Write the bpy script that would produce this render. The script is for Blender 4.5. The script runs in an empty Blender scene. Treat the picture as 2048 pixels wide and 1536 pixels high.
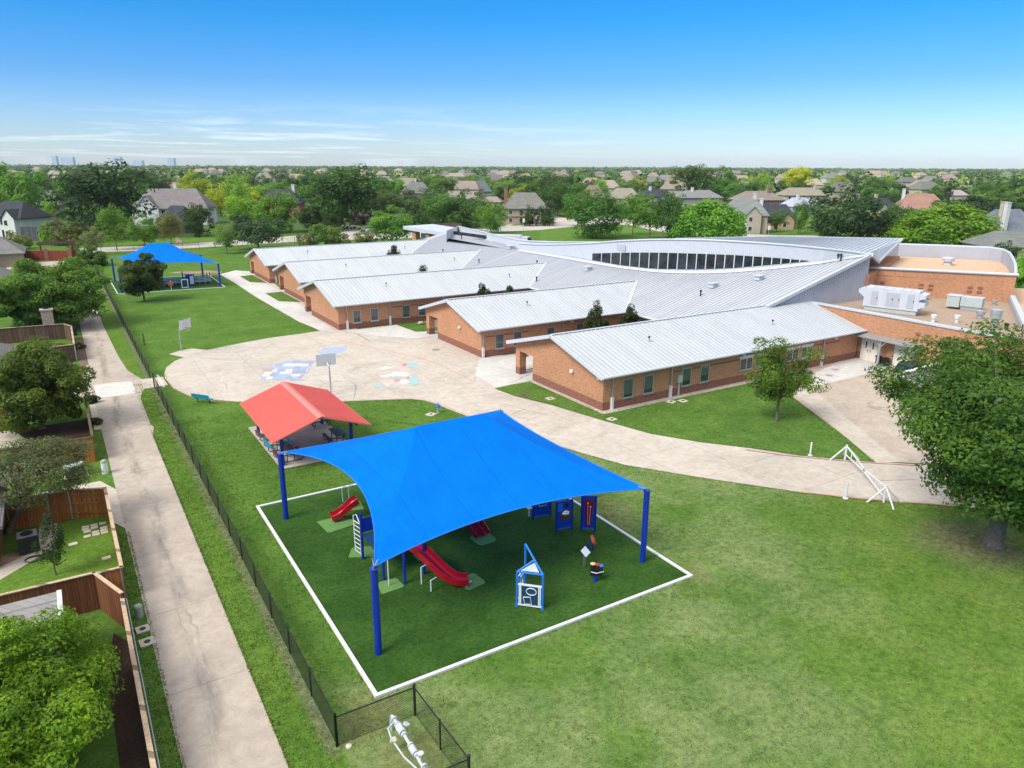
import bpy, math, random
import numpy as np
from mathutils import Vector, Matrix
from mathutils.geometry import tessellate_polygon

# ------------------------------------------------------------------ camera, sky, sun, exposure
S = bpy.context.scene
COL = S.collection
CAMH, FPX, PITCH, ROLL, YAW = 20.0, 1460.33, 0.291425, -0.0042696, 0.553999

def _basis():
    c, s = math.cos(PITCH), math.sin(PITCH)
    r = np.array([1, 0, 0.]); f = np.array([0, c, -s]); d = -np.cross(r, f)
    cr, sr = math.cos(ROLL), math.sin(ROLL)
    r2 = cr * r + sr * d; d2 = -sr * r + cr * d
    cz, sz = math.cos(YAW), math.sin(YAW)
    g = lambda v: np.array([cz * v[0] + sz * v[1], -sz * v[0] + cz * v[1], v[2]])
    return g(r2), g(d2), g(f)
CR, CD, CF = _basis()
cam = bpy.data.cameras.new("camera"); cam_o = bpy.data.objects.new("camera", cam); COL.objects.link(cam_o)
cam.sensor_width = 36; cam.lens = 36 * FPX / 2048; cam.clip_start = 0.5; cam.clip_end = 30000
m = Matrix.Identity(4)
for i in range(3):
    m[i][0] = CR[i]; m[i][1] = -CD[i]; m[i][2] = -CF[i]
m[2][3] = CAMH
cam_o.matrix_world = m
S.camera = cam_o

SUN_EL, SUN_AZ = 47, 261           # azimuth measured from +y towards +x, where the sun stands
w = bpy.data.worlds.new("World"); S.world = w; w.use_nodes = True
wt = w.node_tree; wt.nodes.clear()
def wn(t): return wt.nodes.new(t)
out = wn('ShaderNodeOutputWorld'); bg = wn('ShaderNodeBackground'); bg.inputs[1].default_value = 0.15
sky = wn('ShaderNodeTexSky'); sky.sky_type = 'NISHITA'; sky.sun_disc = False
sky.sun_elevation = math.radians(SUN_EL); sky.sun_rotation = math.radians(SUN_AZ)
sky.air_density = 1.0; sky.dust_density = 0.6; sky.ozone_density = 2.5; sky.altitude = 100
tc = wn('ShaderNodeTexCoord'); sep = wn('ShaderNodeSeparateXYZ'); wt.links.new(tc.outputs['Generated'], sep.inputs[0])
def wmath(op, a, b=None, clamp=False):
    n = wn('ShaderNodeMath'); n.operation = op; n.use_clamp = clamp
    for i, v in enumerate((a, b)):
        if v is None: continue
        if isinstance(v, (int, float)): n.inputs[i].default_value = v
        else: wt.links.new(v, n.inputs[i])
    return n.outputs[0]
# the blue of the upper sky deepens with elevation
tint = wn('ShaderNodeValToRGB'); wt.links.new(sep.outputs[2], tint.inputs[0])
e = tint.color_ramp.elements
e[0].position = 0.0; e[0].color = (.57, .66, .84, 1); e[1].position = 0.24; e[1].color = (.024, .385, .68, 1)
for p_, c_ in ((.035, (.41, .535, .75, 1)), (.10, (.19, .405, .68, 1)), (.17, (.065, .395, .69, 1))):
    q = e.new(p_); q.color = c_
mul = wn('ShaderNodeMixRGB'); mul.blend_type = 'MULTIPLY'; mul.inputs[0].default_value = 1
wt.links.new(sky.outputs[0], mul.inputs[1]); wt.links.new(tint.outputs[0], mul.inputs[2])
# thin streaks of cloud low over the horizon
zc = wmath('MAXIMUM', sep.outputs[2], 0.006)
cv = wn('ShaderNodeCombineXYZ')
wt.links.new(wmath('DIVIDE', wmath('ADD', sep.outputs[0], wmath('MULTIPLY', sep.outputs[1], 0.25)), wmath('ADD', zc, 0.10)), cv.inputs[0])
wt.links.new(wmath('MULTIPLY', wmath('DIVIDE', sep.outputs[1], wmath('ADD', zc, 0.03)), 0.55), cv.inputs[1])
nz = wn('ShaderNodeTexNoise'); nz.inputs['Scale'].default_value = 0.9; nz.inputs['Detail'].default_value = 8; nz.inputs['Roughness'].default_value = .6
nz.inputs['Distortion'].default_value = .4
wt.links.new(cv.outputs[0], nz.inputs['Vector'])
cr_ = wn('ShaderNodeValToRGB'); wt.links.new(nz.outputs['Fac'], cr_.inputs[0])
cr_.color_ramp.elements[0].position = .50; cr_.color_ramp.elements[1].position = .78
el = wn('ShaderNodeValToRGB'); wt.links.new(sep.outputs[2], el.inputs[0])
ee = el.color_ramp.elements
ee[0].position = 0.0; ee[0].color = (.5, .5, .5, 1); ee[1].position = .075; ee[1].color = (0, 0, 0, 1)
q = ee.new(.03); q.color = (.75, .75, .75, 1)
dt = wn('ShaderNodeVectorMath'); dt.operation = 'DOT_PRODUCT'; wt.links.new(tc.outputs['Generated'], dt.inputs[0]); dt.inputs[1].default_value = tuple(CR)
lf = wn('ShaderNodeMapRange'); lf.interpolation_type = 'SMOOTHSTEP'; wt.links.new(dt.outputs['Value'], lf.inputs[0]); lf.inputs[1].default_value = .22; lf.inputs[2].default_value = -.25; lf.inputs[3].default_value = .12
cm = wn('ShaderNodeMixRGB'); wt.links.new(wmath('MULTIPLY', wmath('MULTIPLY', cr_.outputs[0], el.outputs[0]), lf.outputs[0]), cm.inputs[0])
wt.links.new(mul.outputs[0], cm.inputs[1]); cm.inputs[2].default_value = (5.6, 5.9, 6.2, 1)
# high thin cloud overhead, above the framed strip of sky, softens and whitens the daylight
hz_ = wn('ShaderNodeValToRGB'); wt.links.new(sep.outputs[2], hz_.inputs[0])
hz_.color_ramp.elements[0].position = .24; hz_.color_ramp.elements[0].color = (0, 0, 0, 1); hz_.color_ramp.elements[1].position = .55; hz_.color_ramp.elements[1].color = (.85, .85, .85, 1)
n2 = wn('ShaderNodeTexNoise'); n2.inputs['Scale'].default_value = 3; n2.inputs['Detail'].default_value = 5; wt.links.new(tc.outputs['Generated'], n2.inputs['Vector'])
c2 = wn('ShaderNodeMixRGB'); wt.links.new(wmath('MULTIPLY', hz_.outputs[0], wmath('ADD', n2.outputs['Fac'], .45, True)), c2.inputs[0])
wt.links.new(cm.outputs[0], c2.inputs[1]); c2.inputs[2].default_value = (5.6, 5.5, 5.3, 1)
wt.links.new(c2.outputs[0], bg.inputs[0]); wt.links.new(bg.outputs[0], out.inputs[0])

sun = bpy.data.lights.new("sun", 'SUN'); sun.energy = 2.5; sun.angle = math.radians(25); sun.color = (1, .95, .86)
sun_o = bpy.data.objects.new("sun", sun); COL.objects.link(sun_o)
a_, e_ = math.radians(SUN_AZ), math.radians(SUN_EL)
sun_dir = Vector((math.sin(a_) * math.cos(e_), math.cos(a_) * math.cos(e_), math.sin(e_)))
sun_o.rotation_euler = sun_dir.to_track_quat('Z', 'Y').to_euler(); sun_o.location = (0, 0, 200)
S.view_settings.view_transform = 'Standard'; S.view_settings.look = 'None'
S.view_settings.exposure = 0.72; S.view_settings.gamma = 1
S.render.engine = 'CYCLES'
S.cycles.use_denoising = True; S.cycles.max_bounces = 6; S.cycles.diffuse_bounces = 3; S.cycles.transparent_max_bounces = 12
S.cycles.glossy_bounces = 2; S.cycles.transmission_bounces = 3; S.cycles.volume_bounces = 0
S.cycles.caustics_reflective = False; S.cycles.caustics_refractive = False

# ------------------------------------------------------------------ picture point <-> place helpers
def ray(px, py):
    return CR * ((px - 1024) / FPX) + CD * ((py - 768) / FPX) + CF
def G(px, py, z=0.0):
    d = ray(px, py); t = (z - CAMH) / d[2]
    return (float(d[0] * t), float(d[1] * t), float(z))
def G2(px, py, z=0.0): return G(px, py, z)[:2]
def proj(x, y, z):
    p = np.array([x, y, z - CAMH]); k = p @ CF
    return 1024 + FPX * (p @ CR) / k, 768 + FPX * (p @ CD) / k
def zat(x, y, py):
    lo, hi = -5., 120.
    for _ in range(50):
        mid = (lo + hi) / 2
        if proj(x, y, mid)[1] > py: lo = mid
        else: hi = mid
    return lo
RS, RX0, RZ0 = 0.26, 57.4, 3.37     # the big school roof: slope, eave line, eave height
def onroof(px, py):
    d = ray(px, py); t = (RZ0 - RS * RX0 - CAMH) / (d[2] - RS * d[0])
    return float(d[0] * t), float(d[1] * t), float(CAMH + d[2] * t)
def depth(x, y, z=0): return float(np.array([x, y, z - CAMH]) @ CF)
LAT = math.atan2(CR[1], CR[0])      # direction running straight across the view

# ------------------------------------------------------------------ materials
def newmat(name, rough=.8, spec=.3, metal=0.0):
    mt = bpy.data.materials.new(name); mt.use_nodes = True
    b = mt.node_tree.nodes['Principled BSDF']
    b.inputs['Roughness'].default_value = rough; b.inputs['Specular IOR Level'].default_value = spec; b.inputs['Metallic'].default_value = metal
    return mt, mt.node_tree, b
def nd(nt, t, **kw):
    n = nt.nodes.new(t)
    for k, v in kw.items(): setattr(n, k, v)
    return n
def setin(nt, sock, v):
    if isinstance(v, bpy.types.NodeSocket): nt.links.new(v, sock)
    elif isinstance(v, (tuple, list)) and len(v) == 3 and sock.type == 'RGBA': sock.default_value = (*v, 1)
    else: sock.default_value = v
def mth(nt, op, a, b=0.0, c=None, clamp=False):
    n = nd(nt, 'ShaderNodeMath', operation=op, use_clamp=clamp)
    setin(nt, n.inputs[0], a); setin(nt, n.inputs[1], b)
    if c is not None: setin(nt, n.inputs[2], c)
    return n.outputs[0]
def wpos(nt):
    return nd(nt, 'ShaderNodeNewGeometry').outputs['Position']
def xyz(nt, v):
    s = nd(nt, 'ShaderNodeSeparateXYZ'); nt.links.new(v, s.inputs[0]); return s.outputs
def comb(nt, x, y, z=0.0):
    n = nd(nt, 'ShaderNodeCombineXYZ')
    for i, v in enumerate((x, y, z)): setin(nt, n.inputs[i], v)
    return n.outputs[0]
def noise(nt, scale, detail=4, rough=.6, vec=None, dist=0.0):
    n = nd(nt, 'ShaderNodeTexNoise'); n.inputs['Scale'].default_value = scale; n.inputs['Detail'].default_value = detail
    n.inputs['Roughness'].default_value = rough; n.inputs['Distortion'].default_value = dist
    nt.links.new(vec if vec is not None else wpos(nt), n.inputs['Vector']); return n.outputs['Fac']
def ramp(nt, fac, stops):
    r = nd(nt, 'ShaderNodeValToRGB'); setin(nt, r.inputs[0], fac)
    el = r.color_ramp.elements
    while len(el) < len(stops): el.new(.5)
    for x, (p, c) in zip(el, stops):
        x.position = p; x.color = (*c, 1) if isinstance(c, tuple) else (c, c, c, 1)
    return r.outputs[0]
def mix(nt, fac, a, b, mode='MIX'):
    n = nd(nt, 'ShaderNodeMixRGB', blend_type=mode)
    setin(nt, n.inputs[0], fac); setin(nt, n.inputs[1], a); setin(nt, n.inputs[2], b); return n.outputs[0]
def sstep(nt, v, a, b):
    n = nd(nt, 'ShaderNodeMapRange', interpolation_type='SMOOTHSTEP')
    setin(nt, n.inputs[0], v); n.inputs[1].default_value = a; n.inputs[2].default_value = b; return n.outputs[0]
def bump(nt, b, h, strength=.3, dist=.05):
    n = nd(nt, 'ShaderNodeBump'); n.inputs['Strength'].default_value = strength; n.inputs['Distance'].default_value = dist
    nt.links.new(h, n.inputs['Height']); nt.links.new(n.outputs[0], b.inputs['Normal'])

M = {}
def plain(name, col, rough=.6, spec=.35, metal=0.0, var=.12, scale=3.0, grime=0.0):
    mt, nt, b = newmat(name, rough, spec, metal)
    f = noise(nt, scale, 5, .65)
    lo = tuple(c * (1 - var) for c in col); hi = tuple(min(1, c * (1 + var)) for c in col)
    c = ramp(nt, f, [(.3, lo), (.7, hi)])
    if grime:
        g = sstep(nt, noise(nt, scale * .35, 6, .7), .52, .8)
        c = mix(nt, mth(nt, 'MULTIPLY', g, grime), c, (.12, .10, .08))
    if name.startswith('paint_'):
        wr = sstep(nt, noise(nt, 1.3, 7, .75), .40, .66); c = mix(nt, mth(nt, 'ADD', .18, mth(nt, 'MULTIPLY', wr, .45)), c, (.50, .445, .395))
    nt.links.new(c, b.inputs['Base Color']); M[name] = mt; return mt

# ground: one sheet, lawns differing from place to place
def ground_mat():
    mt, nt, b = newmat('grass', .95, .1)
    P = wpos(nt); X = xyz(nt, P)
    big = noise(nt, .045, 3, .55); mid = noise(nt, .33, 5, .65, dist=.4); fine = noise(nt, 3.2, 6, .75); blade = noise(nt, 17, 3, .8)
    deep = ramp(nt, mid, [(.3, (.058, .130, .018)), (.7, (.108, .198, .032))])
    dry = ramp(nt, mid, [(.32, (.112, .180, .050)), (.68, (.185, .240, .088))])
    lush = ramp(nt, mid, [(.3, (.085, .165, .020)), (.7, (.130, .205, .028))])
    # the open field on the right is thinner and yellower, its far right greener
    field = mth(nt, 'MULTIPLY', sstep(nt, X[0], 20, 27), sstep(nt, mth(nt, 'SUBTRACT', mth(nt, 'ADD', 44, mth(nt, 'MULTIPLY', big, 6)), X[1]), 0, 8))
    front = mth(nt, 'MULTIPLY', sstep(nt, X[0], 5.8, 6.3), sstep(nt, mth(nt, 'SUBTRACT', 26, X[1]), 0, 3))
    fld = mth(nt, 'MAXIMUM', field, front)
    patch = sstep(nt, noise(nt, .16, 5, .62, dist=.5), .28, .58)
    c = mix(nt, mth(nt, 'MULTIPLY', fld, patch), deep, dry)
    rightg = mth(nt, 'MULTIPLY', sstep(nt, mth(nt, 'ADD', mth(nt, 'SUBTRACT', X[0], X[1]), mth(nt, 'MULTIPLY', big, 10)), 12, 22), fld)
    c = mix(nt, mth(nt, 'MULTIPLY', rightg, .75), c, lush)
    # verge beside the alley is bright, the worn line under the chain-link fence is bare
    verge = mth(nt, 'MULTIPLY', sstep(nt, X[0], 3.6, 4.2), sstep(nt, mth(nt, 'SUBTRACT', 6.1, X[0]), 0, .5))
    c = mix(nt, mth(nt, 'MULTIPLY', verge, .55), c, lush)
    fl = mth(nt, 'ABSOLUTE', mth(nt, 'SUBTRACT', X[0], 5.78))
    bare = mth(nt, 'MULTIPLY', mth(nt, 'SUBTRACT', 1, sstep(nt, mth(nt, 'ADD', fl, mth(nt, 'MULTIPLY', mth(nt, 'SUBTRACT', fine, .5), .35)), .12, .42)), mth(nt, 'MULTIPLY', sstep(nt, X[1], 20.8, 21.4), mth(nt, 'SUBTRACT', 1, sstep(nt, X[1], 160, 170))))
    # worn soil under the big tree and at the path edge
    def spot(x, y, r0, r1):
        dx = mth(nt, 'SUBTRACT', X[0], x); dy = mth(nt, 'SUBTRACT', X[1], y)
        d = mth(nt, 'SQRT', mth(nt, 'ADD', mth(nt, 'MULTIPLY', dx, dx), mth(nt, 'MULTIPLY', dy, dy)))
        d = mth(nt, 'ADD', d, mth(nt, 'MULTIPLY', mth(nt, 'SUBTRACT', noise(nt, .6, 5, .7), .5), 4))
        return mth(nt, 'SUBTRACT', 1, sstep(nt, d, r0, r1))
    soil = ramp(nt, fine, [(.3, (.115, .085, .060)), (.7, (.20, .155, .115))])
    c = mix(nt, mth(nt, 'MULTIPLY', bare, .55), c, ramp(nt, fine, [(.3, (.13, .12, .085)), (.7, (.22, .20, .15))]))
    c = mix(nt, mth(nt, 'MULTIPLY', spot(41.0, 17.4, .8, 4.2), .7), c, soil)
    for s in ((7.2, 21.9, .2, 1.6), (7.7, 23.2, .1, 1.5), (8.0, 19.6, .2, 2.2), (25.3, 22.8, .1, 1.6), (25.6, 31.0, .6, 3.0), (36.5, 53.6, .4, 2.2)):
        c = mix(nt, mth(nt, 'MULTIPLY', spot(*s), .5), c, (.20, .19, .085))
    far = sstep(nt, X[1], 215, 260)
    c = mix(nt, mth(nt, 'MULTIPLY', far, .8), c, (.06, .10, .034))
    tuft = mth(nt, 'ADD', mth(nt, 'MULTIPLY', noise(nt, 1.7, 6, .75, dist=.5), .62), mth(nt, 'MULTIPLY', noise(nt, .45, 3, .6), .38))
    c = mix(nt, mth(nt, 'ADD', .45, mth(nt, 'MULTIPLY', fld, .5)), c, ramp(nt, tuft, [(.33, (.42, .58, .34)), (.45, (.92, .96, .86)), (.56, (1.05, 1.03, 1.05)), (.68, (1.28, 1.18, 1.35))]), 'MULTIPLY')
    c = mix(nt, .95, c, ramp(nt, fine, [(.28, .50), (.5, 1.), (.72, 1.45)]), 'MULTIPLY')
    c = mix(nt, .8, c, ramp(nt, blade, [(.3, .5), (.7, 1.5)]), 'MULTIPLY')
    nt.links.new(c, b.inputs['Base Color']); bump(nt, b, mth(nt, 'ADD', blade, fine), .6, .06)
    M['grass'] = mt
ground_mat()

def lawn_mat(name, c0, c1, fs=3.5):
    mt, nt, b = newmat(name, .95, .1)
    mid = noise(nt, .4, 5, .65, dist=.3); fine = noise(nt, fs, 6, .75); bl = noise(nt, 15, 3, .8)
    c = ramp(nt, mid, [(.3, c0), (.7, c1)])
    c = mix(nt, .9, c, ramp(nt, fine, [(.28, .5), (.72, 1.45)]), 'MULTIPLY')
    c = mix(nt, .7, c, ramp(nt, bl, [(.3, .5), (.7, 1.5)]), 'MULTIPLY')
    nt.links.new(c, b.inputs['Base Color']); bump(nt, b, fine, .5, .05); M[name] = mt
lawn_mat('lawn', (.060, .130, .020), (.105, .190, .034))
lawn_mat('bright_lawn', (.075, .160, .020), (.125, .215, .030))
lawn_mat('turf', (.020, .060, .008), (.046, .108, .017), 5)
lawn_mat('mulch', (.035, .022, .016), (.075, .05, .036), 9)
lawn_mat('soil', (.12, .085, .06), (.22, .16, .11), 6)
lawn_mat('gravel_bed', (.20, .13, .09), (.36, .26, .19), 12)

def concrete(name, base, warm, stain=.5, jx=0.0, jy=0.0, ox=0.0, oy=0.0, streak=None, rot=0.0):
    mt, nt, b = newmat(name, .85, .25)
    P = wpos(nt); X = xyz(nt, P)
    n1 = noise(nt, .22, 6, .7, dist=.8); n2 = noise(nt, 1.6, 6, .75); n3 = noise(nt, 22, 3, .8)
    c = ramp(nt, n1, [(.3, base), (.7, warm)])
    st = sstep(nt, noise(nt, .12, 7, .72, dist=1.2), .49, .72)
    c = mix(nt, mth(nt, 'MULTIPLY', st, stain), c, (.20, .18, .165))
    c = mix(nt, .75, c, ramp(nt, n2, [(.25, .72), (.75, 1.22)]), 'MULTIPLY')
    c = mix(nt, .4, c, ramp(nt, n3, [(.3, .75), (.7, 1.25)]), 'MULTIPLY')
    if streak:                       # a worn, dirty drainage line down the middle
        x0, wd, amt = streak
        wob = mth(nt, 'MULTIPLY', mth(nt, 'SUBTRACT', noise(nt, .12, 4, .6), .5), 2.4)
        d = mth(nt, 'ABSOLUTE', mth(nt, 'SUBTRACT', mth(nt, 'ADD', X[0], wob), x0))
        s = mth(nt, 'SUBTRACT', 1, sstep(nt, d, .02, wd))
        pt = sstep(nt, noise(nt, .5, 7, .75, vec=comb(nt, mth(nt, 'MULTIPLY', X[0], 2.2), mth(nt, 'MULTIPLY', X[1], .35))), .40, .66)
        c = mix(nt, mth(nt, 'MULTIPLY', mth(nt, 'MULTIPLY', s, pt), amt), c, (.10, .095, .09))
        d2 = mth(nt, 'SUBTRACT', 1, sstep(nt, mth(nt, 'ABSOLUTE', mth(nt, 'SUBTRACT', d, .16)), .0, .05))
        c = mix(nt, mth(nt, 'MULTIPLY', mth(nt, 'MULTIPLY', d2, sstep(nt, noise(nt, .09, 3, .6), .53, .62)), .4), c, (.12, .11, .10))
        edge = sstep(nt, mth(nt, 'ABSOLUTE', mth(nt, 'SUBTRACT', X[0], 2.7)), 1.0, 1.6)
        c = mix(nt, mth(nt, 'MULTIPLY', mth(nt, 'MULTIPLY', edge, sstep(nt, noise(nt, .7, 6, .7), .45, .7)), .35), c, (.17, .15, .13))
    crack = nd(nt, 'ShaderNodeTexVoronoi', feature='DISTANCE_TO_EDGE'); crack.inputs['Scale'].default_value = .13
    v = nd(nt, 'ShaderNodeVectorMath', operation='ADD'); nt.links.new(P, v.inputs[0])
    nn = nd(nt, 'ShaderNodeTexNoise'); nn.inputs['Scale'].default_value = .7; nn.inputs['Detail'].default_value = 5; nt.links.new(P, nn.inputs['Vector'])
    sc = nd(nt, 'ShaderNodeVectorMath', operation='SCALE'); nt.links.new(nn.outputs['Color'], sc.inputs[0]); sc.inputs['Scale'].default_value = .9
    nt.links.new(sc.outputs[0], v.inputs[1]); nt.links.new(v.outputs[0], crack.inputs['Vector'])
    ck = mth(nt, 'MULTIPLY', mth(nt, 'LESS_THAN', crack.outputs['Distance'], .005), sstep(nt, noise(nt, .08, 2, .5), .60, .63))
    c = mix(nt, mth(nt, 'MULTIPLY', ck, .4), c, (.12, .11, .10))
    for ax, sp, o in ((0, jx, ox), (1, jy, oy)):
        if sp:
            fr = mth(nt, 'FRACT', mth(nt, 'DIVIDE', mth(nt, 'SUBTRACT', X[ax], o), sp))
            ln = mth(nt, 'LESS_THAN', fr, .05 / sp)
            c = mix(nt, mth(nt, 'MULTIPLY', ln, .42), c, (.15, .13, .115))
    nt.links.new(c, b.inputs['Base Color']); bump(nt, b, n3, .25, .01); M[name] = mt
concrete('alley_concrete', (.37, .315, .265), (.47, .405, .34), .35, jy=6.17, oy=27.35, streak=(2.55, .6, .62))
concrete('court_concrete', (.44, .385, .325), (.545, .485, .42), .42, jx=4.6, jy=4.9, ox=1.4, oy=2.2)
concrete('path_concrete', (.435, .38, .32), (.54, .475, .405), .22)
concrete('drive_concrete', (.38, .31, .255), (.47, .395, .33), .18, jx=9, jy=8, ox=3, oy=2)
concrete('pale_concrete', (.48, .465, .44), (.60, .58, .55), .12, jy=5)
concrete('street_concrete', (.42, .38, .345), (.52, .475, .43), .2)
concrete('slab_concrete', (.40, .36, .32), (.50, .45, .41), .3)

def brick_mat(name, ang=None, base_course=.78, tone=(.455, .205, .108), tone2=(.545, .28, .162), dark=(.25, .11, .08)):
    mt, nt, b = newmat(name, .9, .15)
    P = wpos(nt); X = xyz(nt, P)
    if ang is None: u = mth(nt, 'ADD', X[0], X[1])
    else: u = mth(nt, 'ADD', mth(nt, 'MULTIPLY', X[0], ang[0]), mth(nt, 'MULTIPLY', X[1], ang[1]))
    bt = nd(nt, 'ShaderNodeTexBrick'); nt.links.new(comb(nt, u, X[2]), bt.inputs['Vector'])
    bt.inputs['Scale'].default_value = 1; bt.inputs['Brick Width'].default_value = .24; bt.inputs['Row Height'].default_value = .085
    bt.inputs['Mortar Size'].default_value = .010; bt.inputs['Color1'].default_value = (*tone, 1); bt.inputs['Color2'].default_value = (*tone2, 1)
    bt.inputs['Mortar'].default_value = (.42, .24, .14, 1); bt.inputs['Bias'].default_value = -.1
    sp = nd(nt, 'ShaderNodeTexNoise'); sp.inputs['Scale'].default_value = 1; nt.links.new(comb(nt, mth(nt, 'MULTIPLY', u, 3.2), mth(nt, 'MULTIPLY', X[2], 9)), sp.inputs['Vector']); sp.inputs['Detail'].default_value = 3
    c = mix(nt, .8, bt.outputs['Color'], ramp(nt, sp.outputs['Fac'], [(.35, .86), (.65, 1.16)]), 'MULTIPLY')
    c = mix(nt, .5, c, ramp(nt, noise(nt, .5, 6, .7), [(.3, .82), (.7, 1.16)]), 'MULTIPLY')
    low = mth(nt, 'LESS_THAN', X[2], base_course)
    c2 = mix(nt, .7, dark, ramp(nt, sp.outputs['Fac'], [(.35, .7), (.65, 1.4)]), 'MULTIPLY')
    c = mix(nt, low, c, c2)
    nt.links.new(c, b.inputs['Base Color']); bump(nt, b, bt.outputs['Fac'], .3, .01); M[name] = mt
brick_mat('brick'); brick_mat('gym_brick', (.6, -.8), -5); brick_mat('dark_brick', None, 9)
brick_mat('house_brick', None, -5, (.26, .11, .075), (.36, .17, .12))

def roof_metal(name, col, axis, rough=.38):
    mt, nt, b = newmat(name, rough, .4, .15)
    X = xyz(nt, wpos(nt))
    u = X[0] if axis == 'x' else X[1]
    pan = nd(nt, 'ShaderNodeTexWhiteNoise', noise_dimensions='1D'); setin(nt, pan.inputs['W'], mth(nt, 'FLOOR', mth(nt, 'DIVIDE', u, .46)))
    c = mix(nt, .6, col, ramp(nt, pan.outputs['Value'], [(0, .92), (1, 1.06)]), 'MULTIPLY')
    sv = comb(nt, mth(nt, 'MULTIPLY', X[0], .5 if axis == 'y' else 2.), mth(nt, 'MULTIPLY', X[1], 2. if axis == 'y' else .5))
    c = mix(nt, .7, c, ramp(nt, noise(nt, .35, 6, .7, vec=sv), [(.3, .82), (.7, 1.12)]), 'MULTIPLY')
    spots = sstep(nt, noise(nt, .9, 7, .75), .60, .78)
    c = mix(nt, mth(nt, 'MULTIPLY', spots, .22), c, (.30, .29, .27))
    nt.links.new(c, b.inputs['Base Color']); M[name] = mt
roof_metal('wing_roof_metal', (.545, .57, .595), 'x'); roof_metal('main_roof_metal', (.49, .50, .54), 'y'); plain('shaded_seam_metal', (.42, .44, .47), .4, .4, .1, .05)  # seams darker than the panels: shade of the rib sides put into the colour
plain('white_metal', (.54, .555, .60), .45, .4, 0, .05, 1.5, .15)
plain('panel_metal', (.42, .43, .48), .5, .35, 0, .05, .8, .1)
plain('trim_metal', (.52, .55, .60), .4, .4, 0, .06, 2)
plain('fascia_metal', (.38, .41, .45), .45, .4, 0, .08, 2)
plain('door_metal', (.42, .435, .48), .45, .4, 0, .05)
plain('white_paint', (.66, .66, .655), .5, .4, 0, .05, 3, .1)
plain('white_plastic', (.72, .75, .78), .4, .4, 0, .05, 3)
plain('gravel_roof', (.36, .27, .205), .95, .1, 0, .3, 14, .5)
plain('tan_roof', (.55, .39, .27), .95, .1, 0, .15, 4, .3)
plain('blue_post', (.003, .030, .30), .35, .5, 0, .1, 4)
plain('blue_plastic', (.006, .055, .38), .35, .5, 0, .1, 4)
plain('light_blue', (.015, .17, .62), .35, .5, 0, .08, 4)
plain('red_plastic', (.42, .006, .016), .22, .6, 0, .12, 3)
plain('red_roof', (.70, .155, .125), .5, .35, 0, .06, .7, .06)
plain('red_ridge', (.76, .20, .165), .5, .35, 0, .05, 2)
plain('orange_plastic', (.72, .13, .03), .35, .5, 0, .1, 4)
plain('black_metal', (.012, .014, .014), .5, .4, 0, .2, 5)
plain('dark_plastic', (.015, .018, .024), .4, .4, 0, .2, 5)
plain('green_mat', (.13, .25, .07), .9, .1, 0, .15, 9)
plain('steel', (.38, .40, .43), .35, .5, .7, .1, 5)
plain('galvanised', (.45, .47, .48), .4, .5, .5, .1, 5)
plain('teal_plastic', (.01, .25, .36), .4, .5, 0, .1, 5)
plain('navy_plastic', (.012, .05, .10), .5, .4, 0, .15, 5)
plain('brown_plastic', (.10, .05, .035), .6, .3, 0, .15, 5)
plain('cream_door', (.68, .64, .56), .5, .35, 0, .04, 2)
plain('stone', (.42, .33, .25), .9, .15, 0, .25, 4)
plain('pale_stone', (.55, .50, .42), .9, .15, 0, .15, 5)
plain('bark', (.17, .14, .11), .95, .1, 0, .35, 6)
plain('pale_bark', (.30, .26, .21), .95, .1, 0, .3, 5)
plain('paint_red', (.48, .19, .155), .9, .1, 0, .2, 2)
plain('paint_blue', (.20, .28, .50), .9, .1, 0, .22, 3)
plain('paint_light_blue', (.25, .37, .62), .9, .1, 0, .15, 3)
plain('paint_white', (.60, .59, .57), .9, .1, 0, .1, 3)
plain('paint_teal', (.24, .46, .50), .9, .1, 0, .12, 3)
plain('paint_rose', (.52, .17, .17), .9, .1, 0, .15, 3)
plain('paint_brown', (.38, .27, .22), .9, .1, 0, .15, 3)
plain('paint_dark', (.20, .19, .18), .9, .1, 0, .25, 3)
plain('patch_concrete', (.54, .52, .49), .9, .15, 0, .14, 2.5, .35)
plain('green_metal', (.30, .37, .31), .6, .3, 0, .08, 4)
plain('dark_green_metal', (.07, .10, .09), .6, .3, 0, .1, 4)
plain('ac_grey', (.42, .47, .45), .5, .4, 0, .08, 3, .2)
plain('cover_stone', (.52, .47, .39), .9, .1, 0, .12, 6)
plain('hazed_tower_wall', (.46, .55, .66), .6, .3, 0, .08, .01)  # distance haze put into the pale blue of the tower walls and glass
plain('hazed_tower_glass', (.38, .48, .60), .4, .4, 0, .05, .01)
plain('yellow_paint', (.62, .50, .18), .6, .3)
plain('hydrant_blue', (.03, .20, .55), .45, .4)

def glass_mat(name, col=(.018, .026, .028)):
    mt, nt, b = newmat(name, .06, .6)
    c = ramp(nt, noise(nt, .9, 3, .6), [(.35, tuple(v * .6 for v in col)), (.7, tuple(v * 2.0 for v in col))])
    if name == 'green_glass':
        oi = nd(nt, 'ShaderNodeObjectInfo'); z = xyz(nt, wpos(nt))[2]
        bl = mth(nt, 'GREATER_THAN', z, mth(nt, 'ADD', .95, mth(nt, 'MULTIPLY', oi.outputs['Random'], .9)))
        sl = ramp(nt, mth(nt, 'FRACT', mth(nt, 'MULTIPLY', z, 14)), [(0, (.10, .125, .12)), (.5, (.17, .20, .19)), (1, (.10, .125, .12))])
        c = mix(nt, mth(nt, 'MULTIPLY', bl, .65), c, sl)
    nt.links.new(c, b.inputs['Base Color']); M[name] = mt
glass_mat('glass'); glass_mat('green_glass', (.040, .052, .050)); glass_mat('dark_glass', (.020, .024, .028))

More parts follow.
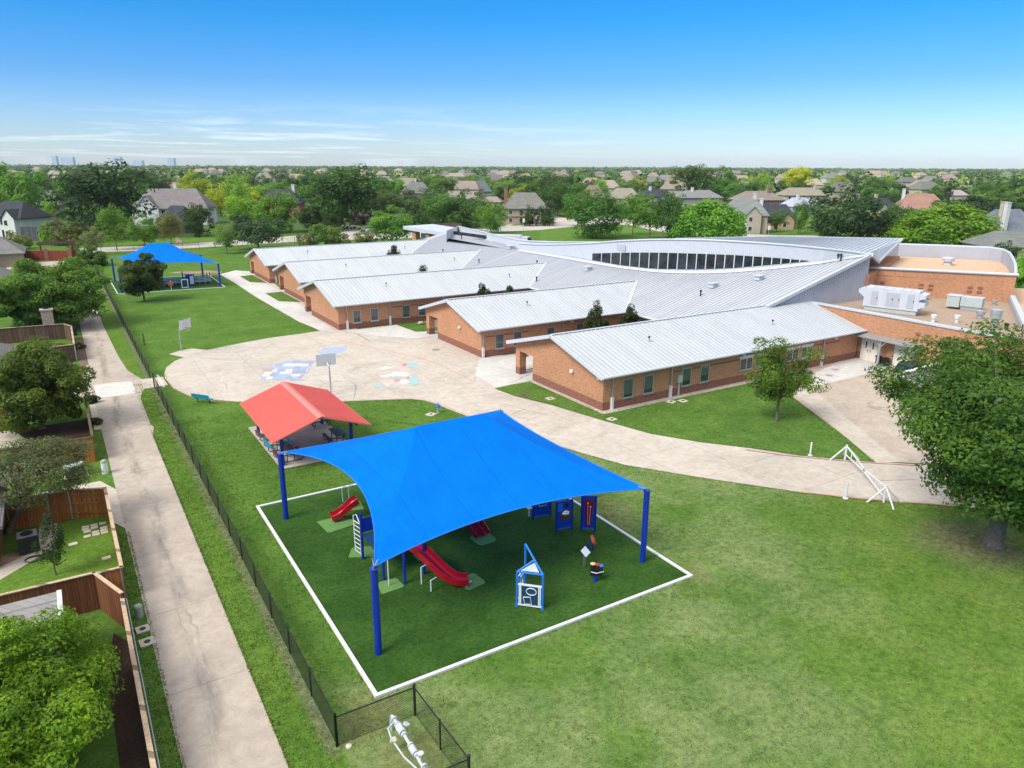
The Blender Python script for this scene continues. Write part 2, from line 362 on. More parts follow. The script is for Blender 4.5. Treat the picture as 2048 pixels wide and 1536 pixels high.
def wood(name, c0, c1, pitch=.14):
    mt, nt, b = newmat(name, .85, .2)
    X = xyz(nt, wpos(nt)); u = mth(nt, 'DIVIDE', mth(nt, 'ADD', X[0], X[1]), pitch)
    wnz = nd(nt, 'ShaderNodeTexWhiteNoise', noise_dimensions='1D'); setin(nt, wnz.inputs['W'], mth(nt, 'FLOOR', u))
    c = ramp(nt, wnz.outputs['Value'], [(0, c0), (1, c1)])
    c = mix(nt, mth(nt, 'MULTIPLY', mth(nt, 'LESS_THAN', mth(nt, 'FRACT', u), .14), .75), c, tuple(v * .25 for v in c0))
    st = noise(nt, 1, 5, .7, vec=comb(nt, mth(nt, 'MULTIPLY', X[0], 9), mth(nt, 'MULTIPLY', X[1], 9), mth(nt, 'MULTIPLY', X[2], .9)))
    c = mix(nt, .7, c, ramp(nt, st, [(.3, .65), (.7, 1.35)]), 'MULTIPLY')
    nt.links.new(c, b.inputs['Base Color']); M[name] = mt
wood('cedar', (.33, .125, .035), (.43, .18, .055)); wood('dark_cedar', (.12, .045, .022), (.20, .078, .034), .13)
wood('weathered_wood', (.10, .062, .045), (.17, .105, .075)); wood('red_wood', (.17, .040, .028), (.23, .055, .04))
wood('pale_cap', (.42, .30, .20), (.50, .37, .26), 2.5); wood('grey_wood', (.08, .085, .10), (.12, .125, .14), .2)

def tintmat(name, rough=.85, spec=.2, kind='wall'):
    """colour taken from each object's own colour, broken up by its surface pattern"""
    mt, nt, b = newmat(name, rough, spec)
    oi = nd(nt, 'ShaderNodeObjectInfo'); c = oi.outputs['Color']
    if kind == 'roof':
        P = wpos(nt); X = xyz(nt, P)
        bt = nd(nt, 'ShaderNodeTexBrick'); nt.links.new(comb(nt, mth(nt, 'ADD', X[0], X[1]), mth(nt, 'MULTIPLY', X[2], 1.6)), bt.inputs['Vector'])
        bt.inputs['Scale'].default_value = 1; bt.inputs['Brick Width'].default_value = .42; bt.inputs['Row Height'].default_value = .21; bt.inputs['Mortar Size'].default_value = .014
        bt.inputs['Color1'].default_value = (.85, .85, .85, 1); bt.inputs['Color2'].default_value = (1.15, 1.15, 1.15, 1); bt.inputs['Mortar'].default_value = (.6, .6, .6, 1)
        c = mix(nt, .8, c, bt.outputs['Color'], 'MULTIPLY')
        c = mix(nt, .6, c, ramp(nt, noise(nt, .5, 6, .7), [(.3, .78), (.7, 1.2)]), 'MULTIPLY')
    else:
        c = mix(nt, .6, c, ramp(nt, noise(nt, 1.2, 6, .7), [(.3, .84), (.7, 1.12)]), 'MULTIPLY')
    nt.links.new(c, b.inputs['Base Color']); M[name] = mt
tintmat('house_wall'); tintmat('house_roof', .95, .1, 'roof'); tintmat('tint_paint', .25, .5)

def leaf_mat():
    mt, nt, b = newmat('leaf', .6, .25)
    oi = nd(nt, 'ShaderNodeObjectInfo'); g = nd(nt, 'ShaderNodeNewGeometry')
    r = g.outputs['Random Per Island']
    c = mix(nt, 1, oi.outputs['Color'], ramp(nt, r, [(0, (.62, .66, .7)), (.5, (1., 1., 1.)), (.85, (1.25, 1.2, 1.05)), (1, (1.75, 1.5, 1.0))]), 'MULTIPLY')
    tcn = nd(nt, 'ShaderNodeTexCoord')
    c = mix(nt, .8, c, ramp(nt, noise(nt, .55, 3, .6, vec=tcn.outputs['Object']), [(.32, (.66, .74, .82)), (.68, (1.38, 1.26, 1.0))]), 'MULTIPLY')
    nt.links.new(c, b.inputs['Base Color'])
    tr = nd(nt, 'ShaderNodeBsdfTranslucent'); nt.links.new(mix(nt, 1, c, (1.25, 1.35, .6), 'MULTIPLY'), tr.inputs[0])
    ms = nd(nt, 'ShaderNodeMixShader'); ms.inputs[0].default_value = .50
    o = [n for n in nt.nodes if n.type == 'OUTPUT_MATERIAL'][0]
    nt.links.new(b.outputs[0], ms.inputs[1]); nt.links.new(tr.outputs[0], ms.inputs[2]); nt.links.new(ms.outputs[0], o.inputs[0])
    M['leaf'] = mt
leaf_mat()

def canopy_mat():
    mt, nt, b = newmat('shade_fabric', .8, .06)
    X = xyz(nt, wpos(nt))
    c = ramp(nt, noise(nt, .6, 5, .6), [(.3, (.0, .20, .87)), (.7, (.001, .228, .96))])
    weave = noise(nt, 1, 3, .6, vec=comb(nt, mth(nt, 'MULTIPLY', X[0], 7), mth(nt, 'MULTIPLY', X[1], .6)))
    c = mix(nt, .5, c, ramp(nt, weave, [(.3, .86), (.7, 1.12)]), 'MULTIPLY')
    pw = nd(nt, 'ShaderNodeTexWhiteNoise', noise_dimensions='1D'); setin(nt, pw.inputs['W'], mth(nt, 'FLOOR', mth(nt, 'DIVIDE', mth(nt, 'ADD', X[0], .35), 2.45)))
    c = mix(nt, .8, c, ramp(nt, pw.outputs['Value'], [(0, .97), (1, 1.03)]), 'MULTIPLY')
    c = mix(nt, .6, c, ramp(nt, noise(nt, .9, 6, .75), [(.3, .92), (.7, 1.06)]), 'MULTIPLY')
    seam = mth(nt, 'LESS_THAN', mth(nt, 'FRACT', mth(nt, 'DIVIDE', mth(nt, 'ADD', X[0], .35), 2.45)), .012)
    c = mix(nt, mth(nt, 'MULTIPLY', seam, .5), c, (.0, .07, .42))
    nt.links.new(c, b.inputs['Base Color'])
    tr = nd(nt, 'ShaderNodeBsdfTranslucent'); nt.links.new(c, tr.inputs[0])
    ms = nd(nt, 'ShaderNodeMixShader'); ms.inputs[0].default_value = .36
    o = [n for n in nt.nodes if n.type == 'OUTPUT_MATERIAL'][0]
    nt.links.new(b.outputs[0], ms.inputs[1]); nt.links.new(tr.outputs[0], ms.inputs[2]); nt.links.new(ms.outputs[0], o.inputs[0])
    M['shade_fabric'] = mt
canopy_mat()

def chain_mat(name, cov):
    mt, nt, b = newmat(name, .5, .4)
    b.inputs['Base Color'].default_value = (.012, .013, .013, 1)
    X = xyz(nt, wpos(nt)); u = mth(nt, 'ADD', X[0], X[1]); p = .085
    def wire(s):
        f = mth(nt, 'FRACT', mth(nt, 'DIVIDE', s, p))
        return mth(nt, 'LESS_THAN', f, cov)
    al = mth(nt, 'MAXIMUM', wire(mth(nt, 'ADD', u, X[2])), wire(mth(nt, 'SUBTRACT', u, X[2])))
    nt.links.new(al, b.inputs['Alpha']); M[name] = mt
chain_mat('chain_link', .155); chain_mat('dense_chain_link', .36); chain_mat('thin_chain_link', .06)

# ------------------------------------------------------------------ mesh helpers
def offs(o):
    v = Vector((0, 0, 0))
    while o is not None: v += o.location; o = o.parent
    return v
class MB:
    def __init__(s): s.v = []; s.f = []; s.mi = []; s.k = 0
    def add(s, vs, fs):
        n = len(s.v); s.v += [tuple(map(float, q)) for q in vs]; s.f += [tuple(i + n for i in f) for f in fs]; s.mi += [s.k] * len(fs); return s
    def box(s, c, d, rz=0.0, rx=0.0, ry=0.0):
        x, y, z = d[0] / 2, d[1] / 2, d[2] / 2
        R = Matrix.Rotation(rz, 3, 'Z') @ Matrix.Rotation(ry, 3, 'Y') @ Matrix.Rotation(rx, 3, 'X')
        vs = [Vector(c) + R @ Vector(p) for p in ((-x, -y, -z), (x, -y, -z), (x, y, -z), (-x, y, -z), (-x, -y, z), (x, -y, z), (x, y, z), (-x, y, z))]
        return s.add(vs, [(0, 3, 2, 1), (4, 5, 6, 7), (0, 1, 5, 4), (1, 2, 6, 5), (2, 3, 7, 6), (3, 0, 4, 7)])
    def bb(s, x0, x1, y0, y1, z0, z1): return s.box(((x0 + x1) / 2, (y0 + y1) / 2, (z0 + z1) / 2), (abs(x1 - x0), abs(y1 - y0), abs(z1 - z0)))
    def tube(s, pts, r, n=8, cap=True):
        pts = [Vector(p) for p in pts]; rs = r if isinstance(r, (list, tuple)) else [r] * len(pts)
        vs = []; fs = []; up = None
        for i, p in enumerate(pts):
            t = (pts[min(i + 1, len(pts) - 1)] - pts[max(i - 1, 0)])
            t = t.normalized() if t.length > 1e-9 else Vector((0, 0, 1))
            if up is None or abs(up.dot(t)) > .95:
                up = Vector((1, 0, 0)) if abs(t.x) < .8 else Vector((0, 1, 0))
            a = t.cross(up).normalized(); bb_ = a.cross(t).normalized(); up = bb_
            for k in range(n):
                g = 2 * math.pi * k / n; vs.append(p + rs[i] * (math.cos(g) * a + math.sin(g) * bb_))
        for i in range(len(pts) - 1):
            for k in range(n): fs.append((i * n + k, i * n + (k + 1) % n, (i + 1) * n + (k + 1) % n, (i + 1) * n + k))
        if cap: fs += [tuple(range(n))[::-1], tuple(range((len(pts) - 1) * n, len(pts) * n))]
        return s.add(vs, fs)
    def poly(s, pts):
        if len(pts) <= 4: return s.add(pts, [tuple(range(len(pts)))])
        tri = tessellate_polygon([[Vector(p) for p in pts]])
        return s.add(pts, [tuple(t) for t in tri])
    def prism(s, pts, z0, z1):
        n = len(pts); a = sum(pts[i][0] * pts[(i + 1) % n][1] - pts[(i + 1) % n][0] * pts[i][1] for i in range(n))
        if a < 0: pts = pts[::-1]
        tri = tessellate_polygon([[Vector((p[0], p[1], 0)) for p in pts]])
        vs = [(p[0], p[1], z0) for p in pts] + [(p[0], p[1], z1) for p in pts]
        fs = [(i, (i + 1) % n, n + (i + 1) % n, n + i) for i in range(n)]
        for t in tri:
            A, B, D = (Vector(vs[i]) for i in t)
            t = t if (B - A).cross(D - A).z > 0 else t[::-1]
            fs.append(tuple(i + n for i in t)); fs.append(tuple(t[::-1]))
        return s.add(vs, fs)
    def slab(s, quad, th):
        """a sheet through the given points, thickened downwards"""
        n = len(quad); vs = [tuple(p) for p in quad] + [(p[0], p[1], p[2] - th) for p in quad]
        fs = [tuple(range(n)), tuple(range(2 * n - 1, n - 1, -1))] + [(i, n + i, n + (i + 1) % n, (i + 1) % n) for i in range(n)]
        return s.add(vs, fs)
    def lathe(s, prof, c=(0, 0, 0), n=16):
        vs = []; fs = []
        for r, z in prof:
            for k in range(n):
                g = 2 * math.pi * k / n; vs.append((c[0] + r * math.cos(g), c[1] + r * math.sin(g), c[2] + z))
        for i in range(len(prof) - 1):
            for k in range(n): fs.append((i * n + k, i * n + (k + 1) % n, (i + 1) * n + (k + 1) % n, (i + 1) * n + k))
        fs += [tuple(range(n))[::-1], tuple(range((len(prof) - 1) * n, len(prof) * n))]
        return s.add(vs, fs)
    def build(s, name, mat, parent=None, world=True, smooth=False, color=None):
        me = bpy.data.meshes.new(name)
        o = bpy.data.objects.new(name, me); COL.objects.link(o)
        vs = s.v
        if parent is not None:
            o.parent = parent
            if world:
                d = offs(parent); vs = [(p[0] - d.x, p[1] - d.y, p[2] - d.z) for p in vs]
        me.from_pydata(vs, [], s.f)
        mats = mat if isinstance(mat, (list, tuple)) else [mat]
        for q in mats: me.materials.append(M[q] if isinstance(q, str) else q)
        if len(mats) > 1: me.polygons.foreach_set('material_index', s.mi)
        if smooth: me.polygons.foreach_set('use_smooth', [True] * len(me.polygons))
        me.validate(); me.update()
        if color: o.color = (*color, 1)
        return o
def tag(o, label, cat, group=None):
    o['label'] = label; o['category'] = cat
    if group: o['group'] = group
    return o
def thing(name, label, cat, loc=(0, 0, 0), rz=0.0, group=None):
    o = bpy.data.objects.new(name, None); COL.objects.link(o); o.empty_display_size = .3
    o.location = loc; o.rotation_euler = (0, 0, rz)
    return tag(o, label, cat, group)
def struct(name, mb, mat):
    o = mb.build(name, mat); o['kind'] = 'structure'; return o
def dup(root, loc=None, rz=None, label=None, scale=None, group=None):
    r = root.copy(); COL.objects.link(r)
    if loc is not None: r.location = loc
    if rz is not None: r.rotation_euler = (0, 0, rz)
    if scale is not None: r.scale = scale
    if label: r['label'] = label
    if group: r['group'] = group
    for ch in list(root.children):
        c = ch.copy(); COL.objects.link(c); c.parent = r
        for gch in list(ch.children):
            d = gch.copy(); COL.objects.link(d); d.parent = c
    return r
def sheet(name, pts, z, mat, kind='structure'):
    """a ground sheet; the outline is given as places or, in pairs above 200, as picture points"""
    mb = MB(); P = [Vector((p[0], p[1], z)) for p in pts]
    tri = tessellate_polygon([P]); fs = []
    for t in tri:
        A, B, D = (P[i] for i in t); fs.append(tuple(t) if (B - A).cross(D - A).z > 0 else tuple(t[::-1]))
    mb.add(P, fs); o = mb.build(name, mat); o['kind'] = kind; return o
def PX(lst): return [G2(*p) for p in lst]
def smooth_pts(pts, n=6):
    """Catmull-Rom through an open line of points"""
    P = [np.array(p, float) for p in pts]; P = [2 * P[0] - P[1]] + P + [2 * P[-1] - P[-2]]; outp = []
    for i in range(1, len(P) - 2):
        for k in range(n):
            t = k / n
            outp.append(.5 * ((2 * P[i]) + (-P[i - 1] + P[i + 1]) * t + (2 * P[i - 1] - 5 * P[i] + 4 * P[i + 1] - P[i + 2]) * t * t + (-P[i - 1] + 3 * P[i] - 3 * P[i + 1] + P[i + 2]) * t ** 3))
    outp.append(P[-2]); return [tuple(q) for q in outp]
def stripe(mb, pts, w, z):
    P = [Vector((p[0], p[1], 0)) for p in pts]; vs = []
    for i, p in enumerate(P):
        t = (P[min(i + 1, len(P) - 1)] - P[max(i - 1, 0)]).normalized(); nrm = Vector((-t.y, t.x, 0)) * w / 2
        vs += [(p.x + nrm.x, p.y + nrm.y, z), (p.x - nrm.x, p.y - nrm.y, z)]
    mb.add(vs, [(2 * i, 2 * i + 1, 2 * i + 3, 2 * i + 2) for i in range(len(P) - 1)])

# ------------------------------------------------------------------ the setting: ground, alley, court, paths, streets
mb = MB()
for (x0, x1, y0, y1, n) in ((-6900, 6900, -2400, 6900, 1),): mb.add([(x0, y0, 0), (x1, y0, 0), (x1, y1, 0), (x0, y1, 0)], [(0, 1, 2, 3)])
struct('ground', mb, 'grass')
ALX0, ALX1 = 1.15, 4.2
alley = [(ALX0, 0), (ALX1, 0), (4.2, 58.5), (4.15, 58.6), (4.5, 61.2), (4.35, 61.9), (4.4, 69.7), (4.8, 72.2), (5.05, 72.7), (5.2, 76.4), (4.7, 78.6), (4.3, 80.7), (4.0, 87.6), (3.7, 104.7), (3.7, 150), (3.6, 158), (2.6, 166), (1.2, 171), (1.2, 184), (-9, 184), (-9, 171), (-6, 166), (-2.6, 160), (.2, 150), (1.15, 128), (1.15, 97), (.85, 85)]
sheet('alley', alley, .016, 'alley_concrete')
sheet('alley_patch', [(1.12, 76.5), (2.4, 76.6), (4.26, 76.1), (4.3, 73.4), (4.15, 71.8), (2.9, 71.6), (1.1, 71.9)], .021, 'patch_concrete')
sheet('gate_path', [(5.1, 76.4), (7.0, 76.3), (7.05, 73.0), (5.0, 72.8)], .02, 'path_concrete')
sheet('gate_slab', [(6.55, 77.3), (6.75, 77.3), (6.75, 72.4), (6.55, 72.4)], .03, 'patch_concrete')
for nm, p in (('driveway_apron', [(1.15, 49.3), (1.15, 43.3), (.45, 44.8), (.4, 48.8), (-.8, 49.4), (-4, 50.0), (-4, 51.6), (.2, 51.7)]),
              ('driveway_apron', [(.86, 83.5), (1.1, 72.6), (-3.5, 73.2), (-6, 75), (-6, 82)]),
              ('driveway_apron', [(1.1, 70.2), (1.1, 62.8), (.45, 62.8), (.45, 70.2)])):
    sheet(nm, p, .012, 'path_concrete')

court_low = PX([(345, 775), (375, 790), (400, 797), (440, 801), (470, 803), (520, 806)])
court = PX([(640, 662), (600, 668), (540, 676), (500, 683), (440, 695), (395, 705), (372, 713), (350, 722), (333, 735), (329, 746), (330, 757)]) + court_low \
    + [(14, 61.9), (18, 60.2), (20.0, 59.5), (23, 58.2), (24.9, 57.3), (25.7, 56.3), (26.15, 55), (26.6, 52.4), (27.2, 49.5), (28.3, 45.2), (30.2, 39.4), (31.5, 35.9), (34.4, 31.7), (38.2, 26.7), (40.2, 24.5), (42.05, 22.66), (43.45, 21.57), (46.2, 18.9), (52, 12.4), (58, 4), (75, 4), (75, 20), (56, 22), (50, 24.6), (47.0, 27.2), (54.4, 40.2), (59.5, 44), (58, 45.9), (38, 45.9), (38, 60.3), (40, 66), (40, 80.7), (36, 82), (31, 87), (30, 103), (31, 108), (31, 124), (31.5, 130), (31.3, 145), (26.1, 141), (25.7, 133), (25.5, 118), (25.8, 100)]
sheet('court', court, .024, 'court_concrete')
sheet('court_apron', PX([(355, 703), (338, 709), (372, 716), (420, 701), (384, 697)]), .028, 'path_concrete')
sheet('walkway', PX([(640, 661), (598, 644), (520, 598), (470, 566), (452, 556), (500, 546), (538, 570), (584, 596), (620, 628), (672, 664)]), .031, 'pale_concrete')
sheet('walkway', PX([(452, 556), (440, 549), (470, 541), (500, 543), (502, 550)]), .032, 'pale_concrete')
sheet('courtyard_slab', [(29.2, 87.2), (36.2, 87.2), (36.6, 82.0), (40, 80.9), (40, 80.2), (37.6, 79.2), (35.2, 78.6), (31.4, 82.5)], .034, 'pale_concrete')
sheet('courtyard_slab', [(36.9, 66.4), (43.5, 66.4), (43.5, 60.6), (37.9, 60.2), (37.3, 56.8), (33.2, 56.3), (33.4, 61)], .034, 'pale_concrete')
for p in ([(30.3, 109.6), (30.3, 120.6), (27.6, 120.2), (27.6, 112)], [(30.6, 131), (30.6, 142.2), (28.2, 141.5), (28.2, 133.5)]):
    sheet('grass_plot', p, .045, 'lawn')
lw1 = PX([(990, 778), (1010, 773), (1066, 763), (1205, 827), (1530, 762), (1590, 757)]) + [(58.5, 43.2), (54.4, 40.2), (50.5, 33.4), (46.94, 27.15), (45.52, 28.53), (43.41, 30.68), (41.46, 33.55), (39.19, 36.34), (37.18, 39.67), (35.88, 44.25), (34.58, 49.59), (33.25, 53.22)]
sheet('lawn', lw1, .06, 'lawn')
sheet('foundation_edge', [(37.9, 45.9), (36.85, 45.3), (37.15, 45.1), (60, 45.1), (60, 45.9)], .065, 'path_concrete')
sheet('foundation_edge', [(36.9, 45.4), (36.9, 56.6), (37.6, 56.6), (37.6, 45.4)], .066, 'path_concrete')
sheet('driveway', [(54.6, 40.0), (59.5, 43.8), (60, 45.9), (72.6, 45.9), (72.6, 22), (64, 12), (56, 9), (50, 15.5), (47.5, 20.6), (50.2, 24.8), (47.2, 27.1)], .036, 'drive_concrete')
sheet('driveway', PX([(1590, 783), (1630, 747), (1700, 712), (1790, 734), (1700, 757)]), .042, 'pale_concrete')
sheet('driveway_ramp', PX([(1738, 928), (1790, 930), (1830, 960), (1760, 962)]), .043, 'path_concrete')
sheet('drain_slab', PX([(1590, 787), (1752, 927), (1800, 925), (1620, 775)]), .040, 'path_concrete')
sheet('garden_bed', [(43.5, 66.4), (57, 66.4), (57, 60.4), (43.5, 60.4)], .05, 'gravel_bed')
sheet('garden_bed', [(40, 87.4), (57, 87.4), (57, 81.2), (40, 81.2)], .05, 'gravel_bed')
sheet('garden_bed', [(34, 108.5), (57, 108.5), (57, 103), (34, 103)], .05, 'gravel_bed')
sheet('pavilion_slab', [(10.85, 47.4), (16.55, 47.3), (16.5, 56.6), (17.5, 60.9), (15.6, 61.5), (14.6, 57.2), (10.8, 57.1)], .05, 'slab_concrete')
T0, T1, T2, T3 = (8.1, 23.1), (25.0, 23.05), (25.0, 42.4), (8.1, 42.4)
sheet('play_turf', [T0, T1, T2, T3], .03, 'turf')
FT = [(7.3, 131.4), (23.3, 130.0), (23.6, 146.5), (7.3, 147.6)]
sheet('far_play_turf', FT, .03, 'turf')
sheet('sand_patch', PX([(335, 546), (360, 543), (420, 541), (445, 543), (440, 547), (380, 548)]), .012, 'gravel_bed')

# curbs round the two play yards
def curb(name, pts, w, h, label):
    b = MB(); n = len(pts)
    for i in range(n):
        a, c = Vector(pts[i]), Vector(pts[(i + 1) % n]); d = (c - a); L = d.length
        rz = math.atan2(d.y, d.x); mid = (a + c) / 2; t = d.normalized()
        mid += t * (w / 2); b.box((mid.x, mid.y, h / 2), (L, w, h), rz)
    return tag(b.build(name, 'white_paint'), label, 'curb')
curb('turf_curb', [T0, T1, T2, T3], .16, .10, 'white concrete curb framing the near artificial turf playground')
curb('turf_curb', FT, .14, .08, 'white curb framing the far playground under the second blue canopy')

# painted lines and maps on the court
mk = MB(); Z = .0305
h2 = (19.2, 62.2)
def arc(cx, cy, r, a0, a1, n=24): return [(cx + r * math.cos(a0 + (a1 - a0) * k / n), cy + r * math.sin(a0 + (a1 - a0) * k / n)) for k in range(n + 1)]
Z6 = lambda x, y: G2(300 + x / 3.151, 600 + y / 3.151)
def zline(*p): return [Z6(*q) for q in p]
for pts, wd in ((zline((1068, 552), (1085, 535), (1130, 520), (1180, 513), (1240, 517), (1285, 528), (1300, 540)), .08), (zline((1068, 550), (1300, 541)), .06), (zline((1300, 540), (1288, 622)), .12),
                (zline((1068, 552), (1110, 562), (1180, 572), (1240, 566), (1300, 541)), .03),
                (zline((230, 355), (440, 375), (540, 345)), .05), (zline((555, 330), (600, 338), (606, 352), (585, 366), (530, 375), (440, 377), (360, 370)), .05), (zline((640, 360), (600, 385), (588, 420), (600, 445), (650, 475)), .04), (zline((230, 355), (350, 330), (555, 330)), .04),
                (zline((1308, 218), (1405, 210), (1500, 198), (1582, 237), (1478, 250), (1385, 260), (1308, 218)), .06), (zline((1405, 210), (1478, 250)), .1), (zline((1500, 198), (1582, 237)), .1), (zline((1308, 218), (1385, 260)), .1)):
    stripe(mk, pts, wd, Z)
sq = [(1013, 809.5), (1087, 829), (1052, 845), (1030, 850)]
q_ = [G2(780 + x / 3.864, 800 + y / 3.864) for x, y in ((900, 36), (1185, 113), (1050, 170), (860, 50), (1042, 73), (945, 110), (1075, 155), (975, 130))]
for pts, wd in (([q_[3], q_[0], q_[1], q_[2]], .06), ([q_[4], q_[5]], .1), ([q_[7], q_[6]], .06)): stripe(mk, pts, wd, Z)
struct('court_lines', mk, 'paint_dark')
rl = MB()
stripe(rl, smooth_pts(zline((1190, 255), (1350, 290), (1560, 335), (1780, 390), (1930, 460), (2048, 515))), .10, Z)
stripe(rl, smooth_pts(zline((980, 240), (1100, 262), (1350, 290))), .06, Z)
stripe(rl, [(38.2, 26.75), (40.2, 24.6), (42.1, 22.75), (43.5, 21.65), (46.2, 19.0), (52, 12.5)], .16, Z)
stripe(rl, [(40.9, 33.5), (42.4, 31.4), (43.45, 30.3), (45.5, 28.2), (47.0, 26.8), (48.8, 25.3)], .16, .067)
stripe(rl, [(x + .06, y + .06) for x, y in [(14, 62.0), (18, 60.3), (20.0, 59.6), (23, 58.3), (24.9, 57.4), (25.8, 56.3), (26.3, 55), (26.75, 52.4), (27.35, 49.5), (28.45, 45.2)]], .12, Z)
stripe(rl, zline((100, 470), (105, 500), (150, 560), (260, 612), (400, 638), (560, 642)), .08, Z)
struct('red_court_edge', rl, 'paint_red')
def blob(name, mats_polys):
    for k_, (mname, polys) in enumerate(mats_polys):
        b = MB(); zo = .0038 * k_
        for i, p in enumerate(polys):
            P = [Vector((*Z6(*q), Z + .0007 * (i % 5) + zo)) for q in p]
            tri = tessellate_polygon([P])
            b.add(P, [tuple(t) if (P[t[1]] - P[t[0]]).cross(P[t[2]] - P[t[0]]).z > 0 else tuple(t[::-1]) for t in tri])
        struct(name, b, mname)
rnd = random.Random(5)
def ell(cx, cy, rx, ry, n=14, j=.25):
    return [(cx + rx * math.cos(2 * math.pi * k / n) * rnd.uniform(1 - j, 1), cy + ry * math.sin(2 * math.pi * k / n) * rnd.uniform(1 - j, 1)) for k in range(n)]
blob('painted_world_map', [
    ('paint_white', [[(1420, 434), (1480, 420), (1520, 424), (1552, 416), (1530, 430), (1500, 434), (1470, 441)], [(1430, 478), (1470, 476), (1520, 462), (1545, 452), (1600, 456), (1640, 462), (1620, 485), (1580, 482), (1540, 490), (1500, 488), (1470, 490)], [(1560, 520), (1585, 505), (1620, 500), (1640, 520), (1600, 535), (1570, 530)], [(1480, 546), (1505, 530), (1535, 524), (1520, 534), (1490, 550)], [(1340, 585), (1400, 580), (1395, 588)]]),
    ('paint_rose', [[(1578, 403), (1590, 398), (1605, 397), (1622, 402), (1615, 416), (1600, 420), (1588, 415)], [(1530, 505), (1552, 499), (1572, 502), (1578, 512), (1550, 518)], [(1612, 488), (1622, 484), (1632, 482), (1635, 497), (1618, 503)], [(1425, 474), (1445, 478), (1432, 484)], [(1558, 508), (1575, 506), (1566, 513)]]),
    ('paint_teal', [[(1622, 397), (1640, 391), (1660, 390), (1678, 405), (1690, 425), (1692, 448), (1672, 438), (1655, 428), (1632, 424)], ell(1660, 510, 34, 34, 16), ell(1437, 541, 38, 14), [(1500, 478), (1530, 484), (1560, 478), (1590, 490), (1560, 497), (1520, 492)], [(1640, 470), (1665, 466), (1680, 478), (1655, 484)]])])
blob('painted_state_map', [('paint_light_blue', [[(1065, 330), (1085, 318), (1092, 304), (1130, 299), (1190, 297), (1245, 299), (1240, 312), (1225, 322), (1195, 333), (1180, 341), (1150, 336), (1110, 337), (1080, 346), (1062, 352)]])])
# the patchwork country map: rows of blue and white fields inside an irregular outline
cells = {'paint_blue': [], 'paint_white': [], 'paint_light_blue': [], 'paint_brown': []}
rows = [(383, 402, 830, 1025), (402, 420, 790, 1012), (420, 437, 735, 1000), (437, 453, 715, 992), (453, 468, 722, 982), (468, 484, 710, 960), (484, 502, 690, 945), (502, 510, 880, 970)]
for ri, (y0, y1, xa, xb) in enumerate(rows):
    x = xa + rnd.uniform(-8, 8)
    while x < xb:
        wd = rnd.uniform(28, 62); x1 = min(x + wd, xb + rnd.uniform(-6, 10)); sl = -(y1 - y0) * .5
        k = rnd.choice(['paint_blue'] * 5 + ['paint_white'] * 5 + ['paint_light_blue'] * 4 + ['paint_brown'])
        cells[k].append([(x - sl, y0 + rnd.uniform(-1, 1)), (x1 - sl, y0 + rnd.uniform(-1, 1)), (x1 + rnd.uniform(-4, 4), y1), (x + rnd.uniform(-4, 4), y1)]); x = x1
cells['paint_white'].append([(665, 498), (740, 484), (790, 486), (740, 499)]); cells['paint_brown'].append([(700, 442), (770, 428), (785, 440), (720, 455)])
blob('painted_country_map', list(cells.items()))

# far streets, pavements and front lawns
sheet('street', PX([(150, 506), (300, 501), (490, 489.5), (600, 483), (700, 479.5), (800, 477), (920, 470), (1010, 463), (1080, 460), (1152, 453), (1220, 447), (1270, 452), (1350, 470), (1450, 478), (1560, 480), (1640, 479), (1640, 471), (1560, 471), (1450, 466), (1350, 457), (1290, 445), (1240, 436.5), (1200, 436), (1152, 442), (1080, 448), (1000, 453), (900, 460), (800, 465), (760, 466), (735, 457), (706, 449), (690, 450), (655, 456), (648, 463), (600, 471), (480, 480), (300, 491), (150, 497)]), .014, 'street_concrete')
sheet('front_lawn', PX([(215, 494), (300, 489.5), (420, 482), (480, 478), (560, 474), (560, 466), (420, 470), (300, 478), (215, 482)]), .02, 'bright_lawn')
sheet('front_walk', PX([(352, 486), (366, 485), (356, 474), (350, 474)]), .024, 'gravel_bed')
sheet('front_lawn', PX([(690, 447), (735, 455), (745, 452), (735, 445), (695, 444)]), .02, 'bright_lawn')
sheet('front_lawn', PX([(1005, 452), (1080, 447), (1150, 441), (1150, 437), (1080, 442), (1010, 446)]), .02, 'bright_lawn')
sheet('front_lawn', PX([(1440, 465), (1560, 469), (1620, 465), (1600, 456), (1500, 458), (1450, 459)]), .02, 'bright_lawn')
sheet('school_lawn', PX([(1080, 462), (1150, 456), (1225, 450), (1270, 455), (1350, 473), (1430, 480), (1430, 490), (1080, 490)]), .018, 'bright_lawn')
for p in ([(1009, 452), (1020, 452), (1042, 444), (1030, 442)], [(1110, 446), (1152, 441), (1112, 432), (1100, 435)]): sheet('house_drive', PX(p), .024, 'path_concrete')
t = bpy.data.curves.new('road_lettering', 'FONT'); t.body = 'SCHOOL'; t.size = 4.0; t.space_character = 1.15
to = bpy.data.objects.new('road_lettering', t); COL.objects.link(to)
me_ = bpy.data.meshes.new_from_object(to); bpy.data.objects.remove(to)
to = bpy.data.objects.new('road_lettering', me_); COL.objects.link(to); me_.materials.append(M['paint_blue'])
lx, ly = G2(605, 478.0); to.location = (lx, ly, .024); to.rotation_euler = (0, 0, math.pi + LAT + .55); to['kind'] = 'structure'

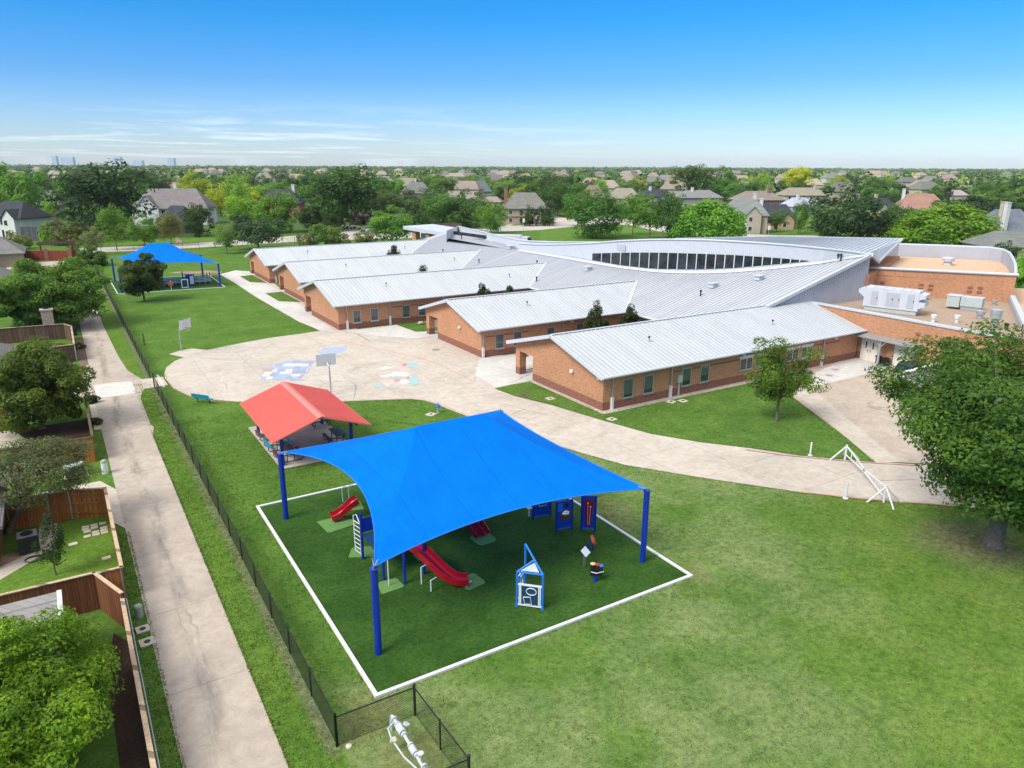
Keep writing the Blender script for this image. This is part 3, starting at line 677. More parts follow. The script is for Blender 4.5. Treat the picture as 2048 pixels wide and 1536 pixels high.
# ------------------------------------------------------------------ the school
SC = thing('school_building', 'long low brick school with ribbed silver metal roofs and curved clerestory', 'school', (60, 90, 0))
EAVE, RIDGE = 3.42, 5.35
def wall_part(name, mbx, mat, lab=None):
    o = mbx.build(name, mat, SC)
    if lab: o['label'] = lab
    return o
def window(xc, z0, z1, wd, y, facing='y', glass='green_glass', name='window', sill=True):
    """a framed window in a wall facing -y at y (or facing -x at x=y)"""
    f = MB(); t = .07
    def bb(a0, a1, d0, d1, zz0, zz1):
        if facing == 'y': f.bb(a0, a1, y - d1, y - d0, zz0, zz1)
        else: f.bb(y - d1, y - d0, a0, a1, zz0, zz1)
    bb(xc - wd / 2, xc - wd / 2 + t, -.02, .05, z0, z1); bb(xc + wd / 2 - t, xc + wd / 2, -.02, .05, z0, z1)
    bb(xc - wd / 2 + t, xc + wd / 2 - t, -.02, .05, z1 - t, z1); bb(xc - wd / 2 + t, xc + wd / 2 - t, -.02, .05, z0, z0 + t)
    if sill: bb(xc - wd / 2 - .06, xc + wd / 2 + .06, -.02, .10, z0 - .09, z0 - .002)
    o = f.build(name, 'galvanised', SC); p = MB()
    a0, a1, zz0, zz1 = xc - wd / 2 + t, xc + wd / 2 - t, z0 + t, z1 - t
    P = [(a0, zz0), (a1, zz0), (a1, zz1), (a0, zz1)]
    if facing == 'y': p.slab([(a, y - .012, z) for a, z in P], 0); p = MB().add([(a, y - .012, z) for a, z in P], [(0, 1, 2, 3)])
    else: p = MB().add([(y - .012, a, z) for a, z in P], [(0, 3, 2, 1)])
    p.build('pane', glass, o); return o
def downspout(x, y, z1, dx=0, dy=-.09):
    b = MB(); b.bb(x - .05 + dx, x + .05 + dx, y - .05 + dy, y + .05 + dy, 1.15, z1); o = b.build('downspout', 'galvanised', SC)
    c = MB(); c.bb(x - .12 + dx, x + .12 + dx, y - .09 + dy, y + .09 + dy, .0, 1.16); c.build('boot', 'white_paint', o)

def wing(x0, y0, wd, xe=57.4, xr=65.0, front_to=None, full=False):
    """a classroom wing: gable at x0 facing the court, ridge running away along +x"""
    ym = y0 + wd / 2; y1 = y0 + wd; xend = front_to or xe
    py0, py1 = y1 - 3.1, y1 - .75         # the porch opening at the far corner of the gable
    b = MB()
    sl = (RIDGE - EAVE) / (wd / 2); th = .12
    zr = lambda y: RIDGE - sl * abs(y - ym) - th
    # gable wall with the corner porch cut out of it
    t = .3
    pr = [(y0, 0), (py0, 0), (py0, 2.45), (y1, 2.45), (y1, zr(y1)), (ym, zr(ym)), (y0, zr(y0))]
    vs = [(x0, p[0], p[1]) for p in pr] + [(x0 + t, p[0], p[1]) for p in pr]; n = len(pr)
    tri = tessellate_polygon([[Vector((p[0], p[1], 0)) for p in pr]])
    fs = [(i, (i + 1) % n, n + (i + 1) % n, n + i) for i in range(n)]
    for q in tri: fs.append(tuple(q)); fs.append(tuple(i + n for i in q))
    b.add(vs, fs)
    b.bb(x0 + t, xend, y0, y0 + .3, 0, zr(y0))                      # front wall
    b.bb(x0 + 2.8, xe, y1 - .3, y1, 0, zr(y1)); b.bb(x0 + t, x0 + 2.8, y1 - .3, y1, 2.45, zr(y1))   # back wall, open at the porch
    b.bb(x0 + 2.5, x0 + 2.8, py0, y1 - .3, 0, zr(y1) - .2); b.bb(x0 + t, x0 + 2.5, py0 - .3, py0 - .001, 0, zr(y1) - .1)
    b.bb(x0 + .003, x0 + .75, y1 - .75, y1 - .003, 0, 2.449)                    # the corner pier
    wall_part('wing_wall', b, 'brick')
    pf = MB(); pf.bb(x0 - .2, x0 + 2.5, py0, y1 + .3, .01, .052); pf.build('porch_floor', 'pale_concrete', SC)
    # roof: two slopes with standing seams
    ov, ox = .62, .62
    r = MB(); xs = x0 - ox
    ze = lambda d: EAVE - sl * d
    fe = front_to + .25 if full else xe
    fr = front_to + .25 if full else xr
    r.slab([(xs, y0 - ov, ze(ov)), (fe, y0 - ov, ze(ov)), (fr, ym, RIDGE), (xs, ym, RIDGE)], th)
    r.slab([(xs, ym, RIDGE), (xr, ym, RIDGE), (xe, y1 + ov, ze(ov)), (xs, y1 + ov, ze(ov))], th)
    L = math.hypot(wd / 2 + ov, RIDGE - ze(ov)); ang = math.atan2(RIDGE - ze(ov), wd / 2 + ov)
    x = xs + .25; k = 0
    while x < fr - .3:
        fa = 1.0 if x < fe else max(0., 1 - (x - fe) / max(.01, fr - fe))
        Lf = L * fa - .02
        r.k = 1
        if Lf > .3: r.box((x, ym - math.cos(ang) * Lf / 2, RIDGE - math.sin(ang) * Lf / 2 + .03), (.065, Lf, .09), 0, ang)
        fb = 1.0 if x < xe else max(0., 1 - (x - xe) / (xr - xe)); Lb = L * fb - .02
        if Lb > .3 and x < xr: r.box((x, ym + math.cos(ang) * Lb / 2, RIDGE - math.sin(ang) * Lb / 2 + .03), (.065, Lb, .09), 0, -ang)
        x += .52
    rf = wall_part('wing_roof', r, ['wing_roof_metal', 'shaded_seam_metal'])
    c = MB(); c.box(((xs + fr) / 2, ym, RIDGE + .055), (fr - xs, .30, .04)); c.build('ridge_cap', 'trim_metal', rf)
    # rake fascia at the gable
    f = MB()
    for s in (-1, 1):
        f.box((xs - .04, ym + s * (wd / 4 + ov / 2), (RIDGE + ze(ov)) / 2 - .10), (.10, L + .06, .34), 0, -s * ang)
    f.build('rake_fascia', 'trim_metal', rf)
    g = MB(); g.tube([(xs - .05, y0 - ov - .06, ze(ov) - .06), (fe, y0 - ov - .06, ze(ov) - .06)], .13, 8)
    g.build('gutter', 'trim_metal', rf)
    g = MB(); g.tube([(xs - .05, y1 + ov + .06, ze(ov) - .06), (xe, y1 + ov + .06, ze(ov) - .06)], .13, 8)
    g.build('gutter', 'trim_metal', rf)
W = [(37.35, 45.8, 13.9), (37.4, 66.7, 13.8), (28.75, 87.8, 14.5), (30.6, 108.9, 14.2), (30.9, 130.4, 14.3)]
for i, (x0, y0, wd) in enumerate(W):
    if i == 0: wing(x0, y0, wd, front_to=72.2, full=True)
    else: wing(x0, y0, wd)
# windows, brick bands, downspouts
for xc in (40.05, 42.35, 46.9, 49.2): window(xc, .85, 2.52, 1.12, 45.8)
def wide_window(xa, xb, z0, z1, y):
    xc = (xa + xb) / 2; o = window(xc, z0, z1, xb - xa, y, glass='dark_glass')
    b = MB(); b.bb(xc - .04, xc + .04, y - .06, y - .014, z0 + .08, z1 - .08); b.build('mullion', 'white_paint', o)
    b = MB(); b.bb(xa - .15, xb + .15, y - .07, y + .02, z1 + .004, z1 + .26); b.build('lintel', 'white_paint', o)
for xa, xb in ((53.9, 55.6), (56.1, 57.8), (60.6, 62.4), (62.9, 64.5)): wide_window(xa, xb, 1.25, 2.4, 45.8)
b = MB()
for xa, xb in ((45.3, 46.3), (47.5, 48.6), (49.8, 53.7), (64.7, 69)): b.bb(xa, xb, 45.775, 45.9, 2.28, 2.42)
for xa, xb in ((38, 39.1), (40.2, 41.4), (42.5, 43.4)): b.bb(xa, xb, 66.675, 66.8, 2.2, 2.34)
for xa, xb in ((35.9, 37.3), (38.6, 39.6), (40.7, 43)): b.bb(xa, xb, 87.775, 87.9, 2.2, 2.34)
for xa in (53.8,): b.bb(xa, xa + 1.9, 45.77, 45.9, 2.72, 3.2)
b.build('brick_band', 'dark_brick', SC)
for xc in (39.65, 41.95, 46.4, 50.5): window(xc, .8, 2.42, 1.08, 66.7, glass='green_glass')
for xc in (31.15, 33.5, 37.9, 40.2, 44.5): window(xc, .75, 2.36, 1.05, 87.8, glass='green_glass')
for x in (38.3, 45.0, 66.3): downspout(x, 45.8, 3.2)
for x in (37.55, 56.3, 48.0): downspout(x, 66.7, 3.2)
for x in (29.85, 35.6, 46.5): downspout(x, 87.8, 3.2)
for x in (31.0, 36.8): downspout(x, 108.9, 3.2)
for x in (32.0,): downspout(x, 130.4, 3.2)
def wall_light(x, y, z, facing='x'):
    b = MB(); d = (.16, .42, .2) if facing == 'x' else (.42, .16, .2)
    b.box((x, y, z), d); b.box((x - .05 if facing == 'x' else x, y if facing == 'x' else y - .05, z - .09), tuple(v * .8 for v in d)); b.build('wall_light', 'white_paint', SC)
wall_light(37.26, 50.2, 2.55); wall_light(37.3, 71.6, 2.5); wall_light(49.3, 66.6, 2.85, 'y'); wall_light(54.2, 45.7, 2.75, 'y'); wall_light(43.4, 87.7, 2.8, 'y'); wall_light(68.2, 45.7, 2.8, 'y'); wall_light(37.24, 46.3, 2.9)
b = MB(); b.bb(45.7, 46.2, 45.5, 45.79, 1.35, 2.05); b.bb(45.88, 46.0, 45.6, 45.72, .06, 1.35); b.build('meter_box', 'ac_grey', SC)

# the big single-pitch roof between the wings and the bowed clerestory
PB = [(1038, 502), (1082, 509), (1126, 516.5), (1185, 527), (1240, 536), (1307, 544), (1350, 546.5), (1386, 547), (1430, 546.5), (1464, 545), (1510, 541.5), (1554, 537.5), (1600, 532.5), (1644, 527.4), (1700, 517.5), (1741, 511.5)]
BP = [onroof(*p) for p in PB]
def interp(tab, x):
    for (xa, ya), (xb, yb) in zip(tab, tab[1:]):
        if xa <= x <= xb: return ya + (yb - ya) * (x - xa) / (xb - xa)
    return tab[0][1] if x < tab[0][0] else tab[-1][1]
TOP = [(1038, 486.6), (1072, 488.8), (1117, 488.8), (1173, 487), (1240, 481.5), (1300, 479), (1352, 478.8), (1400, 479.5), (1464, 482.5), (1520, 486), (1577, 490.3), (1640, 496.5), (1700, 503), (1741, 509)]
WT = [(1126, 508.2), (1180, 507), (1240, 505.3), (1307, 505), (1386, 507), (1464, 509.9), (1554, 516), (1619, 521.8)]
WB = [(1126, 509.4), (1180, 519.5), (1240, 530.3), (1307, 537.5), (1386, 539), (1464, 536.4), (1554, 528.5), (1619, 522.6)]
# finer samples along the wall
xs_ = list(np.linspace(1038, 1741, 60)); yb_ = np.interp(xs_, [p[0] for p in PB], [p[1] for p in PB])
WALLP = []
for a, c in zip(xs_, yb_):
    x, y, z = onroof(a, c); WALLP.append((x, y, z, zat(x, y, interp(TOP, a))))
rt = MB()
tl = onroof(903.5, 468)
YL = 137.6
roofpoly = [(56.9, 52.3), (56.9, YL), (tl[0], YL)] + [(tl[0] + 1, tl[1] - 3)] + [(p[0] + .15, p[1]) for p in WALLP]
roofpoly = [(56.9, 52.3), (56.9, 139.5), (tl[0], 139.5), (tl[0], tl[1])] + [(p[0] + .15, p[1]) for p in WALLP]
zroof = lambda x: RZ0 + RS * (x - RX0)
P3 = [Vector((p[0], p[1], zroof(p[0]))) for p in roofpoly]
tri = tessellate_polygon([[Vector((p.x, p.y, 0)) for p in P3]])
n = len(P3); P4 = P3 + [p - Vector((0, 0, .15)) for p in P3]
fs = []
for q in tri:
    A, B, D = (P3[i] for i in q); q = tuple(q) if (B - A).cross(D - A).z > 0 else tuple(q[::-1]); fs += [q, tuple(i + n for i in q[::-1])]
fs += [(i, (i + 1) % n, n + (i + 1) % n, n + i) for i in range(n)]
rt.add(P4, fs)
wy = np.array([p[1] for p in WALLP])[::-1]; wx = np.array([p[0] for p in WALLP])[::-1]
y = 52.9; ang = math.atan(RS)
while y < 137.4:
    x1 = float(np.interp(y, wy, wx)) if y < wy.max() else tl[0] - .1
    # wings cover the roof's lower edge
    x0_ = 56.95
    for (wx0, wy0, wwd) in W:
        if wy0 - .6 < y < wy0 + wwd + .6:
            ym = wy0 + wwd / 2; x0_ = max(x0_, 57.3 + 7.6 * (1 - abs(y - ym) / (wwd / 2 + .6)))
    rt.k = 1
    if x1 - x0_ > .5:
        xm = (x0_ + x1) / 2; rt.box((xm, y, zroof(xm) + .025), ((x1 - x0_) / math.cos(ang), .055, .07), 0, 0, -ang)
    y += .55
MR = wall_part('main_roof', rt, ['main_roof_metal', 'shaded_seam_metal'])
b = MB()
for (x0, y0, wd), nxt in zip(W, W[1:]):       # the gutter and wall between two wings
    b.tube([(56.85, y0 + wd + .5, RZ0 - .22), (56.85, nxt[1] - .5, RZ0 - .22)], .13, 8)
b.build('gutter', 'trim_metal', MR)
b = MB()
for (x0, y0, wd), nxt in zip(W, W[1:]): b.bb(57.5, 57.8, y0 + wd + .002, nxt[1] - .002, 0, 3.1)
wall_part('courtyard_wall', b, 'brick')
def flash(p0, p1, wd=.5, h=.06, mat='white_metal', name='flashing'):
    p0, p1 = Vector(p0), Vector(p1); d = p1 - p0; b = MB()
    b.box(tuple((p0 + p1) / 2), (d.length, wd, h), math.atan2(d.y, d.x), 0, -math.atan2(d.z, math.hypot(d.x, d.y))); return b.build(name, mat, MR)
flash((57.0, 106.3, zroof(57.0) + .03), (67.0, 106.3, zroof(67.0) + .03), .28)
for (x0, y0, wd) in W:
    ym = y0 + wd / 2
    for s in (-1, 1):
        if y0 == W[0][1] and s == -1: continue
        flash((57.1, ym + s * (wd / 2 + .3), zroof(57.1) + .05), (65.0, ym, RIDGE + .06), .32)
# rake: white trim along the near edge and the tall sheet-metal wall under it
xa, xb = 65.0, BP[-1][0] + .3
b = MB(); xm = (xa + xb) / 2
b.box((xm, 52.22, zroof(xm) - .06), ((xb - xa) / math.cos(ang), .24, .36), 0, 0, -ang); b.build('rake_fascia', 'trim_metal', MR)
b = MB(); b.add([(xa, 52.45, RIDGE - .5), (xb, 52.45, 3.5), (xb, 52.45, zroof(xb) - .1), (xa, 52.45, zroof(xa) - .1)], [(0, 1, 2, 3)])
b.add([(xa, 52.75, RIDGE - .5), (xb, 52.75, 3.5), (xb, 52.75, zroof(xb) - .1), (xa, 52.75, zroof(xa) - .1)], [(3, 2, 1, 0)])
x = xa + .5
while x < xb: b.bb(x - .02, x + .02, 52.41, 52.449, max(4.0, RIDGE - .5 - .1 * (x - xa)), zroof(x) - .2); x += .42
b.bb(xb - .02, xb + .3, 52.45, 55.5, 4.0, zroof(xb) - .2)
wall_part('side_wall', b, 'panel_metal')
# clerestory wall
b = MB(); vs = []
for x, y, z, zt in WALLP: vs += [(x, y, z - .2), (x, y, zt), (x + .3, y, zt), (x + .3, y, z - .2)]
fs = []
for i in range(len(WALLP) - 1):
    for k in range(3): fs.append((4 * i + k, 4 * i + 4 + k, 4 * i + 5 + k, 4 * i + 1 + k))
b.add(vs, fs)
for i in range(0, len(WALLP) - 1):           # fine vertical ribs of the panels
    for f_ in (0, .33, .66):
        p, q = WALLP[i], WALLP[i + 1]
        px_, py_, z0_, z1_ = (p[j] + (q[j] - p[j]) * f_ for j in range(4))
        ai = xs_[i] + (xs_[1] - xs_[0]) * f_
        zl = zat(px_, py_, interp(WT, ai)) + .1 if 1120 < ai < 1625 else z0_
        if z1_ - zl > .1: b.bb(px_ - .022, px_, py_ - .02, py_ + .02, zl, z1_ - .2)
CW = wall_part('clerestory_wall', b, 'white_metal')
b = MB()
b.tube([(x - .04, y, zt + .0) for x, y, z, zt in WALLP], .11, 8); b.build('coping', 'trim_metal', CW)
b = MB()
for i in range(len(WALLP) - 1):
    p, q = WALLP[i], WALLP[i + 1]
    b.add([(p[0] - .24, p[1], p[2] + .02), (q[0] - .24, q[1], q[2] + .02), (q[0] - .06, q[1], q[2] + .32), (p[0] - .06, p[1], p[2] + .32)], [(0, 1, 2, 3)])
b.build('flashing', 'white_metal', CW)
NW = 26
cols = list(np.linspace(1128, 1618, NW + 1)); 
ybw = lambda a: float(np.interp(a, [p[0] for p in PB], [p[1] for p in PB]))
for i in range(NW + 1):
    x, y, _ = onroof(cols[i], ybw(cols[i])); z0_, z1_ = zat(x, y, interp(WB, cols[i])), zat(x, y, interp(WT, cols[i]))
    if z1_ - z0_ > .05: fb = MB(); fb.bb(x - .12, x - .03, y - .05, y + .05, z0_, z1_); fb.build('mullion', 'white_paint', CW)
for i in range(NW):
    P = []
    for a in (cols[i], cols[i + 1]):
        x, y, _ = onroof(a, ybw(a)); P.append((x - .04, y, zat(x, y, interp(WB, a)), zat(x, y, interp(WT, a))))
    p, q = P
    g = MB(); g.add([(p[0], p[1], p[2]), (q[0], q[1], q[2]), (q[0], q[1], q[3]), (p[0], p[1], p[3])], [(0, 1, 2, 3)])
    g.build('clerestory_pane', 'white_metal' if i < 3 else 'dark_glass', CW)
b = MB(); x, y, _ = onroof(1241, 536); b.bb(x - .07, x - .02, y - .9, y + .9, zat(x, y, 501), zat(x, y, 490)); b.build('vent_panel', 'panel_metal', CW)
# the second metal roof rising behind the clerestory
nr = G(1757, 524, 8.6); fr_ = G(1805, 478.5, 9.9); fl = G(1560, 473.7, 9.9); fl2 = G(1350, 478.3, 9.6); fl3 = G(1230, 481.5, 9.2)
wl = [(p[0] + .3, p[1], p[3] - .05) for p in WALLP if proj(p[0], p[1], p[3])[0] > 1200]
sd = Vector((nr[0] - fr_[0], nr[1] - fr_[1], 0)).normalized()
def hit(a):
    """where a seam from the far edge meets the top of the clerestory wall"""
    best = None
    for p, q in zip(wl, wl[1:] + [nr]):
        d1 = Vector((q[0] - p[0], q[1] - p[1])); den = sd.x * -d1.y + sd.y * d1.x
        if abs(den) < 1e-9: continue
        rx_, ry_ = p[0] - a[0], p[1] - a[1]; t_ = (rx_ * -d1.y + ry_ * d1.x) / den; u_ = (sd.x * ry_ - sd.y * rx_) / den
        if -.02 <= u_ <= 1.02 and t_ > 0: best = (p[0] + d1.x * u_, p[1] + d1.y * u_, p[2] + (q[2] - p[2]) * u_)
    return best
far = [Vector(fr_).lerp(Vector(fl), k / 30) for k in range(30)] + [Vector(fl).lerp(Vector(fl2), k / 24) for k in range(24)] + [Vector(fl2).lerp(Vector(fl3), k / 12) for k in range(13)]
rows_ = [(Vector(fr_), Vector(nr))]
for a in far[1:]:
    h_ = hit(a)
    if h_: rows_.append((a, Vector(h_)))
b = MB(); b.k = 0
for (a, e_), (a2, e2) in zip(rows_, rows_[1:]): b.add([a, a2, e2, e_], [(0, 1, 2, 3)])
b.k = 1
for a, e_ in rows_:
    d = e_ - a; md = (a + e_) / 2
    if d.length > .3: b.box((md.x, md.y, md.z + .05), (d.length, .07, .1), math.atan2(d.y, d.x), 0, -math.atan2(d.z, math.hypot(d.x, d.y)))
UR = wall_part('upper_roof', b, ['wing_roof_metal', 'shaded_seam_metal'])
b = MB()
for p, q in ((nr, fr_), (fr_, fl), (fl, fl2)):
    p, q = Vector(p), Vector(q); d = q - p; b.box(tuple((p + q) / 2), (d.length, .22, .3), math.atan2(d.y, d.x), 0, -math.atan2(d.z, math.hypot(d.x, d.y)))
p, q = Vector((BP[-1][0] + .2, BP[-1][1], BP[-1][2] + .1)), Vector(nr); d = q - p
b.box(tuple((p + q) / 2), (d.length, .3, .4), math.atan2(d.y, d.x), 0, -math.atan2(d.z, math.hypot(d.x, d.y)))
b.build('roof_fascia', 'trim_metal', UR)
b = MB(); b.prism([(BP[-1][0] + .3, BP[-1][1]), nr[:2], fr_[:2], fl[:2], (fl[0] - 6, fl[1] - 3)], 0, 7.5); wall_part('back_wall', b, 'brick')
# the far parapet toward the street, the entrance roof and its piers
zt_ = 7.6
top = [(893, 462), (916, 452.3), (960, 462.5), (1010, 474.5), (1035, 479.5), (1060, 482.3), (1110, 484), (1200, 484.5), (1260, 483), (1352, 479.8)]
bot = [(893, 464), (903, 463.5), (960, 473), (985, 477.5), (1040, 488), (1072, 490), (1117, 490), (1200, 490), (1260, 488), (1352, 482)]
b = MB(); tp = [G(*p, zt_) for p in top]; vs = []
for (x, y, z), pb in zip(tp, bot): zb = 4.2; vs += [(x, y, zb), (x, y, z), (x + .5, y + .8, z), (x + .5, y + .8, zb)]
fs = []
for i in range(len(tp) - 1):
    for k in range(3): fs.append((4 * i + k, 4 * i + 4 + k, 4 * i + 5 + k, 4 * i + 1 + k))
b.add(vs, fs); PW = wall_part('street_parapet', b, 'white_metal')
b = MB(); b.tube([(x, y, z + .0) for x, y, z in tp], .11, 8); b.build('coping', 'trim_metal', PW)
well = [tp[i][:2] for i in range(len(tp))] + [(p[0] + .3, p[1]) for p in WALLP[::-1] if p[1] > 75] + [(tl[0], tl[1])]
P = [Vector((p[0], p[1], zroof(min(p[0], 70.5)) - .5)) for p in well]; tri = tessellate_polygon([[Vector((p.x, p.y, 0)) for p in P]])
b = MB(); b.add([(p.x, p.y, 5.9) for p in P], [tuple(t) if (P[t[1]] - P[t[0]]).cross(P[t[2]] - P[t[0]]).z > 0 else tuple(t[::-1]) for t in tri]); wall_part('flat_roof', b, 'white_metal')
# dark clerestory slot
p, q = tl, onroof(990, 480.5); b = MB(); zz = .55
b.add([(p[0] + .6, p[1] + .3, p[2] - .1), (q[0] + .6, q[1] + .3, q[2] - .1), (q[0] + .6, q[1] + .3, q[2] + zz), (p[0] + .6, p[1] + .3, p[2] + zz)], [(0, 1, 2, 3)]); wall_part('clerestory_slot', b, 'dark_glass')
e0, e1 = G(806, 452, 6.2), G(893, 466, 5.6)
e0, e1 = Vector(e0), Vector(e1); d = (e1 - e0); nrm = Vector((-d.y, d.x, 0)).normalized(); nrm = nrm if nrm.x > 0 else -nrm
b = MB(); b.slab([tuple(e0), tuple(e1), tuple(e1 + nrm * 9), tuple(e0 + nrm * 9)], .75); ER = wall_part('entrance_roof', b, 'trim_metal')
b = MB()
for f_ in (.21, .53): c = e0 + d * f_ + nrm * 1.2; b.box((c.x, c.y, 2.5), (1.3, 1.3, 5.0), math.atan2(d.y, d.x))
b.build('entrance_pier', 'brick', SC)
b = MB(); c0, c1 = e0 + d * .26 + nrm * 2.2, e0 + d * 1.0 + nrm * 2.2; c = (c0 + c1) / 2; b.box((c.x, c.y, 2.35), ((c1 - c0).length, .4, 4.7), math.atan2(d.y, d.x)); b.build('entrance_screen', 'fascia_metal', SC)
# rear block closing the outline toward the street
b = MB(); b.prism([(66, 138.6), (66, 124), tp[0][:2], tp[-1][:2], (BP[-1][0] + 1, 60), (72, 100), (tl[0] - 2, 139)], 0, 4.5); wall_part('rear_wall', b, 'brick')

# kitchen block: brick front wall, gravel roof, white coping
b = MB(); KX = 72.5; zp = 5.0
kp = [(KX, 52.44), (KX, 31.5), (79.7, 31.5), (96.4, 42.3), (85.6, 56), (85, 52.44)]
b.prism(kp, 0, 4.5); wall_part('kitchen_wall', b, 'brick')
b = MB(); b.bb(KX + .001, KX + .35, 31.5, 52.43, 4.5, zp)
d = Vector((96.4 - 79.7, 42.3 - 33.3, 0)); b.box(((96.4 + 79.7) / 2, (42.3 + 33.3) / 2, 4.85), (d.length, .3, .7), math.atan2(d.y, d.x)); KP = wall_part('parapet', b, 'brick')
b = MB(); b.bb(KX - .1, KX + .45, 31.5, 52.43, zp + .002, zp + .2); b.box(((96.4 + 79.7) / 2, (42.3 + 33.3) / 2, 5.3), (d.length, .5, .16), math.atan2(d.y, d.x)); b.build('coping', 'trim_metal', KP)
b = MB(); b.box(((96.4 + 79.7) / 2 - .2, (42.3 + 33.3) / 2 + .22, 4.85), (d.length, .06, .74), math.atan2(d.y, d.x)); b.build('parapet_lining', 'panel_metal', KP)
P = [Vector((p[0], p[1], 4.54)) for p in kp]; P[0].x += .35; P[1].x += .35; tri = tessellate_polygon([P])
b = MB(); b.add(P, [tuple(t) if (P[t[1]] - P[t[0]]).cross(P[t[2]] - P[t[0]]).z > 0 else tuple(t[::-1]) for t in tri]); wall_part('gravel_roof', b, 'gravel_roof')
b = MB()
for yy, zz in ((39.6, 3.9), (38.6, 3.9), (39.8, 3.2)): b.bb(KX - .02, KX + .1, yy - .25, yy + .25, zz - .12, zz + .12)
b.build('wall_vent', 'dark_brick', SC)
# double doors and the porch canopy before them
def double_door(y0, y1, lights):
    b = MB(); b.bb(KX - .06, KX + .02, y0 - .08, y1 + .08, 0.04, 2.55); fr2 = b.build('door_frame', 'galvanised', SC)
    for a, c in ((y0, (y0 + y1) / 2 - .01), ((y0 + y1) / 2 + .01, y1)):
        b = MB(); b.bb(KX - .1, KX - .05, a, c, .05, 2.47); dd = b.build('door', 'cream_door', fr2)
        hy = c - .14 if a == y0 else a + .14
        b = MB(); b.bb(KX - .16, KX - .1, hy - .03, hy + .03, .95, 1.25); b.build('handle', 'steel', dd)
        if lights: b = MB(); b.bb(KX - .104, KX - .1, hy - .07 + (-.25 if a == y0 else .25), hy + .07 + (-.25 if a == y0 else .25), 1.35, 2.1); b.build('door_light', 'dark_glass', dd)
double_door(43.5, 45.4, True); double_door(39.7, 41.7, False)
b = MB(); b.slab([(KX - 1.35, 46.8, 2.82), (KX - 1.35, 39.0, 2.82), (KX - .05, 39.0, 3.0), (KX - .05, 46.8, 3.0)], .14)
yy = 39.2
while yy < 46.7: b.box((KX - .7, yy, 2.935), (1.28, .04, .05), 0, 0, -.137); yy += .4
DC = wall_part('door_canopy', b, 'galvanised')
for yy in (46.3, 42.7, 39.3):
    b = MB(); b.bb(KX - 1.2, KX - 1.0, yy - .1, yy + .1, 0.04, 2.68); b.tube([(KX - 1.1, yy, 2.0), (KX - 1.1, yy - .6, 2.66)], .06, 6); b.tube([(KX - 1.1, yy, 2.0), (KX - 1.1, yy + .6, 2.66)], .06, 6); b.build('canopy_post', 'galvanised', DC)
# the gym: tall brick box turned to the rest, with a bowed metal parapet
g0, g1 = Vector((85.55, 56.0, 0)), Vector((96.0, 42.05, 0)); dv = (g1 - g0).normalized(); nv = Vector((.8, .6, 0))
ztL, ztR = zat(g0.x, g0.y, 533), zat(g1.x, g1.y, 550); zg = (ztL + ztR) / 2
DG = 24.0; sv = Vector((.892, .452, 0))
b = MB(); b.prism([tuple(g0)[:2], tuple(g1)[:2], tuple(g1 + sv * DG)[:2], tuple(g0 + sv * DG)[:2]], 0, zg - .9); 
b.box(tuple((g0 + g1) / 2 + nv * .2 + Vector((0, 0, zg - .55))), ((g1 - g0).length, .4, .9), math.atan2(dv.y, dv.x)); wall_part('gym_wall', b, 'gym_brick')
L_ = (g1 - g0).length
def gp(u, v, z): p = g0 + dv * (u * L_) + sv * v; return (p.x, p.y, z)
b = MB(); b.poly([gp(.01, .4, zg - .86), gp(.99, .4, zg - .86), gp(.99, DG - .5, zg - .86), gp(.01, DG - .5, zg - .86)]); wall_part('gym_roof', b, 'tan_roof')
bc = gp(.5, DG, 0); hb = zat(bc[0], bc[1], 492.0) - zg
outl = [(1.0, 0, .0), (1.0, 2.5, .55), (1.0, 5, .8), (.995, 10, .95), (.985, 17, 1.0), (.95, 21.5, 1.0), (.86, 24, 1.0), (.5, 24.4, 1.0), (.16, 24, 1.0), (.05, 20.5, .75), (.01, 12, .4), (.0, 4, .1), (.0, 0, .0)]
outl = [(u, v, h * hb / .85) for u, v, h in outl]
b = MB(); vs = []
for u, v, h in outl:
    uc, vc = .5, 12; ui, vi = u + (uc - u) * .03, v + (vc - v) * .035
    vs += [gp(u, v, 3), gp(u, v, zg + h * .85), gp(ui, vi, zg + h * .85), gp(ui, vi, zg - 1.0)]
fs = []
for i in range(len(outl) - 1):
    for k in range(3): fs.append((4 * i + k, 4 * i + 4 + k, 4 * i + 5 + k, 4 * i + 1 + k))
b.add(vs, fs); GP_ = wall_part('gym_parapet', b, 'panel_metal')
b = MB(); b.tube([gp(u + (.5 - u) * .015, v + (12 - v) * .017, zg + h * .85 + .03) for u, v, h in outl], .17, 8); b.tube([gp(-.01, -.05, zg - .02), gp(1.01, -.05, zg - .02)], .17, 8); b.build('coping', 'trim_metal', GP_)
b = MB()
for u, z in ((.13, 2.1), (.19, 2.1), (.13, 1.6), (.19, 1.6), (.44, 2.1), (.50, 2.1), (.44, 1.6), (.5, 1.6), (.74, 2.1), (.8, 2.1), (.74, 1.6), (.8, 1.6), (.06, .9), (.33, .75), (.62, .6), (.9, .5)):
    c = gp(u, -.02, zg - 3.9 + z); b.box(c, (.5, .12, .25), math.atan2(dv.y, dv.x))
b.build('wall_vent', 'dark_brick', SC)
b = MB(); b.prism([(96.6, 42.2), (80.2, 33.2), (92, 20), (116, 42), (108, 51)], 0, 4.2); LW = wall_part('service_wall', b, 'brick')
b = MB(); b.prism([(96.8, 42.0), (80.6, 33.0), (92, 20.4), (115.6, 42), (108, 50.6)], 4.203, 4.25); b.build('service_roof', 'tan_roof', SC)
b = MB()
for i in range(2): b.tube([gp(.035 + .0025 + i * .032, -.12, 4.6), gp(.0375 + i * .032, -.12, zg)], .025, 5)
for k in range(11): b.tube([gp(.0375, -.12, 4.8 + k * .33), gp(.0695, -.12, 4.8 + k * .33)], .018, 5)
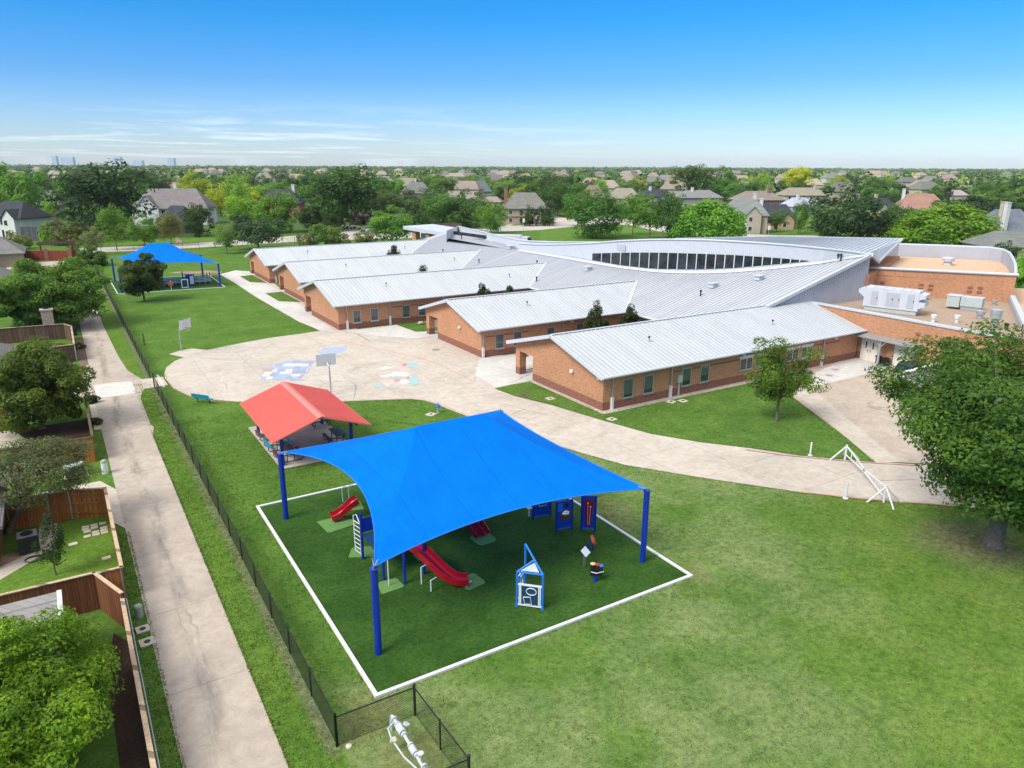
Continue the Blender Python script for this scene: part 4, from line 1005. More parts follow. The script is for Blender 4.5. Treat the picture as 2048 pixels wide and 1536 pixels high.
b.build('roof_ladder', 'steel', SC)

# loose blades and tufts where the grass is near enough to show them
def inside(poly, x, y):
    c = np.zeros(len(x), bool); n = len(poly)
    for i in range(n):
        (x0, y0), (x1, y1) = poly[i], poly[(i + 1) % n]
        if y0 == y1: continue
        c ^= ((y0 > y) != (y1 > y)) & (x < (x1 - x0) * (y - y0) / (y1 - y0) + x0)
    return c
rg_ = np.random.default_rng(21); bx = []; by_ = []
def scatter(x0, x1, y0, y1, n, sp, per):
    cx, cy = rg_.uniform(x0, x1, n), rg_.uniform(y0, y1, n)
    bx.append((cx[:, None] + rg_.normal(0, sp, (n, per))).ravel()); by_.append((cy[:, None] + rg_.normal(0, sp, (n, per))).ravel())
scatter(9, 46, 8, 48, 5200, .22, 10); scatter(4.2, 5.8, 14, 75, 1500, .15, 9); scatter(.25, 1.15, 14, 43, 500, .12, 9); scatter(6, 26, 43, 62, 1600, .2, 9); scatter(6, 8.2, 21, 62, 600, .2, 9); scatter(36, 58, 28, 45, 1500, .2, 9)
def along(poly, n, w):
    P = np.array(poly + [poly[0]]); L = np.hypot(*(P[1:] - P[:-1]).T); k = rg_.choice(len(L), n, p=L / L.sum()); t = rg_.random(n)[:, None]; q = P[k] + (P[k + 1] - P[k]) * t + rg_.normal(0, w, (n, 2)); bx.append(q[:, 0]); by_.append(q[:, 1])
along([T0, T1, T2, T3], 5000, .16); along([(ALX1, 12), (ALX1, 60)], 5000, .07); along([(ALX0, 12), (ALX0, 43)], 3500, .07); along([tuple(q) for q in court[16:36]], 7000, .10); along([tuple(q) for q in lw1], 4000, .08)
X_, Y_ = np.concatenate(bx), np.concatenate(by_)
ok = ~inside([(8.05, 23.0), (25.05, 22.98), (25.05, 42.45), (8.05, 42.45)], X_, Y_) & ~((X_ > ALX0 + .03) & (X_ < ALX1 - .03)) & (X_ > .24)
cin = inside([tuple(q) for q in court], X_, Y_); lin = inside([tuple(q) for q in lw1], X_, Y_); pin = inside([(10.85, 47.4), (16.55, 47.3), (16.5, 56.6), (17.5, 60.9), (15.6, 61.5), (10.8, 57.1)], X_, Y_)
ok &= (~cin | lin) & ~pin & ~((X_ > 46.5) & (Y_ < 27)); X_, Y_ = X_[ok], Y_[ok]; N = len(X_)
hgt = rg_.uniform(.03, .085, N); an = rg_.uniform(0, math.pi, N); wd_ = rg_.uniform(.012, .03, N); lx_, ly_ = rg_.normal(0, .035, N), rg_.normal(0, .035, N); zb_ = np.where(inside([tuple(q) for q in lw1], X_, Y_), .06, .0)
dx, dy = np.cos(an) * wd_, np.sin(an) * wd_
v = np.stack([np.stack([X_ - dx, Y_ - dy, zb_], 1), np.stack([X_ + dx, Y_ + dy, zb_], 1), np.stack([X_ + lx_, Y_ + ly_, zb_ + hgt], 1)], 1).reshape(-1, 3)
me = bpy.data.meshes.new('grass_blades'); me.vertices.add(3 * N); me.vertices.foreach_set('co', v.astype(np.float32).ravel()); me.loops.add(3 * N); me.loops.foreach_set('vertex_index', np.arange(3 * N, dtype=np.int32))
me.polygons.add(N); me.polygons.foreach_set('loop_start', np.arange(0, 3 * N, 3, dtype=np.int32)); me.polygons.foreach_set('loop_total', np.full(N, 3, dtype=np.int32)); me.update(calc_edges=True)
mt, nt, bs = newmat('grass_blade', .8, .15); g = nd(nt, 'ShaderNodeNewGeometry')
nt.links.new(ramp(nt, g.outputs['Random Per Island'], [(0, (.045, .105, .014)), (.5, (.085, .175, .025)), (.8, (.14, .23, .04)), (1, (.26, .26, .10))]), bs.inputs['Base Color']); me.materials.append(mt)
o = bpy.data.objects.new('grass_blades', me); COL.objects.link(o); o['kind'] = 'stuff'

# ------------------------------------------------------------------ shade canopies
def shade_canopy(label, posts, ridge, zt=4.2, rz=7.05, dip=(1.25, 1.5, 1.2, 1.4)):
    """posts: four corners in order round; the ridge ends lie over the middle"""
    cx = sum(p[0] for p in posts) / 4; cy = sum(p[1] for p in posts) / 4
    T = thing('shade_canopy', label, 'canopy', (cx, cy, 0))
    c = [Vector((*p, zt)) for p in posts]; E1, E2 = Vector((*ridge[0], rz)), Vector((*ridge[1], rz)); ctr = Vector((cx, cy, 0))
    # four panels: each pairs an edge of the outline with its stretch of the ridge
    panels = [(c[0], c[1], E1, E2, dip[0]), (c[1], c[2], E2, E2, dip[1]), (c[2], c[3], E2, E1, dip[2]), (c[3], c[0], E1, E1, dip[3])]
    b = MB(); N1, N2 = 28, 18; edge = MB()
    for a, e, r0, r1, dp in panels:
        mid = (a + e) / 2; inn = Vector((ctr.x - mid.x, ctr.y - mid.y, 0)).normalized()
        rm = (r0 + r1) / 2; run = (Vector((rm.x - mid.x, rm.y - mid.y, 0))).length
        vs = []; ed = []
        for i in range(N1 + 1):
            t = i / N1; q = 4 * t * (1 - t)
            p = a.lerp(e, t) + inn * dp * q; p.z += (rz - zt) * dp / run * q * .8; r = r0.lerp(r1, t); ed.append(p)
            for k in range(N2 + 1):
                s = k / N2; v = p.lerp(r, s); v.z -= .42 * 4 * s * (1 - s) * (1 - .45 * q)
                for c0, tt in ((a, t), (e, 1 - t)):
                    dc = (v - c0).length; v.z += .05 * math.exp(-dc / 2.2) * min(1, dc) * math.sin(9 * math.atan2(s * 3, tt + .02)) * (1 if 0 < s < 1 else 0)
                vs.append(v)
        fs = [(i * (N2 + 1) + k, (i + 1) * (N2 + 1) + k, (i + 1) * (N2 + 1) + k + 1, i * (N2 + 1) + k + 1) for i in range(N1) for k in range(N2)]
        b.add(vs, fs); edge.tube(ed, .028, 5)
    F = b.build('canopy_fabric', 'shade_fabric', T, smooth=True)
    edge.build('hem', 'light_blue', F)
    for p in posts:
        q = MB(); q.tube([(p[0], p[1], 0), (p[0], p[1], zt - .12)], .155, 14); P = q.build('post', 'blue_post', T, smooth=False)
        q = MB(); q.tube([(p[0], p[1], zt - .13), (p[0], p[1], zt - .06)], .18, 14); d = (Vector((cx, cy, 0)) - Vector((p[0], p[1], 0))).normalized()
        q.build('post_cap', 'blue_post', P)
        q = MB(); o_ = Vector((p[0], p[1], zt))
        q.box((p[0], p[1], zt), (.10, .05, .16), math.atan2(d.y, d.x)); q.tube([o_ + Vector((0, 0, -.03)), o_ + d * .45 + Vector((0, 0, .08))], .03, 6)
        for s in (-.35, .35): q.tube([o_ + Vector((0, 0, -.02)), o_ + Vector((d.x * .6 - d.y * s, d.y * .6 + d.x * s, .03))], .014, 5)
        q.build('shackle', 'steel', P)
    return T
shade_canopy('large blue fabric shade canopy on four posts over the near playground', [(9.15, 25.5), (23.85, 25.4), (23.85, 40), (9.17, 40)], [(14.5, 32.8), (18.5, 32.8)], dip=(.95, 1.2, 1.0, 1.75))
shade_canopy('distant blue shade canopy behind the lone round tree on the back lawn', [(7.95, 131.6), (22.75, 130.7), (22.3, 144.6), (8.0, 146.6)], [(13.4, 139), (16.6, 138.6)], zt=4.0, rz=7.0)

# ------------------------------------------------------------------ near playground
def slide_mesh(path, wd, h=.28, th=.03):
    """a chute: a bed with raised sides following the path"""
    b = MB(); P = [Vector(p) for p in smooth_pts(path, 6)]; vs = []
    prof = [(-wd / 2 - .05, h), (-wd / 2, h + .01), (-wd / 2 + .05, .06), (-wd / 4, .0), (wd / 4, 0), (wd / 2 - .05, .06), (wd / 2, h + .01), (wd / 2 + .05, h), (wd / 2 + .03, -.05), (-wd / 2 - .03, -.05)]
    for i, p in enumerate(P):
        t = (P[min(i + 1, len(P) - 1)] - P[max(i - 1, 0)]).normalized(); s = t.cross(Vector((0, 0, 1))).normalized(); u = s.cross(t)
        for a, c in prof: vs.append(p + s * a + u * c)
    n = len(prof)
    fs = [(i * n + k, i * n + (k + 1) % n, (i + 1) * n + (k + 1) % n, (i + 1) * n + k) for i in range(len(P) - 1) for k in range(n)]
    return b.add(vs, fs)
PS = thing('play_structure', 'blue play tower with red slides under the near shade canopy', 'play structure', (13.5, 31.5, 0))
for x, y, h in ((11.38, 33.29, 2.6), (11.56, 30.83, 2.6), (12.31, 29.95, 2.6), (13.52, 30.25, 2.6), (13.3, 33.3, 2.8), (16.6, 33.4, 2.6), (18.4, 33.4, 2.6), (16.6, 35, 2.6), (18.4, 35, 2.6), (13.3, 36.4, 2.2), (15, 36.4, 2.2)):
    b = MB(); b.tube([(x, y, 0), (x, y, h)], .075, 10); b.tube([(x, y, h), (x, y, h + .05)], .085, 10); b.build('post', 'blue_post', PS)
for q, z in (((11.4, 13.5, 30.9, 33.3), 1.45), ((13.5, 16.6, 33.3, 36.4), 1.2), ((16.6, 18.4, 33.4, 35), 1.1)):
    b = MB(); b.bb(q[0], q[1], q[2], q[3], z - .08, z); b.build('deck', 'navy_plastic', PS)
b = slide_mesh([(13.05, 31.0, 1.52), (13.25, 30.4, 1.45), (13.55, 29.75, 1.1), (13.85, 29.2, .72), (14.15, 28.75, .42), (14.5, 28.4, .28), (14.95, 28.2, .24)], .64)
b.build('slide', 'red_plastic', PS)
b = slide_mesh([(12.9, 38.0, 1.1), (12.5, 38.05, .85), (12.1, 38.15, .5), (11.75, 38.2, .3), (11.35, 38.25, .22)], .6); b.build('slide', 'red_plastic', PS)
for dx in (-.24, .27):
    b = slide_mesh([(17.6 + dx, 33.3, 1.15), (17.7 + dx, 32.9, .8), (17.8 + dx, 32.5, .45), (17.92 + dx, 32.1, .12)], .38, .2); b.build('slide', 'red_plastic', PS)
for x, y, z in ((13.0, 29.48, .95), (13.12, 28.65, .62), (14.75, 28.05, .22)):
    b = MB(); b.tube([(x, y, 0), (x, y, z)], .035, 8); b.tube([(x, y, z), (x + .35, y + .1, z + .02)], .03, 6); b.build('slide_support', 'white_paint', PS)
b = MB(); b.tube([(11.55, 30.17, 0), (11.55, 30.17, 2.5), (11.6, 30.4, 2.65), (11.7, 30.9, 2.65)], .032, 8); b.build('fire_pole', 'white_paint', PS)
b = MB()
b.tube([(11.3, 34.16, .15), (11.3, 34.2, 2.2), (11.4, 34.0, 2.3), (11.45, 33.6, 1.9)], .03, 6); b.tube([(11.36, 33.45, .15), (11.38, 33.42, 2.2)], .03, 6)
for k in range(8): b.tube([(11.3, 34.17, .16 + .25 * k), (11.37, 33.43, .16 + .25 * k + .08)], .024, 5)
b.build('ladder', 'white_paint', PS)
b = MB()
for x in (12.6, 13.0): b.tube([(x, 39.9, .25), (x, 39.95, 1.15), (x + .1, 39.9, 1.3), (x + .3, 39.7, 1.3)], .025, 6)
b.build('handrail', 'white_paint', PS)
b = MB(); b.bb(12.55, 13.3, 39.3, 40.0, .18, .3); b.build('step', 'navy_plastic', PS)
for (x0, x1, y, z0, z1) in ((13.4, 16.5, 33.35, 1.3, 2.1), (11.45, 13.3, 33.4, 1.5, 2.3)):
    b = MB(); b.bb(x0, x1, y, y + .04, z0, z1); b.build('panel', 'blue_plastic', PS)
Z2 = lambda x, y: G2(500 + x / 2.2756, 800 + y / 2.2756)
mats = [([(305, 557), (395, 536), (470, 548), (500, 562), (370, 605), (352, 605)], 'before the left red slide'), ([(404, 492), (430, 470), (500, 462), (520, 500), (470, 505)], 'by the white handrail step'),
        ([(448, 720), (462, 680), (470, 675), (560, 668), (575, 700), (560, 716)], 'under the white ladder'), ([(580, 845), (590, 832), (660, 815), (672, 818), (700, 848), (698, 855), (610, 885), (598, 884)], 'at the foot of the white fire pole'),
        ([(960, 850), (975, 808), (1012, 792), (1025, 794), (1070, 830), (1068, 838), (1000, 867), (988, 866)], 'at the end of the long red slide'), ([(740, 712), (760, 690), (820, 670), (850, 705), (846, 714), (770, 738)], 'beneath the upper part of the long red slide'),
        ([(1000, 632), (1020, 608), (1085, 606), (1120, 636), (1116, 646), (1060, 664), (1042, 663)], 'before the double red slide')]
for pts, where in mats:
    b = MB(); b.prism([Z2(*p) for p in pts], .031, .055); tag(b.build('rubber_mat', 'green_mat'), 'pale green rubber mat on the turf ' + where, 'mat', 'green rubber mats on the near playground')
# free-standing play pieces
T = thing('play_house', 'small blue pipe playhouse with white counting panel on the turf', 'playhouse', (16.5, 25.2, 0))
A, B_, C_ = Vector((16.05, 25.42, 0)), Vector((16.92, 24.55, 0)), Vector((16.94, 26.1, 0))
up = Vector((0, 0, 1)); apb = C_ + up * 2.72; apx = apb.lerp(B_ + up * 1.85, .52)
for p, h in ((A, 1.85), (B_, 1.85), (C_, 2.72)):
    b = MB(); b.tube([p, p + up * h], .055, 10); b.tube([p, p + up * .1], .085, 10); b.build('post', 'light_blue', T)
for p, q in ((A + up * 1.85, apx), (B_ + up * 1.85, apx), (A + up * 1.86 + (B_ - A) * .02, B_ + up * 1.86), (apx, apb), (A + up * 1.22, C_ + up * 1.22)):
    b = MB(); b.tube([p, q], .05, 8); b.build('roof_beam', 'light_blue', T)
b = MB(); b.add([A + up * 1.95 + (B_ - A) * .15, A + up * 1.95 + (B_ - A) * .85, apx - up * .12], [(0, 1, 2)]); b.build('gable_panel', 'ac_grey', T)
dAB = (B_ - A).normalized(); rzab = math.atan2(dAB.y, dAB.x); nAB = Vector((-dAB.y, dAB.x, 0)); mid = (A + B_) / 2; out_ = -nAB if nAB.y > 0 else nAB
b = MB(); b.box(tuple(mid + up * .68), ((B_ - A).length - .3, .04, 1.0), rzab); pn = b.build('panel', 'navy_plastic', T)
b = MB()
for z in (.15, 1.22): b.box(tuple(mid + up * z), ((B_ - A).length - .1, .06, .08), rzab)
for s in (-.5, -.43, .43, .5): b.box(tuple(mid + dAB * s + up * .68), (.05, .06, 1.02), rzab)
b.build('panel_frame', 'white_plastic', T)
b = MB(); c = mid + dAB * .08 + out_ * .05 + up * .92
b.tube([c + dAB * .24 * math.cos(a) + up * .18 * math.sin(a) for a in np.linspace(0, 2 * math.pi, 21)], .02, 6); b.build('ring', 'white_plastic', pn)
b = MB(); c = mid - dAB * .1 + out_ * .05 + up * .42
b.tube([c + dAB * x + up * z for x, z in ((-.2, .17), (.14, .2), (.2, -.17), (-.13, -.2), (-.2, .17))], .02, 6); b.build('square', 'white_plastic', pn)
b = MB(); dAC = (C_ - A).normalized(); m2 = A + dAC * .45
for s in (-.35, .1, .35): b.box(tuple(m2 + dAC * s + up * .85), (.05, .04, 1.2), math.atan2(dAC.y, dAC.x))
for z in (.3, 1.1, 1.5): b.box(tuple(m2 + up * z), (.8, .045, .06), math.atan2(dAC.y, dAC.x))
b.build('side_rail', 'white_plastic', T)

def stand_panel(name, label, cat, p0, p1, h, inset=.0):
    p0, p1 = Vector((*p0, 0)), Vector((*p1, 0)); d = (p1 - p0).normalized(); mid = (p0 + p1) / 2; rz = math.atan2(d.y, d.x); w_ = (p1 - p0).length
    n_ = Vector((-d.y, d.x, 0)); n_ = -n_ if n_.dot(mid) > 0 else n_
    t = thing(name, label, cat, tuple(mid))
    b = MB(); b.box(tuple(mid + Vector((0, 0, h / 2 + .1))), (w_ - .1, .06, h - .25), rz); pn = b.build('panel', 'blue_plastic', t)
    for s in (-1, 1):
        b = MB(); b.box(tuple(mid + d * s * (w_ / 2) + Vector((0, 0, h / 2))), (.1, .1, h), rz); b.build('post', 'blue_post', t)
    b = MB(); b.box(tuple(mid + Vector((0, 0, .22))) , (w_ - .1, .09, .06), rz); b.build('foot_rail', 'light_blue', t)
    return t, pn, mid, d, n_, rz
t, pn, mid, d, n_, rz = stand_panel('mirror_panel', 'blue play panel with round bubble mirror in a red ring', 'play panel', (21.8, 30.4), (22.72, 30.2), 1.95)
f = lambda dx, z, off=.05: mid + d * dx + n_ * off + Vector((0, 0, z))
b = MB(); b.tube([f(.08 + .3 * math.cos(a), 1.05 + .3 * math.sin(a)) for a in np.linspace(0, 2 * math.pi, 25)], .035, 6); b.build('ring', 'red_plastic', pn)
plain('mirror', (.8, .8, .8), .08, .5, 1.0, .01)
b = MB(); ring = []
vs = [f(.08, 1.05, .16)]; fs = []
for k, (r, o_) in enumerate(((.15, .13), (.29, .05))):
    for a in range(20): g = 2 * math.pi * a / 20; vs.append(f(.08 + r * math.cos(g), 1.05 + r * math.sin(g), o_))
for a in range(20): fs += [(0, 1 + a, 1 + (a + 1) % 20), (1 + a, 21 + a, 21 + (a + 1) % 20, 1 + (a + 1) % 20)]
b.add(vs, fs); b.build('bubble_mirror', 'mirror', pn, smooth=True)
b = MB(); b.add([f(.12 + .14 * math.cos(a), 1.62 + .14 * math.sin(a), .04) for a in np.linspace(0, 2 * math.pi, 9)[:-1]], [tuple(range(8))]); b.build('hole', 'dark_plastic', pn)
b = MB(); b.box(tuple(f(-.27, 1.55, .045)), (.3, .02, .5), rz); b.build('plaque', 'light_blue', pn)
t, pn, mid, d, n_, rz = stand_panel('music_panel', 'tall blue music panel with a red face and two white beaters', 'play panel', (23.1, 29.8), (23.75, 29.35), 2.25)
f = lambda dx, z, off=.05: mid + d * dx + n_ * off + Vector((0, 0, z))
b = MB(); P = [f(-.13, .45), f(-.1, .38), f(.1, .38), f(.13, .45), f(.27, 1.85), f(.22, 2.0), f(-.22, 2.0), f(-.27, 1.85)]; b.add(P + [p + n_ * .03 for p in P], [tuple(range(8)), tuple(range(15, 7, -1))] + [(i, 8 + i, 8 + (i + 1) % 8, (i + 1) % 8) for i in range(8)]); b.build('red_face', 'red_plastic', pn)
for dx, z in ((-.06, 1.8), (.09, 1.6)):
    b = MB(); b.tube([f(dx * .6, .48, .1), f(dx, z, .1)], .012, 5); b.lathe([(.0, -.05), (.045, -.02), (.045, .02), (0, .05)], tuple(f(dx, z, .1)), 8); b.build('beater', 'white_plastic', pn)
t, pn, mid, d, n_, rz = stand_panel('play_counter', 'low blue shop-counter panel with a wooden frame at the back of the turf', 'play panel', (21.5, 32.35), (22.6, 32.15), 1.5)
b = MB(); b.tube([mid + d * x + n_ * .05 + Vector((0, 0, z)) for x, z in ((-.2, .85), (.25, .85), (.25, 1.35), (-.2, 1.35), (-.2, .85))], .03, 6); b.build('frame', 'pale_stone', pn)
b = MB(); b.box((21.25, 32.4, .85), (.3, .3, .05)); b.bb(21.22, 21.28, 32.37, 32.43, .3, .85); b.build('tray', 'white_plastic', t)
t = thing('spinner_wheel', 'orange spinner wheel on a bent blue stand', 'spinner', (22.15, 27.7, 0))
b = MB(); b.tube([(22.0, 27.8, 0), (22.05, 27.75, .5), (22.2, 27.65, .62)], .05, 8); b.tube([(22.3, 27.7, 0), (22.3, 27.7, .5)], .05, 8); b.build('stand', 'blue_post', t)
b = MB(); dv_ = Vector((.75, -.5, .35)).normalized(); c = Vector((22.25, 27.6, .72)); b.tube([c - dv_ * .07, c + dv_ * .07], .27, 18); b.tube([c - dv_ * .1, c + dv_ * .1], .05, 8); b.build('wheel', 'orange_plastic', t)
t = thing('sign_stand', 'small white information plate tilted on a grey pedestal', 'sign', (20.91, 26.6, 0))
b = MB(); b.bb(20.87, 20.95, 26.56, 26.64, 0, .85); b.build('post', 'steel', t)
b = MB(); b.box((20.93, 26.55, .92), (.55, .42, .03), .5, .75); b.build('plate', 'white_plastic', t)
t = thing('drum_set', 'cluster of black play drums with coloured tops on a blue base', 'drums', (20.6, 25.2, 0))
b = MB(); b.tube([(20.5, 25.2, 0), (20.6, 25.2, .4)], .09, 10); b.build('base', 'blue_post', t)
for dx, dy, h, cm_ in ((-.17, .1, .98, 'yellow_paint'), (.02, 0, .92, 'red_plastic'), (.2, -.08, .85, 'light_blue')):
    b = MB(); b.tube([(20.58 + dx * .8, 25.2 + dy, .35), (20.6 + dx, 25.2 + dy, h)], .125, 12); dr = b.build('drum', 'black_metal', t)
    b = MB(); b.tube([(20.6 + dx, 25.2 + dy, h), (20.6 + dx, 25.2 + dy, h + .035)], .13, 12); b.build('drum_head', cm_, dr)
b = MB(); b.tube([(20.3, 25.25, .6), (20.45, 25.0, .6), (20.62, 24.98, .6), (20.85, 24.95, .6)], .02, 5); b.build('band', 'white_plastic', t)

# ------------------------------------------------------------------ far playground
FS = thing('play_structure', 'distant blue and red play tower with long ramp under the far canopy', 'play structure', (15, 138, 0))
def fb_(name, mat, *boxes):
    b = MB()
    for q in boxes: b.bb(*q)
    return b.build(name, mat, FS)
for x, y, h in ((12.6, 136, 2.0), (13.6, 136, 1.9), (14.6, 136.2, 1.9), (17.6, 135, 2.6), (18.5, 134.6, 2.1), (19.3, 134.8, 2.0), (21.8, 137, 1.6), (22.4, 138, 1.6)):
    b = MB(); b.tube([(x, y, 0), (x, y, h)], .07, 8); b.build('post', 'blue_post', FS)
fb_('deck', 'navy_plastic', (12.4, 14.8, 136, 138.5, .7, .8)); fb_('deck', 'navy_plastic', (17.5, 19.4, 134.8, 137.5, .75, .85))
for k, (x0, x1, y0, y1) in enumerate(((14.8, 17.5, 136.6, 136.7), (19.4, 22.2, 136.0, 136.1))):
    b = MB()
    for z in (.35, .6, .85, 1.1): b.bb(x0, x1, y0, y1, z, z + .07)
    for f_ in (0, .33, .66, 1): xx = x0 + (x1 - x0) * f_; b.bb(xx - .03, xx + .03, y0, y1, .0, 1.2)
    b.build('railing', 'white_plastic', FS)
    fb_('ramp', 'navy_plastic', (x0, x1, y0 + .12, y0 + 1.3, .3, .38))
fb_('tunnel', 'red_plastic', (12.9, 13.7, 135.2, 136.0, .05, .75)); fb_('panel', 'dark_plastic', (12.5, 13.9, 135.96, 136.0, .8, 1.5)); fb_('panel', 'white_plastic', (12.0, 13.2, 137.9, 138, .9, 2.1)); fb_('panel', 'blue_plastic', (18.0, 19.2, 134.9, 135, 1.1, 1.9)); fb_('climber', 'white_plastic', (18.6, 19.2, 134.4, 134.5, .3, 1.7))
b = MB(); b.add([(17.4, 134.9, 2.1), (18.7, 134.6, 1.6), (18.7, 136.5, 1.6), (17.4, 136.8, 2.1)], [(0, 1, 2, 3)]); b.build('roof_panel', 'blue_plastic', FS)
t = thing('counting_board', 'small white framed play board standing at the edge of the far playground', 'play panel', (17.4, 132.3, 0))
b = MB()
for q in ((16.9, 17.0, 132.2, 132.3, .1, 1.5), (17.85, 17.95, 132.2, 132.3, .1, 1.5), (17.0, 17.85, 132.2, 132.3, 1.38, 1.5), (17.0, 17.85, 132.2, 132.3, .1, .22)): b.bb(*q)
b.build('frame', 'white_plastic', t); b = MB(); b.bb(17.0, 17.85, 132.24, 132.27, .22, 1.38); b.build('board', 'navy_plastic', t)
t = thing('play_post', 'orange slatted play totem on a thin pole by the far playground', 'play post', (15.2, 131.6, 0))
b = MB(); b.bb(15.16, 15.24, 131.56, 131.64, 0, 1.5); b.build('post', 'white_plastic', t)
b = MB()
for z in (.75, 1.0, 1.25): b.bb(14.8, 15.6, 131.5, 131.56, z, z + .14)
b.build('slats', 'orange_plastic', t)

# ------------------------------------------------------------------ red-roofed picnic pavilion and its tables
PV = thing('picnic_pavilion', 'open picnic pavilion with salmon red ribbed gable roof on blue posts', 'pavilion', (13.65, 51.4, 0))
px0, px1, pxm, py0_, py1_, pze, pzr = 10.22, 17.1, 13.62, 46.45, 56.2, 2.42, 3.62
b = MB(); b.slab([(px0, py0_, pze), (pxm, py0_, pzr), (pxm, py1_, pzr), (px0, py1_, pze)], .09); b.slab([(pxm, py0_, pzr), (px1, py0_, pze), (px1, py1_, pze), (pxm, py1_, pzr)], .09)
y = py0_ + .12
an1 = math.atan2(pzr - pze, pxm - px0); L1 = math.hypot(pxm - px0, pzr - pze)
while y < py1_ - .05:
    b.box(((px0 + pxm) / 2, y, (pze + pzr) / 2 + .018), (L1 - .02, .07, .05), 0, 0, -an1); b.box(((px1 + pxm) / 2, y, (pze + pzr) / 2 + .018), (L1 - .02, .07, .05), 0, 0, an1); y += .23
PR = b.build('roof', 'red_roof', PV)
b = MB()
for s in (-1, 1): b.box((pxm + s * .14, (py0_ + py1_) / 2, pzr + .035 - .05), (.3, py1_ - py0_ + .02, .03), 0, 0, s * an1)
b.build('ridge_cap', 'red_ridge', PR)
for yy in (48.0, 55.0):
    b = MB(); b.tube([(11.15, yy, 2.35), (pxm, yy, pzr - .2), (16.1, yy, 2.35)], .10, 4); b.build('rafter', 'blue_post', PV)
    for xx in (11.15, 16.1): b = MB(); b.bb(xx - .1, xx + .1, yy - .1, yy + .1, .05, 2.45); b.build('post', 'blue_post', PV)
for xx, zz in ((11.15, 2.5), (16.1, 2.5), (pxm, 3.4)):
    b = MB(); b.bb(xx - .06, xx + .06, py0_ + .2, py1_ - .2, zz, zz + .16); b.build('beam', 'blue_post', PV)
def picnic_table(loc, rz, mat, label):
    t = thing('picnic_table', label, 'picnic table', loc, rz, 'picnic tables under the red roof')
    b = MB(); b.bb(-.9, .9, -.37, .37, .72, .77); b.build('table_top', mat, t, world=False)
    for s in (-1, 1): b = MB(); b.bb(-.9, .9, s * .78 - .13, s * .78 + .13, .43, .47); b.build('bench', mat, t, world=False)
    for s in (-.6, .6):
        b = MB(); b.tube([(s, -.86, .42), (s, -.88, .2), (s, -.72, .05), (s, .72, .05), (s, .88, .2), (s, .86, .42)], .03, 6); b.tube([(s, -.25, .05), (s, -.25, .72)], .03, 6); b.tube([(s, .25, .05), (s, .25, .72)], .03, 6); b.tube([(s, -.25, .4), (s, .25, .4)], .025, 6)
        b.build('leg_frame', 'black_metal', t, world=False)
    return t
hp = math.pi / 2
picnic_table((11.75, 54.0, .05), hp, 'brown_plastic', 'brown topped picnic table at the court end of the pavilion row')
picnic_table((11.75, 51.5, .05), hp, 'teal_plastic', 'teal topped picnic table in the middle of the left pavilion row')
picnic_table((11.8, 49.0, .05), hp, 'brown_plastic', 'brown topped picnic table by the front left pavilion post')
picnic_table((15.9, 55.0, .05), 0.0, 'navy_plastic', 'picnic table standing crosswise at the back right of the pavilion')
picnic_table((15.9, 50.6, .05), hp, 'navy_plastic', 'dark teal picnic table at the right edge of the pavilion slab')

# ------------------------------------------------------------------ court furniture
def hoop(loc, rz, label, clear):
    t = thing('basketball_hoop', label, 'basketball hoop', loc, rz)
    b = MB(); b.tube([(0, 0, 0), (0, 0, 2.25), (.12, 0, 2.65), (.45, 0, 2.88), (.9, 0, 2.95)], .075, 10); b.tube([(.1, 0, 2.5), (.9, 0, 2.72)], .03, 6); b.build('pole', 'galvanised', t, world=False)
    b = MB(); b.bb(.9, .95, -.9, .9, 2.55, 3.62); B = b.build('backboard', 'white_paint', t, world=False)
    b = MB()
    for q in ((-.9, -.84, 2.55, 3.62), (.84, .9, 2.55, 3.62), (-.84, .84, 3.56, 3.62), (-.84, .84, 2.55, 2.61), (-.3, -.25, 2.85, 3.25), (.25, .3, 2.85, 3.25), (-.25, .25, 3.2, 3.25)): b.bb(.951, .962, *q)
    b.build('board_lines', 'galvanised', B, world=False)
    b = MB(); b.tube([(1.2 + .23 * math.cos(a), .23 * math.sin(a), 2.75) for a in np.linspace(0, 2 * math.pi, 17)], .015, 5); b.bb(.95, 1.0, -.06, .06, 2.7, 2.78); b.build('rim', 'orange_plastic', t, world=False)
    b = MB()
    for k in range(10):
        a = 2 * math.pi * k / 10; b.tube([(1.2 + .22 * math.cos(a), .22 * math.sin(a), 2.74), (1.2 + .13 * math.cos(a + .3), .13 * math.sin(a + .3), 2.35)], .006, 4)
    b.build('net', 'white_paint', t, world=False)
hoop((10.2, 86.5, 0), math.radians(-47), 'basketball hoop on a bent grey pole at the grass corner of the court', False)
hoop((19.2, 62.1, .02), math.radians(88), 'basketball hoop with its back turned, behind the red pavilion', True)
t = thing('bench', 'turquoise bench with black legs at the edge of the round court', 'bench', (8.95, 65.6, 0), math.radians(-52))
b = MB(); b.bb(-.95, .95, -.2, .2, .42, .46); b.build('seat', 'teal_plastic', t, world=False)
b = MB(); b.box((0, -.3, .72), (1.9, .04, .34), 0, .2); b.build('backrest', 'teal_plastic', t, world=False)
for s in (-.65, .65):
    b = MB(); b.tube([(s, .05, 0), (s, .05, .43)], .04, 6); b.tube([(s, .05, .3), (s, -.2, .43), (s, -.33, .85)], .03, 6); b.build('leg', 'black_metal', t, world=False)
t = thing('fire_hydrant', 'blue and grey fire hydrant on the grass beside the path', 'hydrant', (25.28, 52.67, 0))
b = MB(); b.lathe([(.14, 0), (.14, .06), (.1, .07), (.1, .5), (.13, .51), (.13, .56)], (25.28, 52.67, 0), 12); b.build('barrel', 'galvanised', t)
